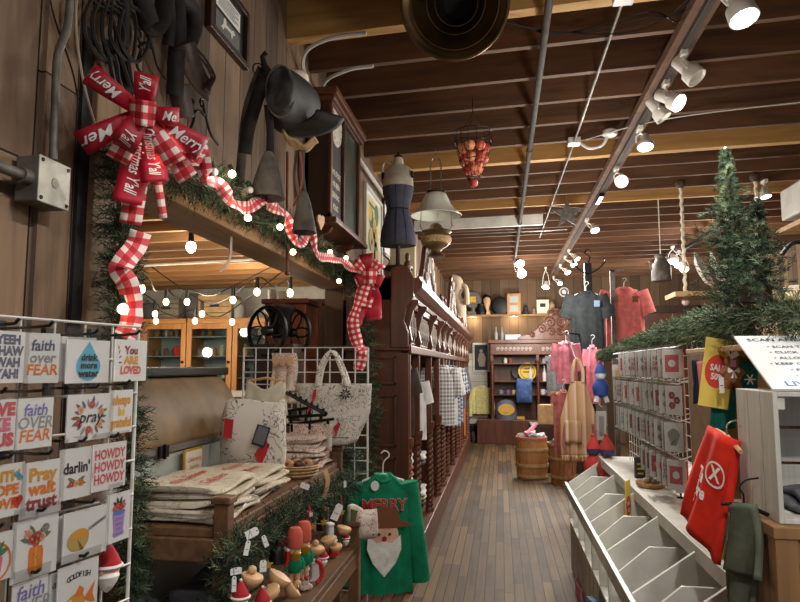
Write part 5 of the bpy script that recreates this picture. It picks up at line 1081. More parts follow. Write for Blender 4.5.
p = at_o(315, 572, -.70); m = MB('red_ink'); m.M = frame(p, (.8, .6, 0), (0, 0, 1)); m.tube([(.03*math.cos(a), .04*math.sin(a), 0) for a in [math.radians(d) for d in range(-80, 100, 15)]], .008, 8); m.one('candy_cane', 'red curved candy-cane ornament over the white stocking', 'ornament', smooth=True)
a, b = at_o(325, 470, -.76), at_o(327, 510, -.76); m = MB('natural_wood'); m.ribbon(spline([a, a.lerp(b, .3)+V((.01, 0, 0)), a.lerp(b, .7)-V((.01, 0, 0)), b], 5), .022, lambda i: (.7, .7, .2)); m.one('tan_ribbon', 'tan ribbon strip hanging from the bench garland in front of the far towels', 'ribbon', solid=.002)
p = at_o(358, 520, -.66); t = thing('felt_slipper', 'cream felt wedge with dark green rim near the end post of the bench', 'slipper', p); m = MB('cream_fabric'); m.M = frame((0, 0, 0), (.75, .6, 0), (0, 0, 1)); m.prism([(-.05, -.03), (.05, -.05), (.045, 0), (.02, .05), (-.02, .075), (-.05, .07)], -.02, .02); m.build('sole', t, bevel=.01); m = MB(flat((84, 84, 50))); m.M = frame((0, 0, 0), (.75, .6, 0), (0, 0, 1)); m.prism([(-.048, -.02), (.028, -.035), (.02, .01), (-.01, .045), (-.046, .058)], .02, .024); m.build('lining', t)
p = at_o(364, 542, -.62); pillow((p.x, p.y+.05, p.z), .11, .12, .05, 'print_floral', 'printed_pouch', 'small printed pouch hanging at the end of the bench by the green sweater', 'pouch', rz=.5)
# shirts lying folded on the lower level under the bench top
m = MB('grey_cloth'); slab(.25, .45, .08, 3, m); o_ = m.build('folded_fabric', loc=(-1.06, 2.45, .745), smooth=True, ang=80); tag(o_, 'crumpled grey fabric heap under the bench top behind the garland', 'cloth')
m = MB('bench_wood'); m.bx(-1.245, -.88, 1.99, 3.42, .715, .74); tag(o_, o_['label'], 'cloth'); m.one('shelf_board', 'inner board under the bench top, behind the garland', 'shelf board')
# ---------------------------------------------------------------- white wire panel with bags and hangers, behind the bench
YG = 3.62; a = aY(244, 348, YG); b = aY(368, 350, YG)
t = thing('wire_grid_panel', 'white wire grid panel standing behind the bench, hung with bags', 'wire panel', ((a.x+b.x)/2, YG, 0)); o = t.location.copy(); x0, x1, zt = a.x, b.x, a.z
m = MB('white_metal', o); n = 10
for k in range(n+1): x = x0+(x1-x0)*k/n; m.cyl((x, YG, .03), (x, YG, zt), .0035 if 0 < k < n else .006, n=6)
for k in range(23): z = zt-.07*k; m.cyl((x0, YG-.004, z), (x1, YG-.004, z), .0035, n=6)
m.build('wire_grid', t)
for x in (x0+.03, x1-.03): m = MB('white_metal', o); m.bx(x-.012, x+.012, YG-.04, YG+.2, 0, .03); m.build('foot', t)
# quilted tote
T0 = aY(333, 444, 3.42); k = (T0-CAM).dot(FW)/F; t = thing('tote_bag', 'big quilted white tote with cardinal print and rolled handles on the wire panel', 'bag', T0)
OUT = [(-28, 2), (10, 0), (26, 3), (36, 14), (40, 58), (-14, 60), (-38, 62), (-41, 38), (-36, 12)]
def toteP(u, v, f):
    xl = (-22-14*min(1, v*2.2)-(3*v)); xr = 24+12*min(1, v*2.0)+3*v; bt = -8*math.sin(PI*u)*(1-v); x = xl+(xr-xl)*u; z = bt*0+60*v+3*(1-v)*(abs(u-.5)*2)**3
    th = .05*math.sin(PI*u)**.6*(1-.6*v); return (x*k, -f*th-.004*f*math.sin(9*u+6*v), z*k)
m = MB('print_quilt')
for f in (1, -1): m.grid(16, 14, lambda u, v: toteP(u, v, f))
m.build('bag_body', t, smooth=True, solid=.004)
for f in (1, -1):
    m = MB('print_canvas'); P = spline([(-16*k, -f*.03, 58*k), (-13*k, -f*.035, 76*k), (-5*k, -f*.02, 90*k), (2*k, -f*.02, 89*k), (10*k, -f*.035, 72*k), (15*k, -f*.03, 58*k)], 6); m.tube(P, .011, 8); m.build('handle', t, smooth=True)
m = MB('black_ink')
for q in range(9): m.M = frame((15*k, -.062, 50*k), (1, 0, 0), (0, .2, 1)) @ Matrix.Rotation(q*.7, 4, 'Z'); m.poly([(.004, 0), (.02, .006), (.034, 0), (.02, -.006)], 0)
m.build('berry_print', t); m = MB('red_ink')
m.M = frame((8*k, -.066, 17*k), (1, 0, 0), (0, 0, 1)); cardinal(m, .05); m.use('twig').bx(-.07, .06, -.052, -.048, 0, .001); m.build('cardinal_print', t); m = MB('red_ink'); m.M = frame((-19*k, -.05, 44*k), (1, 0, -.3), (.3, 0, 1)); m.use('red_ink'); m.poly([(-.014, -.06), (0, -.07), (.012, .02), (.004, .06), (-.012, .05), (-.004, .0)], 0); m.build('red_bird_print', t)
# apron print hanging left of the tote, and cream blouse
def drape(name, label, cat, px, Y, mt, fn, grp=None, solid=.004, extra=None, nx=16, ny=14):
    p = aY(px[0], px[1], Y); k = (p-CAM).dot(FW)/F; t = thing(name, label, cat, p, 0, grp); m = MB(mt); m.grid(nx, ny, lambda u, v: tuple(c*k if i != 1 else c for i, c in enumerate(fn(u, v)))); m.build('cloth', t, smooth=True, solid=solid)
    if extra: extra(t, k)
    return t
drape('tea_towel', 'white floral cloth with pale hearts clipped to the wire panel beside the blouse', 'cloth', (284, 353), 3.56, 'print_floral', lambda u, v: ((u-.5)*26+1.5*math.sin(6*v), .014*math.sin(u*14)*(.3+v), -50*v))
for i, x in enumerate((276, 283, 290)):
    p = aY(x, 361, 3.52); m = MB('natural_wood'); m.M = frame(p, (1, 0, 0), (0, 0, 1)); m.prism([(0, -.03), (.022, -.002), (.02, .016), (.008, .022), (0, .014), (-.008, .022), (-.02, .016), (-.022, -.002)], 0, .008); m.one('wooden_heart', ('left', 'middle', 'right')[i]+' of the three pale wooden hearts on the floral cloth', 'ornament', 'wooden hearts on the wire panel')
def blouse_x(t, k):
    m = MB('natural_wood'); m.tube([(-20*k, .0, -1*k), (0, 0, 2*k), (20*k, .0, -1*k)], .008, 6); m.build('hanger_bar', t, smooth=True)
drape('cream_blouse', 'cream cowl-neck blouse hung over the left end of the wire panel', 'blouse', (266, 380), 3.44, 'cream_fabric', lambda u, v: ((u-.5)*(40+7*v), -.02*math.sin(u*PI)-.012*math.sin(u*16+2*v)*v, -44*v-(9*math.sin(PI*u)**2)*(1-v)**2), extra=blouse_x)
# black clip bar and hangers
a, b = aY(287, 393, 3.35), aY(326, 414, 3.12); t = thing('clip_bar', 'black slanting bar of clips sticking out from the wire panel', 'display arm', a); m = MB('black_iron', a); m.tube([a, b], .011, 8); m.cyl(a, (a.x, YG-.01, a.z+.01), .006, n=6); m.build('bar', t)
for q in range(7):
    p = a.lerp(b, (q+.6)/7); m = MB('black_iron', a); m.box(p+V((0, 0, .012)), (.008, .02, .02)); m.build('clip', t)
for i, (xa, ya, xb, yb, Y, lb) in enumerate(((288, 411, 313, 407, 3.4, 'highest black clip hanger on the wire panel'), (287, 417, 326, 415, 3.34, 'middle black clip hanger on the wire panel'), (287, 425, 334, 419, 3.3, 'lowest and widest black clip hanger, holding the floral cloth'))):
    a, b = aY(xa, ya, Y), aY(xb, yb, Y); c = a.lerp(b, .5); t = thing('clip_hanger', lb, 'hanger', c, 0, 'black clip hangers'); m = MB('black_iron', c); m.tube([a, b], .008, 7); m.tube(spline([c, c+V((0, 0, .03)), c+V((.008, .01, .05)), c+V((.0, .02, .062))], 4), .003, 5); m.build('bar', t)
    for q in (.12, .5, .88): p = a.lerp(b, q); m = MB('black_iron', c); m.box(p+V((0, -.006, -.018)), (.014, .012, .04)); m.build('clip', t)
drape('floral_cloth', 'white floral printed cloth held by the lowest black hanger', 'cloth', (311, 424), 3.29, 'print_floral', lambda u, v: ((u-.5)*44, .012*math.sin(u*18)*v, -26*v))

# ---------------------------------------------------------------- the long mahogany cabinet
mat('scroll_panel', (170, 158, 150), .5, .1, .1, 30); XF = -.67; XBK = -1.17
def column(x, y, z0, z1):
    m = MB('mahogany'); m.lathe([(.042, 0), (.042, .03), (.03, .045), (.04, .06), (.03, .08)], (0, 0, z0), 20)
    H = z1-z0; rs = []; N = 60
    for i in range(N+1):
        z = z0+.08+(H-.2)*i/N; rs.append([V((r*math.cos(q), r*math.sin(q), z)) for q in [2*PI*k/20 for k in range(20)] for r in (.032*(1+.2*math.cos(2*(q-z*62))),)])
    m.rings(rs); m.lathe([(.03, 0), (.042, .02), (.034, .035), (.046, .06), (.05, .1), (.05, .12)], (0, 0, z1-.12), 20); return m
FR = [('nearest', 4.75), ('middle', 7.72), ('farthest', 10.69)]
for ci, (wd, Y0) in enumerate(FR):
    Y1 = Y0+2.95; t = thing('backbar_cabinet', wd+' section of the long carved mahogany cabinet along the left of the aisle', 'cabinet', (-.92, Y0, 0), 0, 'mahogany cabinet sections'); L = 2.95
    xf, xb = XF+.92, XBK+.92
    m = MB('mahogany_long'); m.bx(xb, xf+.03, 0, L, 0, .24); m.build('base', t, bevel=.006)
    m = MB('mahogany'); m.bx(xb, xb+.025, 0, L, .24, 2.1); m.build('back_panel', t)
    for y in (0, L-.03):
        m = MB('mahogany'); m.bx(xb, xf, y, y+.03, .24, 1.72); m.bx(xb, xf-.03, y, y+.03, 1.72, 2.28)
        if y == 0:
            for z0, z1 in ((.35, .95), (1.02, 1.4), (1.47, 1.68)): 
                for q in ((xb+.09, xb+.11, z0, z1), (xf-.11, xf-.09, z0, z1), (xb+.09, xf-.09, z0, z0+.02), (xb+.09, xf-.09, z1-.02, z1)): m.bx(q[0], q[1], -.012, 0, q[2], q[3])
            m.bx(xb-.01, xf+.01, -.02, 0, 1.72, 1.76)
        m.build('end_panel', t, bevel=.004)
        m = MB('mahogany'); m.M = frame((xf-.05, y+.03, 0), (1, 0, 0), (0, 0, 1)); m.prism([(-.08, 1.74), (.05, 1.74), (.05, 1.86), (.02, 1.94), (.04, 2.04), (.09, 2.12), (.10, 2.24), (.06, 2.33), (0, 2.36), (-.08, 2.33)], 0, .035 if y else .06); m.build('scroll_end', t, bevel=.006)
    for z, x in ((.62, .1), (.98, .06), (1.36, .0)):
        m = MB('mahogany_long'); m.bx(xb, xf-.06-x, .03, L-.03, z-.012, z+.012); m.build('shelf', t)
    cols = (.06, .62, 1.55, 2.35, 2.88); zs = 1.02
    for y in cols:
        m = column(0, 0, .24, zs+.06); m.v = [p+V((xf-.02, y, 0)) for p in m.v]; m.build('twisted_column', t, smooth=True, ang=60)
        m = MB('mahogany'); m.bx(xf-.055, xf+.005, y-.032, y+.032, zs+.06, 1.74); m.build('post', t, bevel=.006)
        m = MB('mahogany'); m.M = frame((xf-.03, y, 0), (1, 0, 0), (0, 0, 1)); m.prism([(0, 1.74), (.03, 1.74), (.05, 1.8), (.03, 1.9), (.06, 2.02), (.1, 2.08), (.1, 2.1), (0, 2.1)], -.025, .025); m.build('corbel', t, bevel=.004)
    m = MB('mahogany_long'); m.bx(xf-.06, xf+.02, 0, L, 1.70, 1.76); m.bx(xf-.06, xf+.0, 0, L, 2.05, 2.12); m.build('frieze_rail', t, bevel=.004)
    m = MB('mahogany_long'); m.M = frame((xf, 0, 2.10), (0, 1, 0), (0, 0, 1)); 
    prof = [(-.25, 0), (.02, 0), (.03, .03), (.06, .05), (.1, .09), (.11, .13), (.09, .14), (.09, .16), (-.25, .16)]
    m.M = Matrix(); m.rings([[V((xf+x, y, 2.10+z)) for x, z in prof] for y in (0.0, L)]); m.build('cornice', t)
    m = MB('mahogany_long'); m.bx(xb, xf-.1, .03, L-.03, 2.2, 2.235); m.build('top_board', t)
    # carved scroll panels between the corbels
    for y0, y1 in zip(cols[:-1], cols[1:]):
        m = MB('scroll_panel'); xx = xf-.035; w = y1-y0-.06; n = max(2, int(w/.13))
        for j in range(n):
            yc = y0+.03+w*(j+.5)/n; r = w/n*.42
            for s in (-1, 1):
                P = [V((xx+.02*math.sin(PI*q/16), yc+s*r*(.55+.45*math.cos(q*.5))*(1-q/22)*(.9), 1.9+(.11-.0075*q)*math.sin(q*.5+.6)*1.05)) for q in range(17)]; m.tube(P, .010, 5)
            m.tube([(xx, yc, 1.78), (xx+.025, yc, 1.9), (xx, yc, 2.03)], .009, 5)
        m.tube([(xx, y0+.03, 1.785), (xx, y1-.03, 1.785)], .01, 5); m.tube([(xx, y0+.03, 2.03), (xx, y1-.03, 2.03)], .01, 5)
        m.build('carved_scroll', t, smooth=True)
        m = MB('black_gap'); m.bx(xb+.03, xf-.1, y0+.03, y1-.03, 1.76, 1.78); m.build('frieze_floor', t)
    # crest on top of the cornice
    m = MB('mahogany'); yc = L*.42; m.M = frame((xf+.0, yc, 2.25), (0, 1, 0), (0, 0, 1)) @ Matrix.Diagonal((1, 1.3, 1, 1))
    m.prism([(-.75, 0), (.75, 0), (.74, .07), (.5, .1), (.36, .2), (.26, .3), (.16, .36), (.1, .44), (0, .47), (-.1, .44), (-.16, .36), (-.26, .3), (-.36, .2), (-.5, .1), (-.74, .07)], -.02, .02)
    cr = m.build('crest', t, bevel=.006)
    m = MB('scroll_panel'); m.M = frame((xf+.025, yc, 2.25), (0, 1, 0), (0, 0, 1)) @ Matrix.Diagonal((1, 1.3, 1, 1))
    for s in (-1, 1):
        for (cx, cy, r) in ((.1, .22, .09), (.22, .15, .07), (.36, .09, .05), (.06, .36, .05)): m.tube([(s*(cx+r*(1-q/20)*math.cos(q*.62)), cy+r*(1-q/20)*math.sin(q*.62), .01) for q in range(18)], .011, 5)
    m.build('crest_carving', cr, smooth=True)
    for y in (.08, yc-.78, yc+.78, L-.06): m = MB('mahogany'); m.lathe([(.03, 0), (.03, .02), (.014, .04), (.02, .07), (.03, .1), (.024, .14), (.012, .155), (.02, .175), (.016, .2), (.003, .215)], (xf-.02, y, 2.25), 14); m.build('finial', t, smooth=True)
# things standing on the cabinet top
def jug(px, py, Y, h, r, c, label):
    p = aY(px, py, Y); m = MB(flat(c)); p.x = -.88; m.lathe([(r*.8, 0), (r, h*.25), (r, h*.6), (r*.6, h*.8), (r*.45, h*.86), (r*.55, h)], (p.x, Y, 2.235), 18); m.tube(spline([(p.x, Y-r*.5, 2.235+h*.9), (p.x, Y-r*1.4, 2.235+h*.8), (p.x, Y-r*1.3, 2.235+h*.5), (p.x, Y-r*.9, 2.235+h*.4)], 4), .01, 6); m.one('stoneware_jug', label, 'jug', smooth=True)
jug(424, 270, 5.5, .34, .11, (190, 188, 176), 'pale stoneware jug behind the first crest on the mahogany cabinet')
m = MB(flat((196, 178, 140))); p = aY(409, 258, 5.2); m.bx(p.x-.14, p.x+.06, 5.1, 5.2, 2.235, 2.6); m.one('cream_box', 'cream upright box beside the dress form on the cabinet', 'box')
def garment_shape(m, w, h, d, seed, sleeves=None):
    """draped clothes on a hanger: body hangs from z=0 down"""
    rs = []
    for i in range(19):
        f = i/18; z = -h*f
        sh = min(1, .30+.70*min(1, f/.16)**.8) if f < .16 else 1.0
        a = w/2*sh*(1+.05*f); b = d*(.55+.45*min(1, f*5)); rs.append([V((a*(abs(math.cos(q))**.8)*(1 if math.cos(q) > 0 else -1), b*math.sin(q)*(1+.22*math.sin(5*math.cos(q)*2.2+seed)*min(1, f*1.6))+.006*math.sin(7*q+seed), z-.012*math.cos(q)**2*0)) for q in [2*PI*k/36 for k in range(36)]])
    m.rings(rs, True, True)
def garment(name, label, cat, loc, rz, mt, w=.5, h=.7, d=.055, sl=.22, sw=.085, sa=.9, seed=0, grp=None, collar=None, extra=None, hang=True, longs=False):
    t = thing(name, label, cat, loc, rz, grp); m = MB(mt); garment_shape(m, w, h, d, seed); m.build('body', t, smooth=True, ang=70)
    for s in (-1, 1):
        m = MB(mt); a = V((s*w*.40, 0, -h*.075)); dr = V((s*math.cos(sa), 0, -math.sin(sa))); up = V((-s*dr.z*0+dr.z*-1*0, 0, 0)); nrm = V((dr.z*-s, 0, dr.x*s)) ; rs = []
        for i in range(9):
            f = i/8; p = a+dr*sl*f+V((0, 0, -.02*f*f if longs else 0)); hw = sw*(1-.28*f if longs else 1-.08*f); dd = d*.75*(1-.2*f)
            rs.append([p+nrm*hw*math.cos(q)+V((0, dd*math.sin(q)*(1+.15*math.sin(3*q+9*f+seed)), 0)) for q in [2*PI*k/18 for k in range(18)]])
        m.rings(rs); m.build('sleeve', t, smooth=True, ang=70)
    m = MB(collar or mt); m.tube([(w*.14*math.cos(q), d*.75*math.sin(q)-.004, -.004-.03*max(0, -math.sin(q))) for q in [2*PI*k/22 for k in range(22)]], .009, 6, True); m.build('collar', t, smooth=True)
    if hang:
        m = MB('white_plastic'); m.tube(spline([(0, 0, -.01), (0, 0, .05), (.012, 0, .075), (.03, 0, .09), (.03, 0, .11), (.008, 0, .122), (-.012, 0, .108)], 4), .004, 6); m.tube([(-w*.36, 0, -h*.06), (0, 0, .0), (w*.36, 0, -h*.06)], .007, 6); m.one_ = None
        h_ = m.build('clothes_hanger', loc=V(loc)); h_.rotation_euler = (0, 0, rz); tag(h_, 'hanger holding the '+' '.join(label.split()[:12]), 'hanger')
    if extra: extra(t)
    return t
# clothes hanging out of the cabinet
gs = [(446, 366, 7.3, 'plaid_grey', .5, .75, 'pale grey checked shirt hanging out of the mahogany cabinet, nearest of the row'), (449, 367, 7.75, 'white_cloth', .5, .8, 'white shirt hanging out of the cabinet behind the checked shirt'), (452, 367, 8.2, 'plaid_blue', .5, .85, 'blue and white plaid shirt hanging out of the cabinet, nearer of two'), (456, 368, 8.7, 'plaid_blue', .5, .85, 'blue and white plaid shirt hanging out of the cabinet, farther of two'), (459, 370, 9.3, 'grey_cloth', .5, .7, 'dark grey shirt hanging deepest in the row along the cabinet')]
for i, (px, py, Y, mt, w, h, lb) in enumerate(gs):
    garment('hanging_shirt', lb, 'shirt', (-.68, Y, 1.62), .55-.05*i, mt, .36, h-.1, .06, .3, .08, 1.25, i, 'shirts hanging from the cabinet', longs=True)
for i, (Y, z, mt, lb) in enumerate(((5.0, 1.62, 'dark_leather', 'dark brown jacket hanging in the nearest bay of the mahogany cabinet'), (5.85, 1.5, 'white_cloth', 'white top hanging low between the second and third columns'),)):
    garment('hanging_shirt', lb, 'shirt', (-.83, Y, z), .5, mt, .34, .55, .05, .2, .07, 1.3, i+7, 'clothes inside the cabinet')
rr = random.Random(21)
for bay, (ya, yb) in enumerate(((4.9, 5.3), (5.5, 6.2), (6.4, 7.0), (8.0, 8.3), (8.5, 9.2))):
    for z in (.25, .634, .994):
        if rr.random() < .15: continue
        for k in range(rr.randint(2, 4)):
            mt = rr.choice(['white_cloth', 'grey_cloth', 'plaid_blue', 'navy_cloth', 'pink_cloth', 'print_floral', 'rose_cloth', 'white_cloth']); m = MB(mt); slab(.3, yb-ya-.08, .045, k+bay*5, m)
            o_ = m.build('folded_shirt', loc=(-.90, (ya+yb)/2, z+.002+.042*k), smooth=True, ang=80); tag(o_, 'folded garment stacked on a shelf inside the mahogany cabinet', 'folded clothes', 'folded clothes on the cabinet shelves')
m = MB('tan_cloth'); p = aX(461, 422, -.58); m.use(flat((212, 116, 52))); m.grid(4, 8, lambda u, v: (-.58+.02*math.sin(u*5), 10.2+(u-.5)*.16+.05*v, 1.02-.5*v)); m.one('orange_scarf', 'orange scarf hanging at the end of the clothes along the cabinet', 'scarf', smooth=True, solid=.01)
# green sweatshirt in front of the cabinet end
def sweat_print(t):
    def S(x, y, e=0): return V((x, -.074-.0-e, y))
    m = MB('cream_fabric')
    m.use('red_ink'); 
    m.M = frame((.0, -.070, -.15), (1, 0, 0), (0, 0, 1)); m.text('MERRY', .085, (0, 0), .002, 0, .02, .9); m.use('paper_cream'); m.text('MERRY', .085, (0, 0), 0, 0, .035, .9)
    m.M = frame((.0, -.074, -.32), (1, 0, 0), (0, 0, 1)); m.use('skin'); m.disc((0, .02), .075, 0, 20); m.use('white_beard'); m.poly([(-.085, .02), (-.09, -.05), (-.06, -.12), (0, -.19), (.06, -.12), (.09, -.05), (.085, .02), (.04, -.02), (0, -.01), (-.04, -.02)], .001)
    m.use(flat((120, 72, 40))); m.poly([(-.15, .07), (-.06, .055), (.06, .055), (.15, .07), (.08, .1), (.07, .15), (.0, .165), (-.07, .15), (-.08, .1)], .002); m.use('black_ink'); m.disc((-.028, .025), .008, .003, 8); m.disc((.028, .025), .008, .003, 8); m.use('santa_red'); m.disc((0, .002), .014, .003, 8); m.build('santa_print', t)
gp_ = aY(383, 474, 3.5)
tg = garment('green_sweatshirt', 'green MERRY sweatshirt with a bearded face hung at the cabinet end', 'sweatshirt', (gp_.x, gp_.y, gp_.z), .28, 'green_tee', .31, .60, .06, .5, .065, 1.40, 3, extra=sweat_print, longs=True)
m = MB('paper'); m.M = frame((gp_.x-.03, gp_.y-.072, gp_.z-.05), (1, .2, 0), (0, 0, 1)); m.disc((0, 0), .022, 0, 14, 1.2); m.one('price_tag', 'small round white tag at the neck of the green sweatshirt', 'tag', solid=.001)
# ---------------------------------------------------------------- white divided bin fixture on the right
t = thing('bin_fixture', 'long white sloping fixture of divided bins with a shelf, right of the aisle', 'display fixture', (.8, 3.8, 0)); o = t.location.copy()
BY0, BY1 = 2.42, 5.5
m = MB('white_paint', o); m.bx(.49, .512, BY0, BY1, .605, .68); m.build('front_rail', t, bevel=.003)
m = MB('white_paint', o); m.bx(.76, .782, BY0, BY1, .825, .89); m.bx(.782, 1.4, BY0, BY1, .87, .888); m.build('shelf', t, bevel=.003)
m = MB('white_paint', o); m.bx(.512, 1.0, BY0, BY1, .40, .415); m.bx(.98, 1.0, BY0, BY1, .415, .87); m.bx(.93, .98, BY0, BY1, .60, .69); m.build('bin_floor', t)
for y in (2.45, 2.86, 3.49, 4.10, 4.76, 5.42):
    m = MB('white_paint', o); m.M = frame((0, y, 0), (1, 0, 0), (0, 0, 1)); m.prism([(.512, .415), (.512, .685), (.76, .86), (.98, .86), (.98, .415)], -.009, .009); m.build('tall_divider', t, bevel=.002)
for y in (2.64, 3.18, 3.80, 4.43, 5.1):
    m = MB('white_paint', o); m.M = frame((0, y, 0), (1, 0, 0), (0, 0, 1)); m.prism([(.512, .415), (.512, .675), (.65, .79), (.93, .79), (.93, .415)], -.008, .008); m.use('black_gap'); m.disc((.75, .62), .008, .0085, 8); m.disc((.75, .62), .008, -.0085, 8); m.build('low_divider', t, bevel=.002)
m = MB('crate_white', o)
for k in range(8):
    y = 4.0+k*.185; m.bx(.525, .545, y, y+.165, .02, .40)
m.build('slat_front', t)
m = MB('white_paint', o); m.bx(.53, .56, BY0, 4.0, .0, .06); m.bx(1.36, 1.4, BY0, BY1, 0, .87); m.bx(.53, 1.36, 3.97, 4.0, 0, .40); m.build('plinth', t)
def price_sign(px, Y, w, h, label, ls, yaw=0.0, mt=(222, 196, 90)):
    p = aY(px[0], px[1], Y); t = thing('sale_sign', label, 'sign', p); X = V((math.cos(yaw), math.sin(yaw), 0)); m = MB(flat(mt)); m.M = frame((0, 0, 0), X, (0, 0, 1)); m.bx(-w/2, w/2, -h/2, h/2, -.003, 0); b = m.build('sign_board', t)
    m = MB(flat((206, 62, 48))); m.M = frame((0, 0, 0), X, (0, 0, 1)); m.disc((0, h*.02), min(w*.42, h*.3), .0008, 26, 1.35); m.use('paper')
    for k, s in enumerate(ls): m.text(s, w*.3, (0, h*(.07-.13*k)), .0014, 0, .03, .8)
    m.build('sale_print', b); return t
price_sign((628.5, 507), 4.0, .10, .30, 'yellow and red sale sign hanging on the front edge of the white shelf', ['SALE', '50%'], 1.1)
# small things in the bins and on the shelf
m = MB('teal_cloth'); slab(.2, .24, .05, 4, m); o_ = m.build('folded_shirt', loc=(.66, 3.02, .416), smooth=True, ang=80); tag(o_, 'dark green folded item in plastic in the bin nearest the red shirt', 'folded clothes')
m = MB('poly_bag'); m.M = TR(.66, 3.02, .47); m.grid(6, 6, lambda u, v: ((u-.5)*.22, (v-.5)*.24, .01*math.sin(u*9+v*7))); m.one('plastic_sleeve', 'crinkled clear plastic lying on the dark green folded item', 'packet', solid=.001)
m = MB('dark_leather'); slab(.2, .2, .04, 6, m); o_ = m.build('folded_shirt', loc=(.66, 3.33, .416), smooth=True, ang=80); tag(o_, 'dark brown folded item in the bin behind the green one', 'folded clothes')
m = MB('wicker'); p = aZ(651, 487, .889); m.lathe([(.07, 0), (.08, .01), (.09, .03), (.085, .03), (.07, .012), (.001, .01)], (p.x, p.y, .889), 22); m.one('wicker_tray', 'small round wicker tray on the white shelf under the card rack', 'tray', smooth=True)
for k in range(5): m = MB(flat(((176, 160, 120), (90, 86, 80), (190, 190, 190), (150, 110, 80), (120, 126, 110))[k])); m.ball((p.x+.035*math.cos(k*1.26), p.y+.035*math.sin(k*1.26), .922), .018, 6); m.one('small_stone', 'small trinket heaped in the wicker tray', 'trinket', 'trinkets in the wicker tray', smooth=True)
p = aZ(662, 500, .89); m = MB('poly_bag'); m.M = TR(p.x, p.y, .892); m.grid(5, 5, lambda u, v: ((u-.5)*.12, (v-.5)*.16, .012*math.sin(u*8+v*5)**2)); m.one('plastic_packet', 'loose clear packet lying on the white shelf', 'packet', solid=.001)
for i, (px, py, lb) in enumerate(((681, 498, 'black wire easel with a small label on the white shelf, left'), (688, 502, 'black wire easel at the end of the card rack, right'))):
    p = aZ(px, py, .889); m = MB('black_iron'); m.tube([(p.x, p.y, .895), (p.x, p.y+.02, .99), (p.x, p.y+.02, 1.0)], .006, 5); m.tube([(p.x-.02, p.y, .892), (p.x+.03, p.y-.03, .892), (p.x+.05, p.y-.03, .91)], .006, 5); m.use('paper').box((p.x-.0, p.y-.006, .95), (.05, .004, .07)) if i == 0 else None; m.one('wire_easel', lb, 'stand')
m = MB(flat((40, 40, 44))); p = aZ(640, 478, .889); m.bx(p.x-.03, p.x+.03, p.y-.02, p.y+.02, .889, 1.02); m.use('gold')
for k in range(3): m.box((p.x, p.y-.021, .92+.03*k), (.035, .002, .012))
m.one('black_box', 'small upright black box with gold dots under the card rack', 'box')
# toy boxes under the fixture at the floor
for i, (y, mt, lb) in enumerate(((3.9, (96, 140, 176), 'blue picture book standing on the floor under the bins'), (3.78, (196, 150, 90), 'tan picture box standing on the floor under the bins, in front of the blue book'))):
    m = MB(flat(mt)); m.bx(.50-.02*i, .525, y-.1, y+.1, 0, .30-.05*i) if False else m.box((.50, y-.02, .15-.02*i), (.03, .2, .30-.04*i), Matrix.Rotation(.25, 3, 'Z')); m.use(flat((60, 70, 60))); m.box((.484, y-.04, .14), (.004, .1, .1), Matrix.Rotation(.25, 3, 'Z')); m.one('picture_book', lb, 'book')
m = MB('pink_cloth'); m.grid(4, 10, lambda u, v: (.505+.012*math.sin(v*20), 4.0+1.0*v, .30*(1-u)*.3+.01)); m.one('pink_ribbon', 'thin pink trim lying along the foot of the white fixture', 'ribbon', solid=.004)

# ---------------------------------------------------------------- white wire card rack on the shelf
XR = .97; t = thing('card_rack', 'white wire card rack standing on the white shelf on the right', 'wire rack', (XR, 4.3, .888)); o = t.location.copy(); RY0, RY1 = 3.44, 5.3; ZR = 1.73
m = MB('white_metal', o)
for k in range(22): y = RY0+(RY1-RY0)*k/21; m.cyl((XR, y, .89), (XR, y, ZR+.01), .003, n=5)
for k in range(12): m.cyl((XR, RY0, ZR-.07*k), (XR, RY1, ZR-.07*k), .003, n=5)
m.build('wire_grid', t)
for r in range(4):
    z = ZR-.03-.185*r; m = MB('white_metal', o); m.cyl((XR-.10, RY0, z), (XR-.10, RY1, z), .004, n=6)
    for k in range(12): y = RY0+(RY1-RY0)*k/11; m.tube([(XR, y, z+.03), (XR-.05, y, z+.018), (XR-.10, y, z)], .003, 4)
    m.build('shelf_rail', t)
rr = random.Random(31); cy_ = .0; M_n = V((-.62, -.78, 0)).normalized(); X_n = V((.78, -.62, 0)).normalized()
INK = ['coral', 'rose', 'pink', 'red', 'slate', 'brown', 'maroon', 'grey']
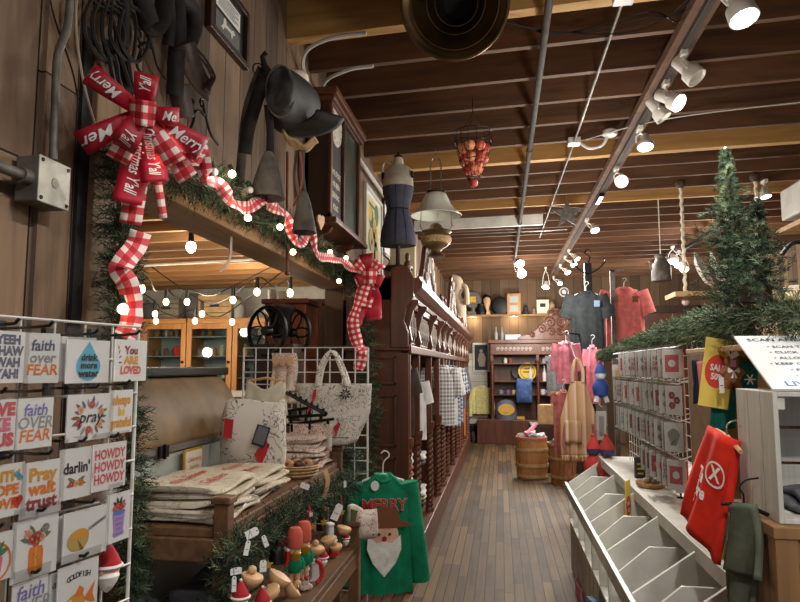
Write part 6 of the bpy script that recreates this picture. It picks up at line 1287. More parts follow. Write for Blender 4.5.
def make_pack(kind, nm):
    rq = random.Random(kind*5+1); w, h = .094, .145; t = thing('card_pack', nm, 'card pack', (0, 0, 0)); Mx = frame((0, 0, 0), X_n, (0, 0, 1)); m = MB('paper'); m.M = Mx
    for k in range(3): m.use('paper' if k == 0 else COL[rq.choice(['grey', 'peach', 'slate', 'tan', 'rose', 'brown'])]); m.bx(-w/2, w/2, -h/2, h/2, -.003-.013*k, -.013*k)
    b = m.build('cards', t); m = MB('paper'); m.M = Mx; c1, c2 = rq.choice(INK), rq.choice(INK)
    if kind % 4 == 0: m.use(COL[c1]); m.bx(-w*.36, w*.36, -h*.3, h*.3, 0, .0006); m.use('paper'); m.disc((0, .0), w*.2, .001, 14)
    elif kind % 4 == 1:
        for q in range(3): flower(m, w*.2*math.cos(q*2.1), h*.2*math.sin(q*2.1), w*.2, c1 if q else c2)
    elif kind % 4 == 2: lines(['HELLO', 'SWEET', 'FRIEND'], [c1, c2], .2, 0, .03, .8)(m, w, h)
    else: m.use(COL[c1]); m.poly([(w*.3*math.cos(a)*(1+.2*math.sin(3*a)), h*.3*math.sin(a)) for a in [2*PI*q/22 for q in range(22)]], .0006); leaf(m, -w*.2, -h*.3, w*.5, .8)
    m.build('printed_design', b); m = MB('poly_bag'); m.M = Mx; m.bx(-w/2-.004, w/2+.004, -h/2-.004, h/2+.025, .002, .003); m.build('clear_sleeve', t); return t
KN = {0: 'coloured block', 1: 'flowers', 2: 'lettering', 3: 'rounded shape and leaf'}
packs = [make_pack(k, 'x') for k in range(8)]; used = set(); RWN = ['top', 'second', 'third', 'bottom']
for r in range(4):
    for k in range(13):
        if (r == 3 and k > 5) or (r == 0 and k > 10): continue
        kd = (k*3+r*5+rr.randrange(3)) % 8; y = RY0+.04+.125*k+rr.uniform(-.025, .025); L = (XR-.115, y, ZR-.03-.185*r-.082)
        lb = 'card pack with '+KN[kd % 4]+' on the '+RWN[r]+' row of the right-hand rack'
        if kd in used: q = dup(packs[kd], L, label=lb, group='card packs on the %s row of the right rack' % RWN[r])
        else: q = packs[kd]; used.add(kd); q.location = L; q['label'] = lb; q['group'] = 'card packs on the %s row of the right rack' % RWN[r]
        q.rotation_euler = (0, 0, rr.uniform(-.3, .22))
for kd in range(8):
    if kd not in used:
        for c in list(packs[kd].children):
            for g in list(c.children): bpy.data.objects.remove(g)
            bpy.data.objects.remove(c)
        bpy.data.objects.remove(packs[kd])
# far end of the rack: hanging toys and packets
def plush(x, y, Y, h, c1, c2, label):
    p = aY(x, y, Y); t = thing('plush_ornament', label, 'ornament', p); m = MB(flat(c1)); m.lathe([(.02*h, 0), (.2*h, .08*h), (.24*h, .3*h), (.15*h, .5*h), (.05*h, .56*h)], n=12); m.build('body', t, smooth=True); m = MB(flat(c2)); m.ball((0, 0, .66*h), .16*h, 7); m.build('head', t, smooth=True); m = MB(flat(c1)); m.lathe([(.17*h, .7*h), (.13*h, .82*h), (.03*h, 1.0*h)], n=12); m.ball((0, 0, h), .05*h, 5); m.build('hat', t, smooth=True)
    for s in (-1, 1): m = MB(flat(c2)); m.cyl((s*.1*h, -.02*h, .1*h), (s*.16*h, -.1*h, -.12*h), .06*h, .07*h, 7); m.build('leg', t, smooth=True)
    m = MB('twig'); m.cyl((0, 0, h), (0, 0, h*1.2), .002, n=4); m.build('hanging_loop', t)
plush(601, 398, 5.8, .30, (44, 76, 150), (220, 226, 232), 'blue and white plush ornament hanging at the far end of the card rack')
for i, (x, y, Y, h, c, lb) in enumerate(((594, 478, 5.6, .34, (176, 44, 40), 'red-coated hanging doll at the left of the pair over the far bins'), (608, 482, 5.4, .36, (168, 50, 44), 'red and navy hanging doll at the right of the pair over the far bins'))): plush(x, y, Y, h, c, (56, 66, 104), lb)
for i, (x0, y0, x1, y1, Y, c, lb) in enumerate(((612, 358, 627, 392, 5.15, 'yellow', 'pale yellow bagged soap at the far end of the rack, top row'), (629, 358, 640, 385, 5.2, 'slate', 'bluish bagged packet beside the pale yellow soap'), (619, 400, 630, 428, 5.2, 'rose', 'bagged card with a pink figure, second row at the far end of the rack'), (631, 400, 638, 420, 5.2, 'gold', 'narrow yellow packet beside the pink figure card'), (596, 405, 607, 440, 5.6, 'grey', 'hanging white net bag at the far left of the card rack'))):
    a = aY(x0, y0, Y); b = aY(x1, y1, Y); t = thing('bagged_card', lb, 'packet', ((a.x+b.x)/2, Y, b.z)); o = t.location.copy(); m = MB('paper', o); m.bx(a.x, b.x, Y-.004, Y+.012, b.z, a.z-.05); m.use(COL[c]); m.bx(a.x+.02, b.x-.02, Y-.006, Y-.004, b.z+.03, a.z-.09); m.build('card', t); m = MB('poly_bag', o); m.bx(a.x-.006, b.x+.006, Y-.016, Y-.014, b.z-.006, a.z); m.build('clear_sleeve', t)
    m = MB('white_metal', o); m.cyl(((a.x+b.x)/2, Y-.03, a.z-.01), ((a.x+b.x)/2, Y+.12, a.z+.0), .003, n=5); m.build('hook', t)

# ---------------------------------------------------------------- garland and two small trees over the rack
gl = [V((.95, 6.6, 1.70)), V((.95, 5.6, 1.73)), V((.95, 4.6, 1.755)), V((.95, 3.8, 1.775)), V((.94, 3.2, 1.78)), V((.90, 2.75, 1.76)), V((.93, 2.45, 1.76)), V((1.0, 2.3, 1.76))]
m = MB('twig'); m.tube(spline(gl, 4), .007, 5); needles(m, spline(gl, 4), lambda s: .045+.065*s, 800, 41, .024, 14, pale=.22, up=.25); m.one('evergreen_garland', 'thick pine garland lying along the top of the right-hand card rack below the trees', 'garland', 'christmas garlands')
def tree(px, ytop, ybase, Y, rb, label, seed):
    a = aY(px[0], ytop, Y); b = aY(px[1], ybase, Y); H = a.z-b.z; t = thing('small_christmas_tree', label, 'tree', b, 0, 'small christmas trees'); m = MB('twig'); top = V((a.x-b.x, 0, H)); m.tube([V((0, 0, 0)), top*.5+V((.005, 0, 0)), top], [.014, .009, .003], 7); m.build('trunk', t, smooth=True)
    m = MB('pine_dark'); rr = random.Random(seed); N = int(560*H/.6)
    for i in range(N):
        f = (i+.5)/N; z = f**.9; a_ = i*2.39996+rr.uniform(-.3, .3); L = rb*min(1, (1-z)*1.75)**.95*rr.uniform(.5, 1.2)*(.8+.42*math.sin(z*34+1.6*math.cos(a_)+seed))+.005+.016*(1-z); p = top*z; d = V((math.cos(a_), math.sin(a_), rr.uniform(-.15, .35)))
        d.normalize(); n_ = max(1, int(L/.035))
        for k in range(n_):
            s = (k+.4)/n_; dd = (d+V((rr.gauss(0, .35), rr.gauss(0, .35), rr.gauss(.1, .25)))).normalized(); twig(m, p+d*L*s*.9+V((0, 0, -.03*s*s)), dd, .045*(1-.7*z), .019*(1-.35*z), 11, rr)
    m.build('foliage', t); m = MB('steel'); m.ball(top+V((0, 0, .006)), .007, 6); m.build('tree_tip', t); m = MB('dark_leather'); m.lathe([(.05, 0), (.055, .005), (.05, .06), (.001, .06)], n=12); m.build('pot', t, smooth=True)
tree((725, 738), 150, 303, 2.62, .125, 'taller of the two small christmas trees standing over the card rack', 51); tree((757, 756), 200, 303, 2.45, .11, 'shorter small christmas tree leaning against the taller one', 52)

# ---------------------------------------------------------------- end stand with sale sign, soft goods
t = thing('cardboard_stand', 'tan upright stand at the end of the card rack, hung with soft goods', 'display stand', (.92, 2.95, .888)); o = t.location.copy()
m = MB(mat('cardboard', (128, 96, 62), .8, 0, .08), o); m.bx(.84, 1.12, 2.80, 3.14, .888, 1.66); m.build('stand_body', t, bevel=.003)
m = MB('plain_pine', o); m.bx(.99, 1.03, 2.74, 2.80, .888, 1.66); m.build('upright', t); m = MB('plain_pine', o); m.bx(.84, 1.12, 2.42, 3.16, 1.66, 1.68); m.build('top_board', t, bevel=.003)
p = price_sign((717, 373), 2.72, .115, .27, 'yellow sale sign with a red oval hanging on the tan stand under the trees', ['SALE', '50%'], .12); p.rotation_euler = (0, .16, 0)
def sheet(name, label, cat, pts, mt, fold=.008, solid=.006, extra=None, n=14):
    """cloth spanned over four corner points given as (px, py, Y): tl, tr, br, bl"""
    a, b, c, d = [aY(*q) for q in pts]; mid = (a+b+c+d)/4; nn = (b-a).cross(d-a).normalized(); nn = nn if nn.dot(CAM-mid) > 0 else -nn
    t = thing(name, label, cat, mid); m = MB(mt, mid)
    def S(u, v, off=0): return a.lerp(b, u).lerp(d.lerp(c, u), v)+nn*(fold*math.sin(u*11+v*3)*(.3+.7*v)+fold*1.2*math.sin(u*PI)+off)
    m.grid(n, n, lambda u, v: S(u, v)); m.build('cloth', t, smooth=True, solid=solid)
    if extra: extra(t, S, mid)
    return t
sheet('hanging_cloth', 'dusty pink cloth hanging at the left of the sale sign on the stand', 'cloth', ((697, 362, 2.76), (709, 360, 2.76), (712, 404, 2.74), (700, 407, 2.74)), 'rose_cloth')
sheet('hanging_cloth', 'dark navy cloth hanging behind the dusty pink one at the stand edge', 'cloth', ((692, 360, 2.79), (698, 360, 2.79), (701, 402, 2.79), (694, 404, 2.79)), 'navy_cloth')
sheet('hanging_cloth', 'dark green cloth hanging below the sale sign', 'cloth', ((711, 391, 2.77), (737, 388, 2.77), (735, 428, 2.76), (710, 432, 2.76)), 'teal_cloth')
def snow(t, S, mid):
    m = MB('white_ink', mid); p = S(.5, .55, .012)
    for k in range(3): m.M = frame(p, (1, .15, 0), (0, 0, 1)) @ Matrix.Rotation(k*PI/3, 4, 'Z'); m.bx(-.022, .022, -.0025, .0025, 0, .001)
    m.build('snowflake_print', t)
sheet('teal_pillow', 'teal cloth with a white snowflake beside the gingerbread ornament', 'cloth', ((740, 362, 2.74), (757, 361, 2.74), (757, 394, 2.74), (739, 394, 2.74)), 'teal_cloth', .004, .02, snow)
p = aY(732, 373, 2.66); t = thing('gingerbread_ornament', 'brown felt gingerbread figure with white bow and tags on the stand', 'ornament', p); k = (p-CAM).dot(FW)/F
m = MB(mat('gingerbread', (140, 90, 58), .9, 0, .12)); m.M = frame((0, 0, 0), (1, .1, 0), (0, 0, 1))
m.lathe([(6*k, -.012), (9.5*k, -.004), (9.5*k, .004), (6*k, .012)], (0, -1*k, 0), 16); m.lathe([(5*k, -.012), (7*k, 0), (5*k, .012)], (0, 11*k, 0), 16)
for s in (-1, 1): m.tube([(s*7*k, 3*k, 0), (s*11*k, -1*k, 0)], .012, 8); m.tube([(s*4*k, -8*k, 0), (s*6*k, -15*k, 0)], .014, 8)
m.build('figure', t, smooth=True)
m = MB('white_ink'); m.M = frame((0, -.014, 2*k), (1, .1, 0), (0, 0, 1))
for s in (-1, 1): m.poly([(0, 0), (s*5*k, 3.4*k), (s*6*k, 0), (s*5*k, -2*k)], .006); m.poly([(0, 0), (s*1*k, -7*k), (s*3*k, -7*k)], .005)
m.build('bow', t, solid=.003)
m = MB(flat((196, 150, 176))); m.M = frame((0, -.014, 9*k), (1, .1, 0), (0, 0, 1)); m.bx(-2.4*k, 2.4*k, -3*k, 4*k, 0, .006); m.build('scarf', t)
for q in ((-2, -28, 1.2), (3, -24, .5)): m = MB('twig'); m.tube([(q[0]*k, -.01, -14*k), (q[0]*k+q[2]*k, -.01, q[1]*k)], .0022, 4); m.build('dangling_leg', t)
for i, (x, y, w, h, r, mt, lb) in enumerate(((732, 352, .034, .046, .5, 'paper', 'white tag tilted over the gingerbread ornament'), (741, 349, .05, .05, -.5, 'cardboard', 'brown card tag behind the white tag by the gingerbread ornament'), (721.5, 385, .018, .06, .0, 'paper', 'narrow white tag left of the gingerbread ornament'))):
    p = aY(x, y, 2.63 if i != 1 else 2.645); m = MB(mt); m.M = frame(p, (1, .1, 0), (0, 0, 1)) @ Matrix.Rotation(r, 4, 'Z'); m.bx(-w/2, w/2, -h/2, h/2, 0, .0015); m.use('black_ink'); m.bx(-w*.3, w*.3, -h*.05, h*.0, .0015, .002); m.one('price_tag', lb, 'tag')

# ---------------------------------------------------------------- white crate, sign, stand and hung shirts at the right edge
CN = aY(775, 400, 2.0); CX, CZ0, CZ1 = CN.x-.005, 1.165, 1.53; CY0, CY1 = 2.0, 2.30
t = thing('white_crate', 'white-washed slatted wooden crate on its side at the right edge', 'crate', (CX+.25, 2.15, CZ0)); o = t.location.copy(); cw = .5
m = MB('crate_white', o)
for k in range(3): y = CY0+(CY1-CY0)*k/3; m.bx(CX, CX+.014, y+.003, y+(CY1-CY0)/3-.003, CZ0, CZ1)
m.build('side_slats', t, bevel=.002)
m = MB('crate_white', o)
for k in range(3): y = CY0+(CY1-CY0)*k/3; m.bx(CX+.014, CX+cw, y+.003, y+(CY1-CY0)/3-.003, CZ1-.014, CZ1)
m.build('top_slats', t, bevel=.002); m = MB('crate_white', o)
for k in range(3): y = CY0+(CY1-CY0)*k/3; m.bx(CX+.014, CX+cw, y+.003, y+(CY1-CY0)/3-.003, CZ0, CZ0+.014)
m.build('bottom_slats', t, bevel=.002)
m = MB('crate_white', o)
for k in range(3): z = CZ0+.014+(CZ1-CZ0-.028)*k/3; m.bx(CX+.014, CX+cw, CY1-.012, CY1, z+.008, z+(CZ1-CZ0-.028)/3-.002)
m.build('back_slats', t); m = MB('crate_white', o); m.bx(CX+cw-.014, CX+cw, CY0, CY1, CZ0, CZ1); m.build('far_side', t); m = MB('crate_white', o); m.bx(CX+.014, CX+.034, CY0+.01, CY0+.03, CZ1-.05, CZ1-.014); m.build('corner_block', t)
m = MB('grey_cloth'); slab(.30, .2, .035, 3, m); o_ = m.build('folded_sweatshirt', loc=(CX+.21, 2.14, CZ0+.016), smooth=True, ang=80); tag(o_, 'lower of two folded grey sweatshirts inside the white crate', 'folded clothes', 'folded sweatshirts in the white crate')
m = MB('grey_cloth'); slab(.28, .19, .03, 8, m); o_ = m.build('folded_sweatshirt', loc=(CX+.22, 2.145, CZ0+.046), smooth=True, ang=80); tag(o_, 'upper of two folded grey sweatshirts inside the white crate', 'folded clothes', 'folded sweatshirts in the white crate')
t = thing('wooden_stand', 'brown open-fronted wooden stand under the white crate at the right edge', 'stand', (CX+.26, 2.15, 0)); o = t.location.copy()
m = MB('stand_wood', o); m.bx(CX-.03, CX+.6, 1.97, 2.36, CZ0-.035, CZ0-.001); m.build('top_board', t, bevel=.004)
for x in (CX-.02, CX+.54): 
    m = MB('stand_wood', o); m.bx(x, x+.05, 1.98, 2.34, 0, CZ0-.035) if x > CX+.1 else m.bx(x, x+.022, 2.03, 2.34, 0, CZ0-.035); m.build('side_panel', t, bevel=.003)
m = MB('stand_wood', o); m.bx(CX-.025, CX+.035, 1.975, 2.03, 0, CZ0-.035); m.build('leg', t, bevel=.004)
m = MB('stand_wood', o); m.bx(CX+.035, CX+.54, 1.985, 2.01, CZ0-.10, CZ0-.035); m.bx(CX+.0, CX+.54, 2.32, 2.34, 0, CZ0-.05); m.build('apron_board', t)
m = MB('navy_cloth'); slab(.3, .25, .12, 5, m); o_ = m.build('folded_fabric', loc=(CX+.3, 2.16, .9), smooth=True, ang=80); tag(o_, 'dark folded cloth in shadow inside the brown stand', 'cloth'); m = MB('stand_wood'); m.bx(CX+.003, CX+.54, 2.04, 2.318, .875, .898); m.one('shelf_board', 'inner shelf board of the brown stand under the white crate', 'shelf board')
# acrylic sign leaning back on the crate
a = V((CX+.0, 2.0, CZ1+.008)); b = aY(734, 336, 2.36); ex = V((1, .0, 0)); ey = (b-a); 
t = thing('instruction_sign', 'white acrylic sign with blue lettering SCAN AND WIN lying tilted on the crate', 'sign', a); Hs = ey.length; ex = (ex-ey.normalized()*ex.dot(ey.normalized())*.0).normalized(); W_ = .36
m = MB(mat('acrylic', (232, 232, 230), .25, 0, .01)); nn = ex.cross(ey).normalized()
def SG(x, y, off=0): return ex*x+ey*(y/Hs)+nn*off
m.raw([SG(0, 0), SG(W_, 0), SG(W_, Hs), SG(0, Hs), SG(0, 0, -.006), SG(W_, 0, -.006), SG(W_, Hs, -.006), SG(0, Hs, -.006)], [(0, 1, 2, 3), (7, 6, 5, 4), (0, 4, 5, 1), (1, 5, 6, 2), (2, 6, 7, 3), (3, 7, 4, 0)]); sb = m.build('sign_board', t)
mat('blue_ink', (70, 110, 150), .7)
for s, size, f, col, x0 in (('SCAN AND WIN!', .033, .90, 'navy_ink', .03), ('• SCAN THE CODE', .0245, .755, 'navy_ink', .075), ('• CLICK ON THE LINK', .0245, .645, 'navy_ink', .07), ('• ALLOW CAMERA', .0245, .535, 'navy_ink', .07), ('• KEEP CAMERA STILL', .0245, .425, 'navy_ink', .045), ('• FUN AND PRIZES', .0245, .315, 'navy_ink', .09), ('• THE EXPERIENCE', .0245, .21, 'navy_ink', .09), ('LIVING', .043, .08, 'blue_ink', .045)):
    m = MB(col); xs = [v[0] for v in text_data(s, 0, .02)[0]]; m.text(s, size, (x0-min(xs)*size, f*Hs), 0, 0, .02, 1, 0, fn=lambda x, y: SG(x, y, .001)); m.build('lettering_line', sb)

# red and olive shirts hung on the crate side
def red_print(t, S, mid):
    m = MB('white_ink', mid)
    def fn(x, y): return S(.56+x*1.25, .46-y*1.1, .018)
    r0 = [(.13*math.cos(q), .10*math.sin(q)) for q in [2*PI*k/28 for k in range(28)]]; r1 = [(x*.84, y*.84) for x, y in r0]
    m.raw([fn(x+.16, y+.10) for x, y in r0+r1], [(k, (k+1) % 28, 28+(k+1) % 28, 28+k) for k in range(28)])
    m.text('X', .16, (.16, .10), 0, 0, .03, 1, 0, fn=fn); m.text('The', .15, (-.12, .02), 0, .2, .04, 1, 0, fn=fn); m.text('Store', .15, (-.08, -.10), 0, .2, .03, .9, 0, fn=fn); m.text('TOUR', .05, (-.16, -.2), 0, 0, .01, 1.2, 0, fn=fn); m.build('shirt_print', t)
sheet('red_shirt', 'bright red shirt with white emblem hanging from the side of the white crate', 'shirt', ((711, 426, 2.5), (737, 441, 2.24), (722, 566, 2.24), (683, 514, 2.58)), 'red_tee', .014, .02, red_print)
m = MB('natural_wood'); a = aY(716, 430, 2.45); b = aY(741, 452, 2.2); m.tube([a, a.lerp(b, .5)+V((0, 0, .012)), b], .008, 6); m.use('steel'); m.tube(spline([a.lerp(b, .5)+V((0, 0, .01)), a.lerp(b, .5)+V((0, 0, .05)), a.lerp(b, .5)+V((.03, 0, .065)), (CX, 2.27, a.z+.03)], 4), .003, 5); m.one('clothes_hanger', 'wooden hanger inside the neck of the bright red shirt', 'hanger')
def olive_print(t, S, mid):
    m = MB('white_ink', mid)
    def fn(x, y): return S(.36+x*1.3, .45-y, .020)
    m.use(flat((214, 208, 180))); m.raw([fn(x, y) for x, y in ((-.07, -.1), (.06, -.12), (.09, .05), (.03, .3), (-.02, .33), (-.05, .1))], [(0, 1, 2, 3, 4, 5)]); m.use(flat((176, 150, 84))); m.raw([fn(x, y) for x, y in ((-.09, -.4), (.06, -.42), (.07, -.12), (-.06, -.1))], [(0, 1, 2, 3)]); m.build('shirt_print', t)
sheet('olive_shirt', 'olive grey shirt with pale tree print hanging below the red shirt', 'shirt', ((737, 506, 2.2), (752, 504, 2.06), (767, 582, 2.02), (728, 566, 2.26)), 'olive_tee', .022, .02, olive_print)
sheet('olive_shirt', 'lower folds of a second olive shirt behind the printed one', 'shirt', ((729, 548, 2.28), (752, 540, 2.1), (757, 625, 2.1), (736, 625, 2.26)), 'olive_tee', .018, .015)
m = MB('black_iron'); a = aY(744, 505, 2.13); m.tube(spline([a+V((-.04, .07, -.012)), a, a+V((.04, -.07, -.012))], 4), .006, 6); m.tube(spline([a, a+V((0, 0, .03)), a+V((-.01, 0, .05)), a+V((.008, 0, .072)), (CX-.003, a.y, a.z+.08)], 4), .003, 5); m.one('clothes_hanger', 'black wire hanger holding the olive shirt on the crate', 'hanger')
# ---------------------------------------------------------------- clothes and posts in the middle right
m = MB('black_iron'); P = aY(588, 280, 8.7); m.bx(P.x-.045, P.x+.045, 8.66, 8.74, 0, 2.95); m.bx(P.x-.16, P.x+.16, 8.5, 8.9, 0, .03)
m.tube(spline([(P.x, 8.62, 2.95), (P.x+.02, 8.62, 3.02), (P.x-.04, 8.62, 3.07), (P.x-.01, 8.62, 3.12), (P.x+.04, 8.62, 3.08)], 5), .01, 5); q_ = aY(566, 341, 7.9); a_ = aY(577, 361, 7.2); m.cyl((P.x-.04, 8.7, q_.z+.1), (q_.x, 7.9, q_.z+.1), .011, n=8); m.cyl((q_.x, 7.9, q_.z+.1), (a_.x, 7.2, a_.z-.01), .009, n=8)
for s in (-1, 1): m.tube(spline([(P.x, 8.66, 2.8), (P.x+s*.12, 8.6, 2.86), (P.x+s*.2, 8.55, 2.95), (P.x+s*.16, 8.5, 3.0)], 4), .01, 5)
m.one('clothes_post', 'tall black post with curled hooks between the grey and coral tees', 'post')
def chest(t, y, c1):
    m = MB('white_ink'); m.M = frame((.12, y, -.17), (1, 0, 0), (0, 0, 1)); m.use(c1); m.bx(-.035, .035, -.04, .04, 0, .003); m.build('chest_print', t)
p = aY(586, 291, 8.45); garment('grey_tee', 'charcoal grey tee hanging in front of the tall black post', 'tee shirt', p, -.05, 'charcoal_tee', .40, .80, .07, .30, .10, 1.26, 4, extra=lambda t: chest(t, -.085, flat((120, 140, 170))))
p = aY(624, 287, 8.95); garment('coral_tee', 'coral pink tee hanging beside the flat grey post, sleeves spread', 'tee shirt', p, .0, 'coral_tee', .48, .84, .07, .32, .115, 1.24, 6, extra=lambda t: chest(t, -.085, flat((150, 90, 60))))
q = aY(612, 270, 8.7); m = MB('galvanized'); m.bx(q.x-.03, q.x+.03, 8.68, 8.72, 0, q.z); m.bx(q.x-.03, q.x+.14, 8.68, 8.72, q.z-.03, q.z); m.bx(q.x-.15, q.x+.15, 8.55, 8.85, 0, .025); m.one('clothes_post', 'flat grey metal post with a short arm in front of the coral tee', 'post', bevel=.004)
p = aY(566, 341, 7.9); garment('pink_blouse', 'sheer pink top hanging left of the striped apron', 'top', p, .25, 'pink_cloth', .25, .5, .06, .3, .07, 1.38, 2, longs=True)
p = aY(592, 345, 8.1); garment('pink_blouse', 'deeper pink top hanging between the apron and the black post', 'top', p, -.2, 'pink_cloth', .15, .7, .05, .2, .05, 1.45, 5)
p = aY(563, 390, 7.7); garment('rose_dress', 'dusty rose garment hanging behind the left edge of the striped apron', 'dress', p, .1, 'rose_cloth', .22, .72, .05, .1, .05, 1.4, 7)
# ruffled striped apron
A = aY(577, 361, 7.2); k = (A-CAM).dot(FW)/F; t = thing('striped_apron', 'gold and pink striped apron with ruffled hem hanging by its neck loop', 'apron', A); m = MB('apron_stripes')
def ap(u, v):
    w = 13+23*min(1, v*2.0)**1.0; x = (u-.5)*w; return (x*k-.0*v, -.03*math.sin(PI*u)-.018*math.sin(u*17+v*3)*v, (-20-74*v)*k)
m.grid(22, 18, ap); m.build('apron_body', t, smooth=True, solid=.005)
m = MB('apron_stripes'); m.tube(spline([(-5*k, -.02, -21*k), (-5*k, -.02, -10*k), (-1.5*k, 0, 0), (1.5*k, 0, 0), (5*k, -.02, -10*k), (5*k, -.02, -21*k)], 5), .022, 7); m.build('neck_loop', t, smooth=True)
m = MB('apron_stripes'); m.grid(60, 4, lambda u, v: ((u-.5)*36*k, -.05-.025*math.sin(u*70)*(.3+v), (-92-6*v)*k)); m.build('ruffle', t, smooth=True, solid=.004)
m = MB('apron_stripes'); m.grid(10, 6, lambda u, v: ((-14+16*u)*k, -.058-.006*math.sin(u*9), (-58-22*v)*k)); m.build('pocket', t, smooth=True, solid=.006)
m = MB('rose_cloth'); 
for s in (-1, 1): m.ribbon(spline([(s*13*k, -.02, -62*k), (s*15*k, -.03, -80*k), (s*10*k, -.02, -100*k), (s*11*k, -.02, -112*k)], 5), .03, lambda i: (1, .2, 0))
m.build('apron_tie', t, solid=.003)
# barrel and baskets
B = aZ(533, 481, 0); t = thing('wooden_barrel', 'light wooden barrel with hoops standing in the aisle before the far hutch', 'barrel', (B.x, B.y+.24, 0)); m = MB('barrel_wood')
m.lathe([(.20, 0), (.225, .15), (.236, .32), (.23, .48), (.215, .60), (.205, .60), (.205, .57), (.001, .56)], n=40); m.build('staves', t, smooth=True, ang=50)
for z, r in ((.05, .212), (.2, .234), (.42, .238), (.575, .222)): m = MB('tan_cloth' if z not in (.575,) else 'rose_cloth'); m.lathe([(r-.004, z-.022), (r+.006, z-.02), (r+.006, z+.02), (r-.004, z+.022)], n=40, cap=False); m.build('hoop', t, smooth=True)
rr = random.Random(9)
for k in range(8):
    m = MB(rr.choice(['white_cloth', 'print_floral', 'grey_cloth', 'white_cloth'])); a = k*2.4; r = .13 if k < 6 else .04; slab(.15, .12, .06, k, m); o_ = m.build('rolled_cloth', loc=(B.x+r*math.cos(a), B.y+.24+r*math.sin(a), .562+(.05 if k > 5 else .0)+.012*(k % 3)), smooth=True, ang=80); o_.rotation_euler = (.1, .15*math.sin(k), a); tag(o_, 'white and grey printed cloth heaped on top of the wooden barrel', 'cloth', 'cloths heaped on the barrel')
m = MB('pink_cloth'); m.tube([(B.x-.08, B.y+.1, .64), (B.x+.0, B.y+.2, .70), (B.x+.06, B.y+.26, .76)], .03, 8); m.one('rolled_cloth', 'pink rolled cloth sticking up from the heap on the barrel', 'cloth', smooth=True)
b = aZ(561, 486, 0); t = thing('slatted_basket', 'tall slatted wood basket standing right of the barrel', 'basket', (b.x+.05, b.y+.2, 0)); m = MB('barrel_wood')
for k in range(18):
    a = 2*PI*k/18; m.rings([[V((r*math.cos(a+d), r*math.sin(a+d), z)) for r, d in ((rr_, -.14), (rr_, .14), (rr_-.008, .14), (rr_-.008, -.14))] for z, rr_ in ((0, .16), (.55, .20))])
m.build('slats', t)
for z, r in ((.1, .17), (.35, .19), (.54, .205)): m = MB('tan_cloth'); m.lathe([(r-.01, z-.02), (r+.004, z-.02), (r+.006, z+.02), (r-.008, z+.02)], n=30, cap=False); m.build('hoop', t, smooth=True)
m = MB('grey_cloth'); slab(.26, .26, .12, 2, m); o_ = m.build('crumpled_cloth', loc=(b.x+.05, b.y+.2, .50), smooth=True, ang=80); tag(o_, 'blue grey crumpled cloth filling the slatted basket beside the barrel', 'cloth')
m = MB('frame_dark'); p = aY(550, 430, 10.4); m.bx(p.x-.3, p.x+.5, 10.3, 10.9, 0, .72); m.one('low_table', 'dark low table behind the barrel and the slatted basket', 'table', bevel=.006)
t = thing('tan_bag_stand', 'tan cardboard display leaning on the low table behind the barrel', 'display', (p.x, 10.42, .722)); m = MB('tan_cloth'); m.M = TR(-.02, 0, 0); m.prism([(-.17, -.1), (.1, -.12), (.1, .1), (-.1, .1)], 0, .3); m.build('box_body', t, bevel=.01)
m = MB('oak'); p = aY(562, 413, 10.2); m.M = frame((p.x, 10.36, .724), (1, 0, 0), (0, 0, 1)); m.bx(-.15, .15, 0, .03, 0, .03); m.bx(-.15, .15, .47, .5, 0, .03); m.bx(-.15, -.12, .03, .47, 0, .03); m.bx(.12, .15, .03, .47, 0, .03); m.use('tan_cloth').bx(-.12, .12, .03, .47, .005, .01); m.one('framed_board', 'small oak-framed board leaning beside the tan display', 'frame')

# ---------------------------------------------------------------- far hutch with its goods
HY = 14.08; hx0, hx1 = -.22, 1.75; t = thing('hutch', 'dark carved hutch with a leaf crest against the back wall, shelves full of goods', 'hutch', ((hx0+hx1)/2, HY+.25, 0)); o = t.location.copy()
m = MB('mahogany', o); m.bx(hx0, hx1, YB-.06, YB-.04, 0, 2.18); m.build('back_panel', t)
m = MB('mahogany', o); m.bx(hx0-.3, hx1+.1, HY-.12, YB-.04, 0, .5); m.build('base', t, bevel=.01)
for x in (hx0, (hx0+hx1)/2-.03, hx1-.06): m = MB('mahogany', o); m.bx(x, x+.06, HY, YB-.05, .5, 2.0); m.build('upright', t); 
for x in (hx0+.03, (hx0+hx1)/2, hx1-.03): m = column(0, 0, .5, 1.75); m.v = [q+V((x, HY-.05, 0))-o for q in m.v]; m.build('turned_column', t, smooth=True, ang=60)
for z in (1.02, 1.30, 1.68): m = MB('mahogany_long', o); m.bx(hx0+.06, hx1-.06, HY+.02, YB-.05, z-.018, z); m.build('shelf', t)
m = MB('mahogany_long', o); m.bx(hx0-.05, hx1+.05, HY-.08, YB-.04, 2.10, 2.18); m.bx(hx0, hx1, HY-.02, YB-.04, 1.86, 2.1); m.build('frieze', t, bevel=.008)
m = MB('scroll_panel', o)
for s0 in (hx0+.12, (hx0+hx1)/2+.08):
    for j in range(9): x = s0+.04+j*.085; m.tube([(x+.035*math.cos(q*.7)*(1-q/16), HY-.03, 1.98+.045*math.sin(q*.7)*(1-q/20)) for q in range(14)], .009, 5)
m.build('carved_frieze', t, smooth=True)
xc = aY(556, 330, HY).x; m = MB('mahogany', o); m.M = frame((xc, HY, 2.18), (1, 0, 0), (0, 0, 1)); m.prism([(-.8, 0), (.8, 0), (.78, .06), (.55, .12), (.42, .2), (.3, .34), (.2, .42), (.14, .56), (.06, .66), (-.06, .66), (-.14, .56), (-.2, .42), (-.3, .34), (-.42, .2), (-.55, .12), (-.78, .06)], -.02, .03); cr = m.build('crest', t, bevel=.008)
m = MB('mahogany', o); m.M = frame((xc, HY-.03, 2.18), (1, 0, 0), (0, 0, 1))
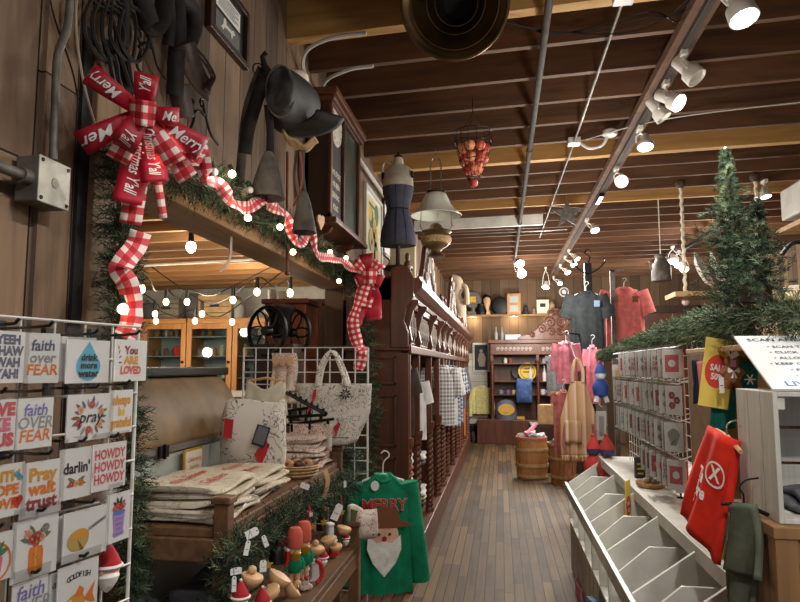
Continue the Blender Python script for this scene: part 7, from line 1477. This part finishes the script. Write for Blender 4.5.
for s in (-1, 1):
    for cx, cy, r in ((.12, .36, .13), (.3, .22, .11), (.1, .16, .1), (.5, .1, .07), (.07, .55, .08)): m.tube([(s*(cx+r*(1-q/20)*math.cos(q*.62)), cy+r*(1-q/20)*math.sin(q*.62), .01) for q in range(18)], .018, 5)
m.build('leaf_carving', cr, smooth=True)
def hp(px, py, Y=HY+.2): return aY(px, py, Y)
def goods(px, z, shape, c, name, label, cat, s=1.0, grp=None, Y=HY+.15):
    x = aY(px, 400, Y).x; m = MB(flat(c))
    if shape == 'jar': m.lathe([(.035*s, 0), (.04*s, .03*s), (.038*s, .09*s), (.02*s, .105*s), (.024*s, .12*s)], (x, Y, z), 12)
    elif shape == 'bottle': m.lathe([(.03*s, 0), (.032*s, .12*s), (.012*s, .17*s), (.012*s, .24*s), (.016*s, .25*s)], (x, Y, z), 12)
    elif shape == 'plate': m.M = frame((x, Y+.02, z+.19*s), (1, 0, 0), (0, .15, 1)); m.lathe([(.001, .01), (.13*s, .01), (.19*s, .02), (.195*s, .012), (.13*s, 0), (.001, 0)], n=30); m.use(flat((60, 54, 40))); m.ring2((0, 0), .14*s, .15*s, .022, 30); m.bx(-.09*s, .09*s, -.02*s, .005*s, .011, .013); m.bx(-.06*s, .06*s, .05*s, .07*s, .011, .013)
    elif shape == 'box': m.bx(x-.05*s, x+.05*s, Y-.04*s, Y+.04*s, z, z+.1*s)
    elif shape == 'mug': m.lathe([(.04*s, 0), (.045*s, .02*s), (.042*s, .1*s), (.036*s, .1*s), (.036*s, .02*s), (.001, .015*s)], (x, Y, z), 14); m.tube([(x+.04*s, Y, z+.08*s), (x+.075*s, Y, z+.06*s), (x+.04*s, Y, z+.025*s)], .007*s, 5)
    elif shape == 'dome': m.lathe([(.1*s, 0), (.105*s, .06*s), (.09*s, .13*s), (.05*s, .17*s), (.001, .18*s)], (x, Y, z), 18); m.use(flat((190, 150, 60))); m.M = frame((x, Y-.1*s, z+.09*s), (1, 0, 0), (0, .1, 1)); m.disc((0, 0), .075*s, 0, 18, .7)
    return m.one(name, label, cat, grp, smooth=True)
goods(528, 1.31, 'plate', (206, 172, 66), 'gold_plate', 'round gold plate with dark face standing in the left of the hutch', 'plate', 1.0)
m = MB('black_iron'); x = hp(519, 390).x; m.M = frame((x, HY+.3, 1.50), (1, 0, 0), (0, .1, 1)); m.lathe([(.001, 0), (.15, .01), (.16, .0)], n=24); m.one('black_plate', 'black round plate leaning behind the gold plate in the hutch', 'plate')
for i, px in enumerate((506, 511, 538, 545)): goods(px, 1.682, 'jar', ((200, 190, 176), (130, 60, 50), (220, 216, 210), (160, 150, 140))[i], 'small_jar', 'small jar on the top shelf of the far hutch', 'jar', 1.0, 'jars on the hutch top shelf')
for i, px in enumerate((501, 508, 514, 521)): goods(px, 1.022, 'mug', ((120, 130, 160), (110, 90, 140), (210, 190, 120), (200, 200, 196))[i], 'small_mug', 'small mug on the lower shelf of the far hutch', 'mug', .9, 'mugs on the hutch lower shelf')
for i, px in enumerate((531, 539, 545)): goods(px, 1.302, 'bottle', ((206, 200, 196), (196, 90, 90), (210, 206, 200))[i], 'small_bottle', 'small bottle in the right bay of the far hutch', 'bottle', 1.3, 'bottles in the hutch right bay')
for i, px in enumerate((538, 543)): goods(px, 1.022, 'mug', ((180, 60, 60), (200, 196, 190))[i], 'small_mug', ('red' if i == 0 else 'white')+' mug in the right bay of the far hutch', 'mug', 1.1)
goods(506, .502, 'dome', (96, 100, 116), 'grey_hat', 'grey cap with yellow badge standing at the bottom left of the hutch', 'cap', 2.3)
m = MB('gold'); x = hp(519, 428).x; m.bx(x-.12, x+.12, HY+.08, HY+.2, .502, .56); m.one('yellow_box', 'flat yellow box lying right of the grey cap in the hutch', 'box')
x = hp(524, 410).x; pillow((x, HY-.12, .85), .34, .5, .14, 'blue_cloth', 'blue_bag', 'blue grey printed bag hanging at the middle of the hutch', 'bag')
x = hp(556, 385, 12.4).x; garment('grey_apron', 'slate grey garment hanging at the right of the hutch', 'garment', (x, 12.4, 2.1-.25), .3, 'grey_cloth', .34, .78, .06, .1, .06, 1.3, 9)
m = MB('oak'); x = hp(481, 400).x
garment('yellow_sweater', 'pale yellow sweater hanging on the white boards left of the hutch', 'sweater', (aY(481, 386, 14.45).x, 14.45, aY(481, 386, 14.45).z), 0, 'yellow_knit', .38, .60, .06, .6, .09, 1.38, 5, longs=True)
a = aY(472.5, 343, YB-.03); b = aY(490, 372, YB-.03); t = thing('framed_portrait', 'dark portrait print in a pale frame above the yellow sweater', 'picture', ((a.x+b.x)/2, YB-.05, b.z)); o = t.location.copy(); m = MB('white_paint', o); m.bx(a.x, b.x, YB-.06, YB-.031, b.z, a.z); m.build('frame', t, bevel=.006); m = MB(flat((44, 46, 48)), o); w_ = .045; m.bx(a.x+w_, b.x-w_, YB-.066, YB-.06, b.z+w_, a.z-w_); m.use(flat((150, 140, 126))); m.M = frame(((a.x+b.x)/2+.02, YB-.067, (a.z+b.z)/2), (1, 0, 0), (0, 0, 1)); m.disc((-.02, .14), .035, 0, 12, 1.2); m.poly([(-.06, .09), (.03, .1), (.08, .0), (.06, -.2), (-.06, -.2), (-.1, -.05)], 0); m.build('picture_face', t)
m = MB('black_gap'); m.bx(-1.0, -.35, YB-.3, YB-.05, 0, .34); m.one('dark_void', 'near-black block filling the dark void under the white boards left of the hutch', 'box')  # solid near-black block painted in for the shaded void below the boards
m = MB('steel'); p = aY(475, 437, 14.2); m.cyl((p.x, 14.2, 0), (p.x-.05, 14.3, .2), .06, .04, 10); m.one('metal_scoop', 'small grey metal piece on the floor left of the hutch base', 'object')
# shelf along the back wall with antiques
SZ = 2.74; m = MB('plain_pine'); m.use('header_wood'); m.bx(-1.1, 1.9, YB-.32, YB-.002, SZ-.04, SZ); m.one('wall_shelf', 'long wooden shelf of antiques high on the back wall', 'shelf', bevel=.004)
SYY = YB-.18
for x in (-.6, .3, 1.2): point_light((x, YB-.16, SZ-.1), 2.2, (1, .86, .6), .03)
def sh(px): return aY(px, 316, SYY).x
x = sh(473); t = thing('dial_scale', 'grey round-faced scale with a yellow label at the left of the back shelf', 'scale', (x, SYY, SZ)); m = MB('galvanized'); m.box((0, 0, .04), (.24, .16, .08)); m.cyl((0, 0, .08), (0, 0, .16), .06, n=12); m.build('scale_base', t, smooth=True); m = MB('galvanized'); m.M = frame((0, 0, .34), (1, 0, 0), (0, 0, 1)); m.lathe([(.001, .05), (.18, .05), (.2, .03), (.2, -.04), (.001, -.05)], n=10); m.use('gold').bx(-.07, .07, -.06, .07, .05, .054); m.build('dial', t)
x = sh(487); t = thing('mannequin_head', 'pale mannequin head with dark hair on the back shelf', 'head', (x, SYY, SZ)); m = MB('natural_wood'); loft(m, [(0, .09, .07, 0, 0), (.06, .07, .06, 0, 0), (.12, .045, .045, 0, 0), (.17, .05, .055, 0, 0), (.23, .075, .085, 0, -.01), (.3, .085, .1, 0, -.01), (.36, .08, .095, 0, 0), (.41, .05, .06, 0, .01), (.43, .01, .01, 0, .01)], 18); m.ball((0, -.105, .28), .02, 6); m.build('head_and_neck', t, smooth=True); m = MB('black_leather'); loft(m, [(.1, .1, .06, 0, .05), (.2, .11, .08, 0, .05), (.32, .105, .09, 0, .03), (.4, .09, .09, 0, .02), (.455, .03, .03, 0, .02)], 18); m.build('hair', t, smooth=True)
m = MB('black_iron'); x = sh(481); m.lathe([(.13, 0), (.14, .08), (.09, .2), (.1, .24), (.04, .26)], (x, SYY, SZ), 16); m.one('black_kettle', 'dark squat kettle between the scale and the mannequin head', 'kettle', smooth=True)
x = sh(501); m = MB('black_iron'); m.M = frame((x, SYY, SZ+.2), (1, 0, 0), (0, 0, 1)); m.lathe([(.15, .06), (.19, .05), (.2, -.05), (.001, -.07)], n=26); m.use('paper_cream'); m.lathe([(.001, .05), (.14, .05), (.15, .04)], n=26); m.M = Matrix(); m.use('black_iron').box((x, SYY, SZ+.015), (.3, .12, .03)); m.one('mantel_clock', 'black mantel clock with pale face beside the wooden box on the back shelf', 'clock', smooth=True)
x = sh(514); t = thing('glass_door_box', 'small oak box with two glazed panes on the back shelf', 'box', (x, SYY, SZ)); m = MB('oak'); m.bx(-.15, .15, -.1, .1, 0, .46); m.build('box_body', t, bevel=.01); m = MB(flat((170, 176, 170))); m.bx(-.09, .09, -.104, -.1, .06, .2); m.bx(-.09, .09, -.104, -.1, .26, .4); m.build('pane', t)
for i, (px, h, c, nm, lb) in enumerate(((526, .2, (50, 46, 46), 'telephone', 'small black telephone-like box on the back shelf'), (534, .14, (150, 120, 90), 'small_figurine', 'tan little figurine on the back shelf beside the white sign'), (552, .28, (160, 130, 100), 'wooden_figure', 'carved wooden figure above the hutch crest on the back shelf'))):
    m = MB(flat(c)); x = sh(px); m.lathe([(.1*h*4, 0), (.09*h*4, h*.3), (.05*h*4, h*.5), (.065*h*4, h*.75), (.02*h*4, h)], (x, SYY, SZ), 14); m.one(nm, lb, 'ornament', smooth=True)
x = sh(543); m = MB('paper_cream'); m.box((x, SYY, SZ+.16), (.26, .03, .32)); m.use('black_ink').box((x, SYY-.017, SZ+.2), (.12, .004, .08)); m.one('white_plaque', 'white plaque with dark mark standing on the back shelf', 'plaque', bevel=.02)
for i, (px, r) in enumerate(((562, .16),)):
    m = MB('white_ink'); p = aY(564, 292, YB-.02); m.M = frame((p.x, YB-.012, p.z), (1, 0, 0), (0, 0, 1)); m.lathe([(.001, .02), (.1, .02), (.11, 0)], n=24); m.use('black_ink'); m.ring2((0, 0), .05, .08, .0205); m.one('round_plaque', 'small round white plaque with dark ring on the back wall', 'plaque')
for i, px in enumerate((497, 503, 509, 514, 519)): goods(px, 2.185, 'box' if i > 1 else 'bottle', ((150, 150, 146), (130, 140, 140), (196, 200, 204), (180, 186, 192), (206, 206, 204))[i], 'small_box' if i > 1 else 'glass_bottle', ('first', 'second', 'third', 'fourth', 'fifth')[i]+' from the left of the small goods on the hutch top', 'box' if i > 1 else 'bottle', 1.1, 'goods on the hutch top')
# driftwood-like figure at the far end of the mahogany cabinet top
p = aY(457, 300, 11.6); m = MB(flat((150, 134, 112))); m.tube(spline([(p.x, 11.6, 2.24), (p.x+.05, 11.6, 2.6), (p.x-.03, 11.58, 2.9), (p.x+.02, 11.55, 3.1), (p.x-.1, 11.5, 3.2)], 5), [.11, .1, .1, .09, .1, .12, .13, .12, .11, .1, .11, .12, .12, .13, .12, .1, .1, .09, .08, .07, .06], 10); m.tube(spline([(p.x, 11.55, 3.05), (p.x+.16, 11.5, 3.0), (p.x+.18, 11.5, 2.7)], 5), .05, 8); m.one('driftwood_figure', 'gnarled pale driftwood standing on the far end of the mahogany cabinet', 'driftwood', smooth=True)
# ---------------------------------------------------------------- hanging shelf and right background
r1 = V((1.87, 6.84, 3.5)); bz = 2.33
t = thing('swing_shelf', 'pale board shelf hanging on two thick ropes left of the small trees', 'hanging shelf', (2.05, 6.8, bz)); o = t.location.copy()
m = MB('plain_pine', o); m.bx(1.68, 2.6, 6.6, 7.0, bz-.05, bz); m.build('board', t, bevel=.004)
for x, y in ((1.84, 6.84), (2.50, 6.70)):
    m = MB('cream_fabric', o); m.tube([(x+.006*math.sin(k*1.5), y+.006*math.cos(k*1.5), bz-.1+(3.46-bz+.1)*k/60) for k in range(61)], .017, 6); m.ball((x, y, bz-.08), .04, 7); rp = m.build('rope', t, smooth=True)
    m = MB('twig', o); m.ball((x, y, 3.46), .05, 7); m.build('knot', rp, smooth=True)
for i, (x, rz_) in enumerate(((1.98, -.5), (2.12, -.3))):
    m = MB('white_paint'); m.M = TR(x, 6.82, bz+.215) @ RZ(rz_) @ RY(1.2); m.lathe([(.001, 0), (.12, .0), (.2, .04), (.205, .045), (.2, .048), (.12, .012), (.001, .012)], n=30); m.one('enamel_plate', ('left' if i == 0 else 'right')+' of two white enamel plates standing on the swing shelf', 'plate', smooth=True)
p = aY(661, 268, 7.6); t = thing('milk_can', 'galvanized milk can hanging on a cord near the coral tee', 'can', (p.x, 7.6, 3.49)); zz = p.z-3.49; m = MB('galvanized'); m.lathe([(.1, -.15), (.105, -.14), (.105, .03), (.06, .09), (.055, .12), (.07, .14), (.05, .155)], (0, 0, zz), 22); m.build('can_body', t, smooth=True, ang=50); m = MB('galvanized')
for s in (-1, 1): m.tube(spline([(s*.07, 0, zz+.06), (s*.12, 0, zz+.08), (s*.11, 0, zz+.0), (s*.1, 0, zz-.02)], 4), .008, 5)
m.build('can_handle', t, smooth=True); m = MB('cream_fabric'); m.cyl((0, 0, zz+.15), (0, 0, 0), .006, n=5); m.build('cord', t)
t = thing('shelf_unit', 'wooden display shelf with folded sweatshirt and dishes behind the trees at the right edge', 'shelf unit', (1.9, 3.7, 0)); o = t.location.copy()
for x in (1.36, 2.4): m = MB('plain_pine', o); m.bx(x, x+.03, 3.55, 3.95, 0, 1.99); m.build('side_panel', t)
for z in (.5, 1.0, 1.4, 1.71, 1.955): m = MB('plain_pine', o); m.bx(1.39, 2.4, 3.5, 3.95, z-.02, z); m.build('shelf', t)
m = MB('navy_cloth'); slab(.5, .3, .11, 4, m); o_ = m.build('folded_sweatshirt', loc=(1.68, 3.68, 1.80), smooth=True, ang=80); tag(o_, 'navy folded sweatshirt on the wooden shelf at the right edge', 'folded clothes'); o_.location.z = 1.712+.09
m = MB('white_ink'); m.box((1.60, 3.515, 1.862), (.04, .003, .035)); m.one('care_label', 'small white label on the front of the navy sweatshirt', 'label')
for i, (x, mt) in enumerate(((1.50, 'paper_cream'), (1.64, 'tan_cloth'))):
    m = MB(mt); m.lathe([(.045, 0), (.05, .02), (.048, .06), (.02, .085)], (x, 3.62, 1.712), 14); m.use('black_ink')
    for q in range(14): m.ball((x+.049*math.cos(q*.9-3), 3.62+.049*math.sin(q*.9-3), 1.725+.012*(q % 4)), .007, 4)
    m.one('spotted_slipper', ('cream' if i == 0 else 'tan')+' black-spotted slipper under the navy sweatshirt', 'slipper', smooth=True)
for i, x in enumerate((1.52, 1.66)):
    m = MB('white_paint'); m.lathe([(.03, 0), (.055, .03), (.062, .06), (.056, .06), (.03, .012), (.001, .01)], (x, 3.62, 1.957), 18); m.one('white_bowl', ('left' if i == 0 else 'right')+' of two white bowls on the top board at the right edge', 'bowl', smooth=True)
p = aY(790, 275, 3.9); m = MB('black_iron'); m.tube(spline([(1.75, 3.8, 1.957), (1.75, 3.8, 2.1), (1.7, 3.78, 2.24), (1.58, 3.75, 2.27), (1.5, 3.72, 2.2)], 6), .012, 7); m.lathe([(.07, 0), (.07, .02), (.02, .03)], (1.75, 3.8, 1.957), 16); m.one('desk_lamp', 'black curved-neck lamp on the top board at the right edge', 'lamp', smooth=True)
m = MB('mahogany'); m.M = frame((2.0, 6.2, 0), (1, 0, 0), (0, 0, 1)); m.bx(-.7, .7, 0, 1.6, -.2, 0); m.prism([(-.5, 1.6), (.5, 1.6), (.46, 1.78), (.34, 1.92), (.18, 2.0), (0, 2.03), (-.18, 2.0), (-.34, 1.92), (-.46, 1.78)], -.06, -.02); m.one('arched_dresser', 'brown dresser with an arched back under the swing shelf', 'dresser', bevel=.008)
# ---------------------------------------------------------------- light level
vs.exposure = 1.65
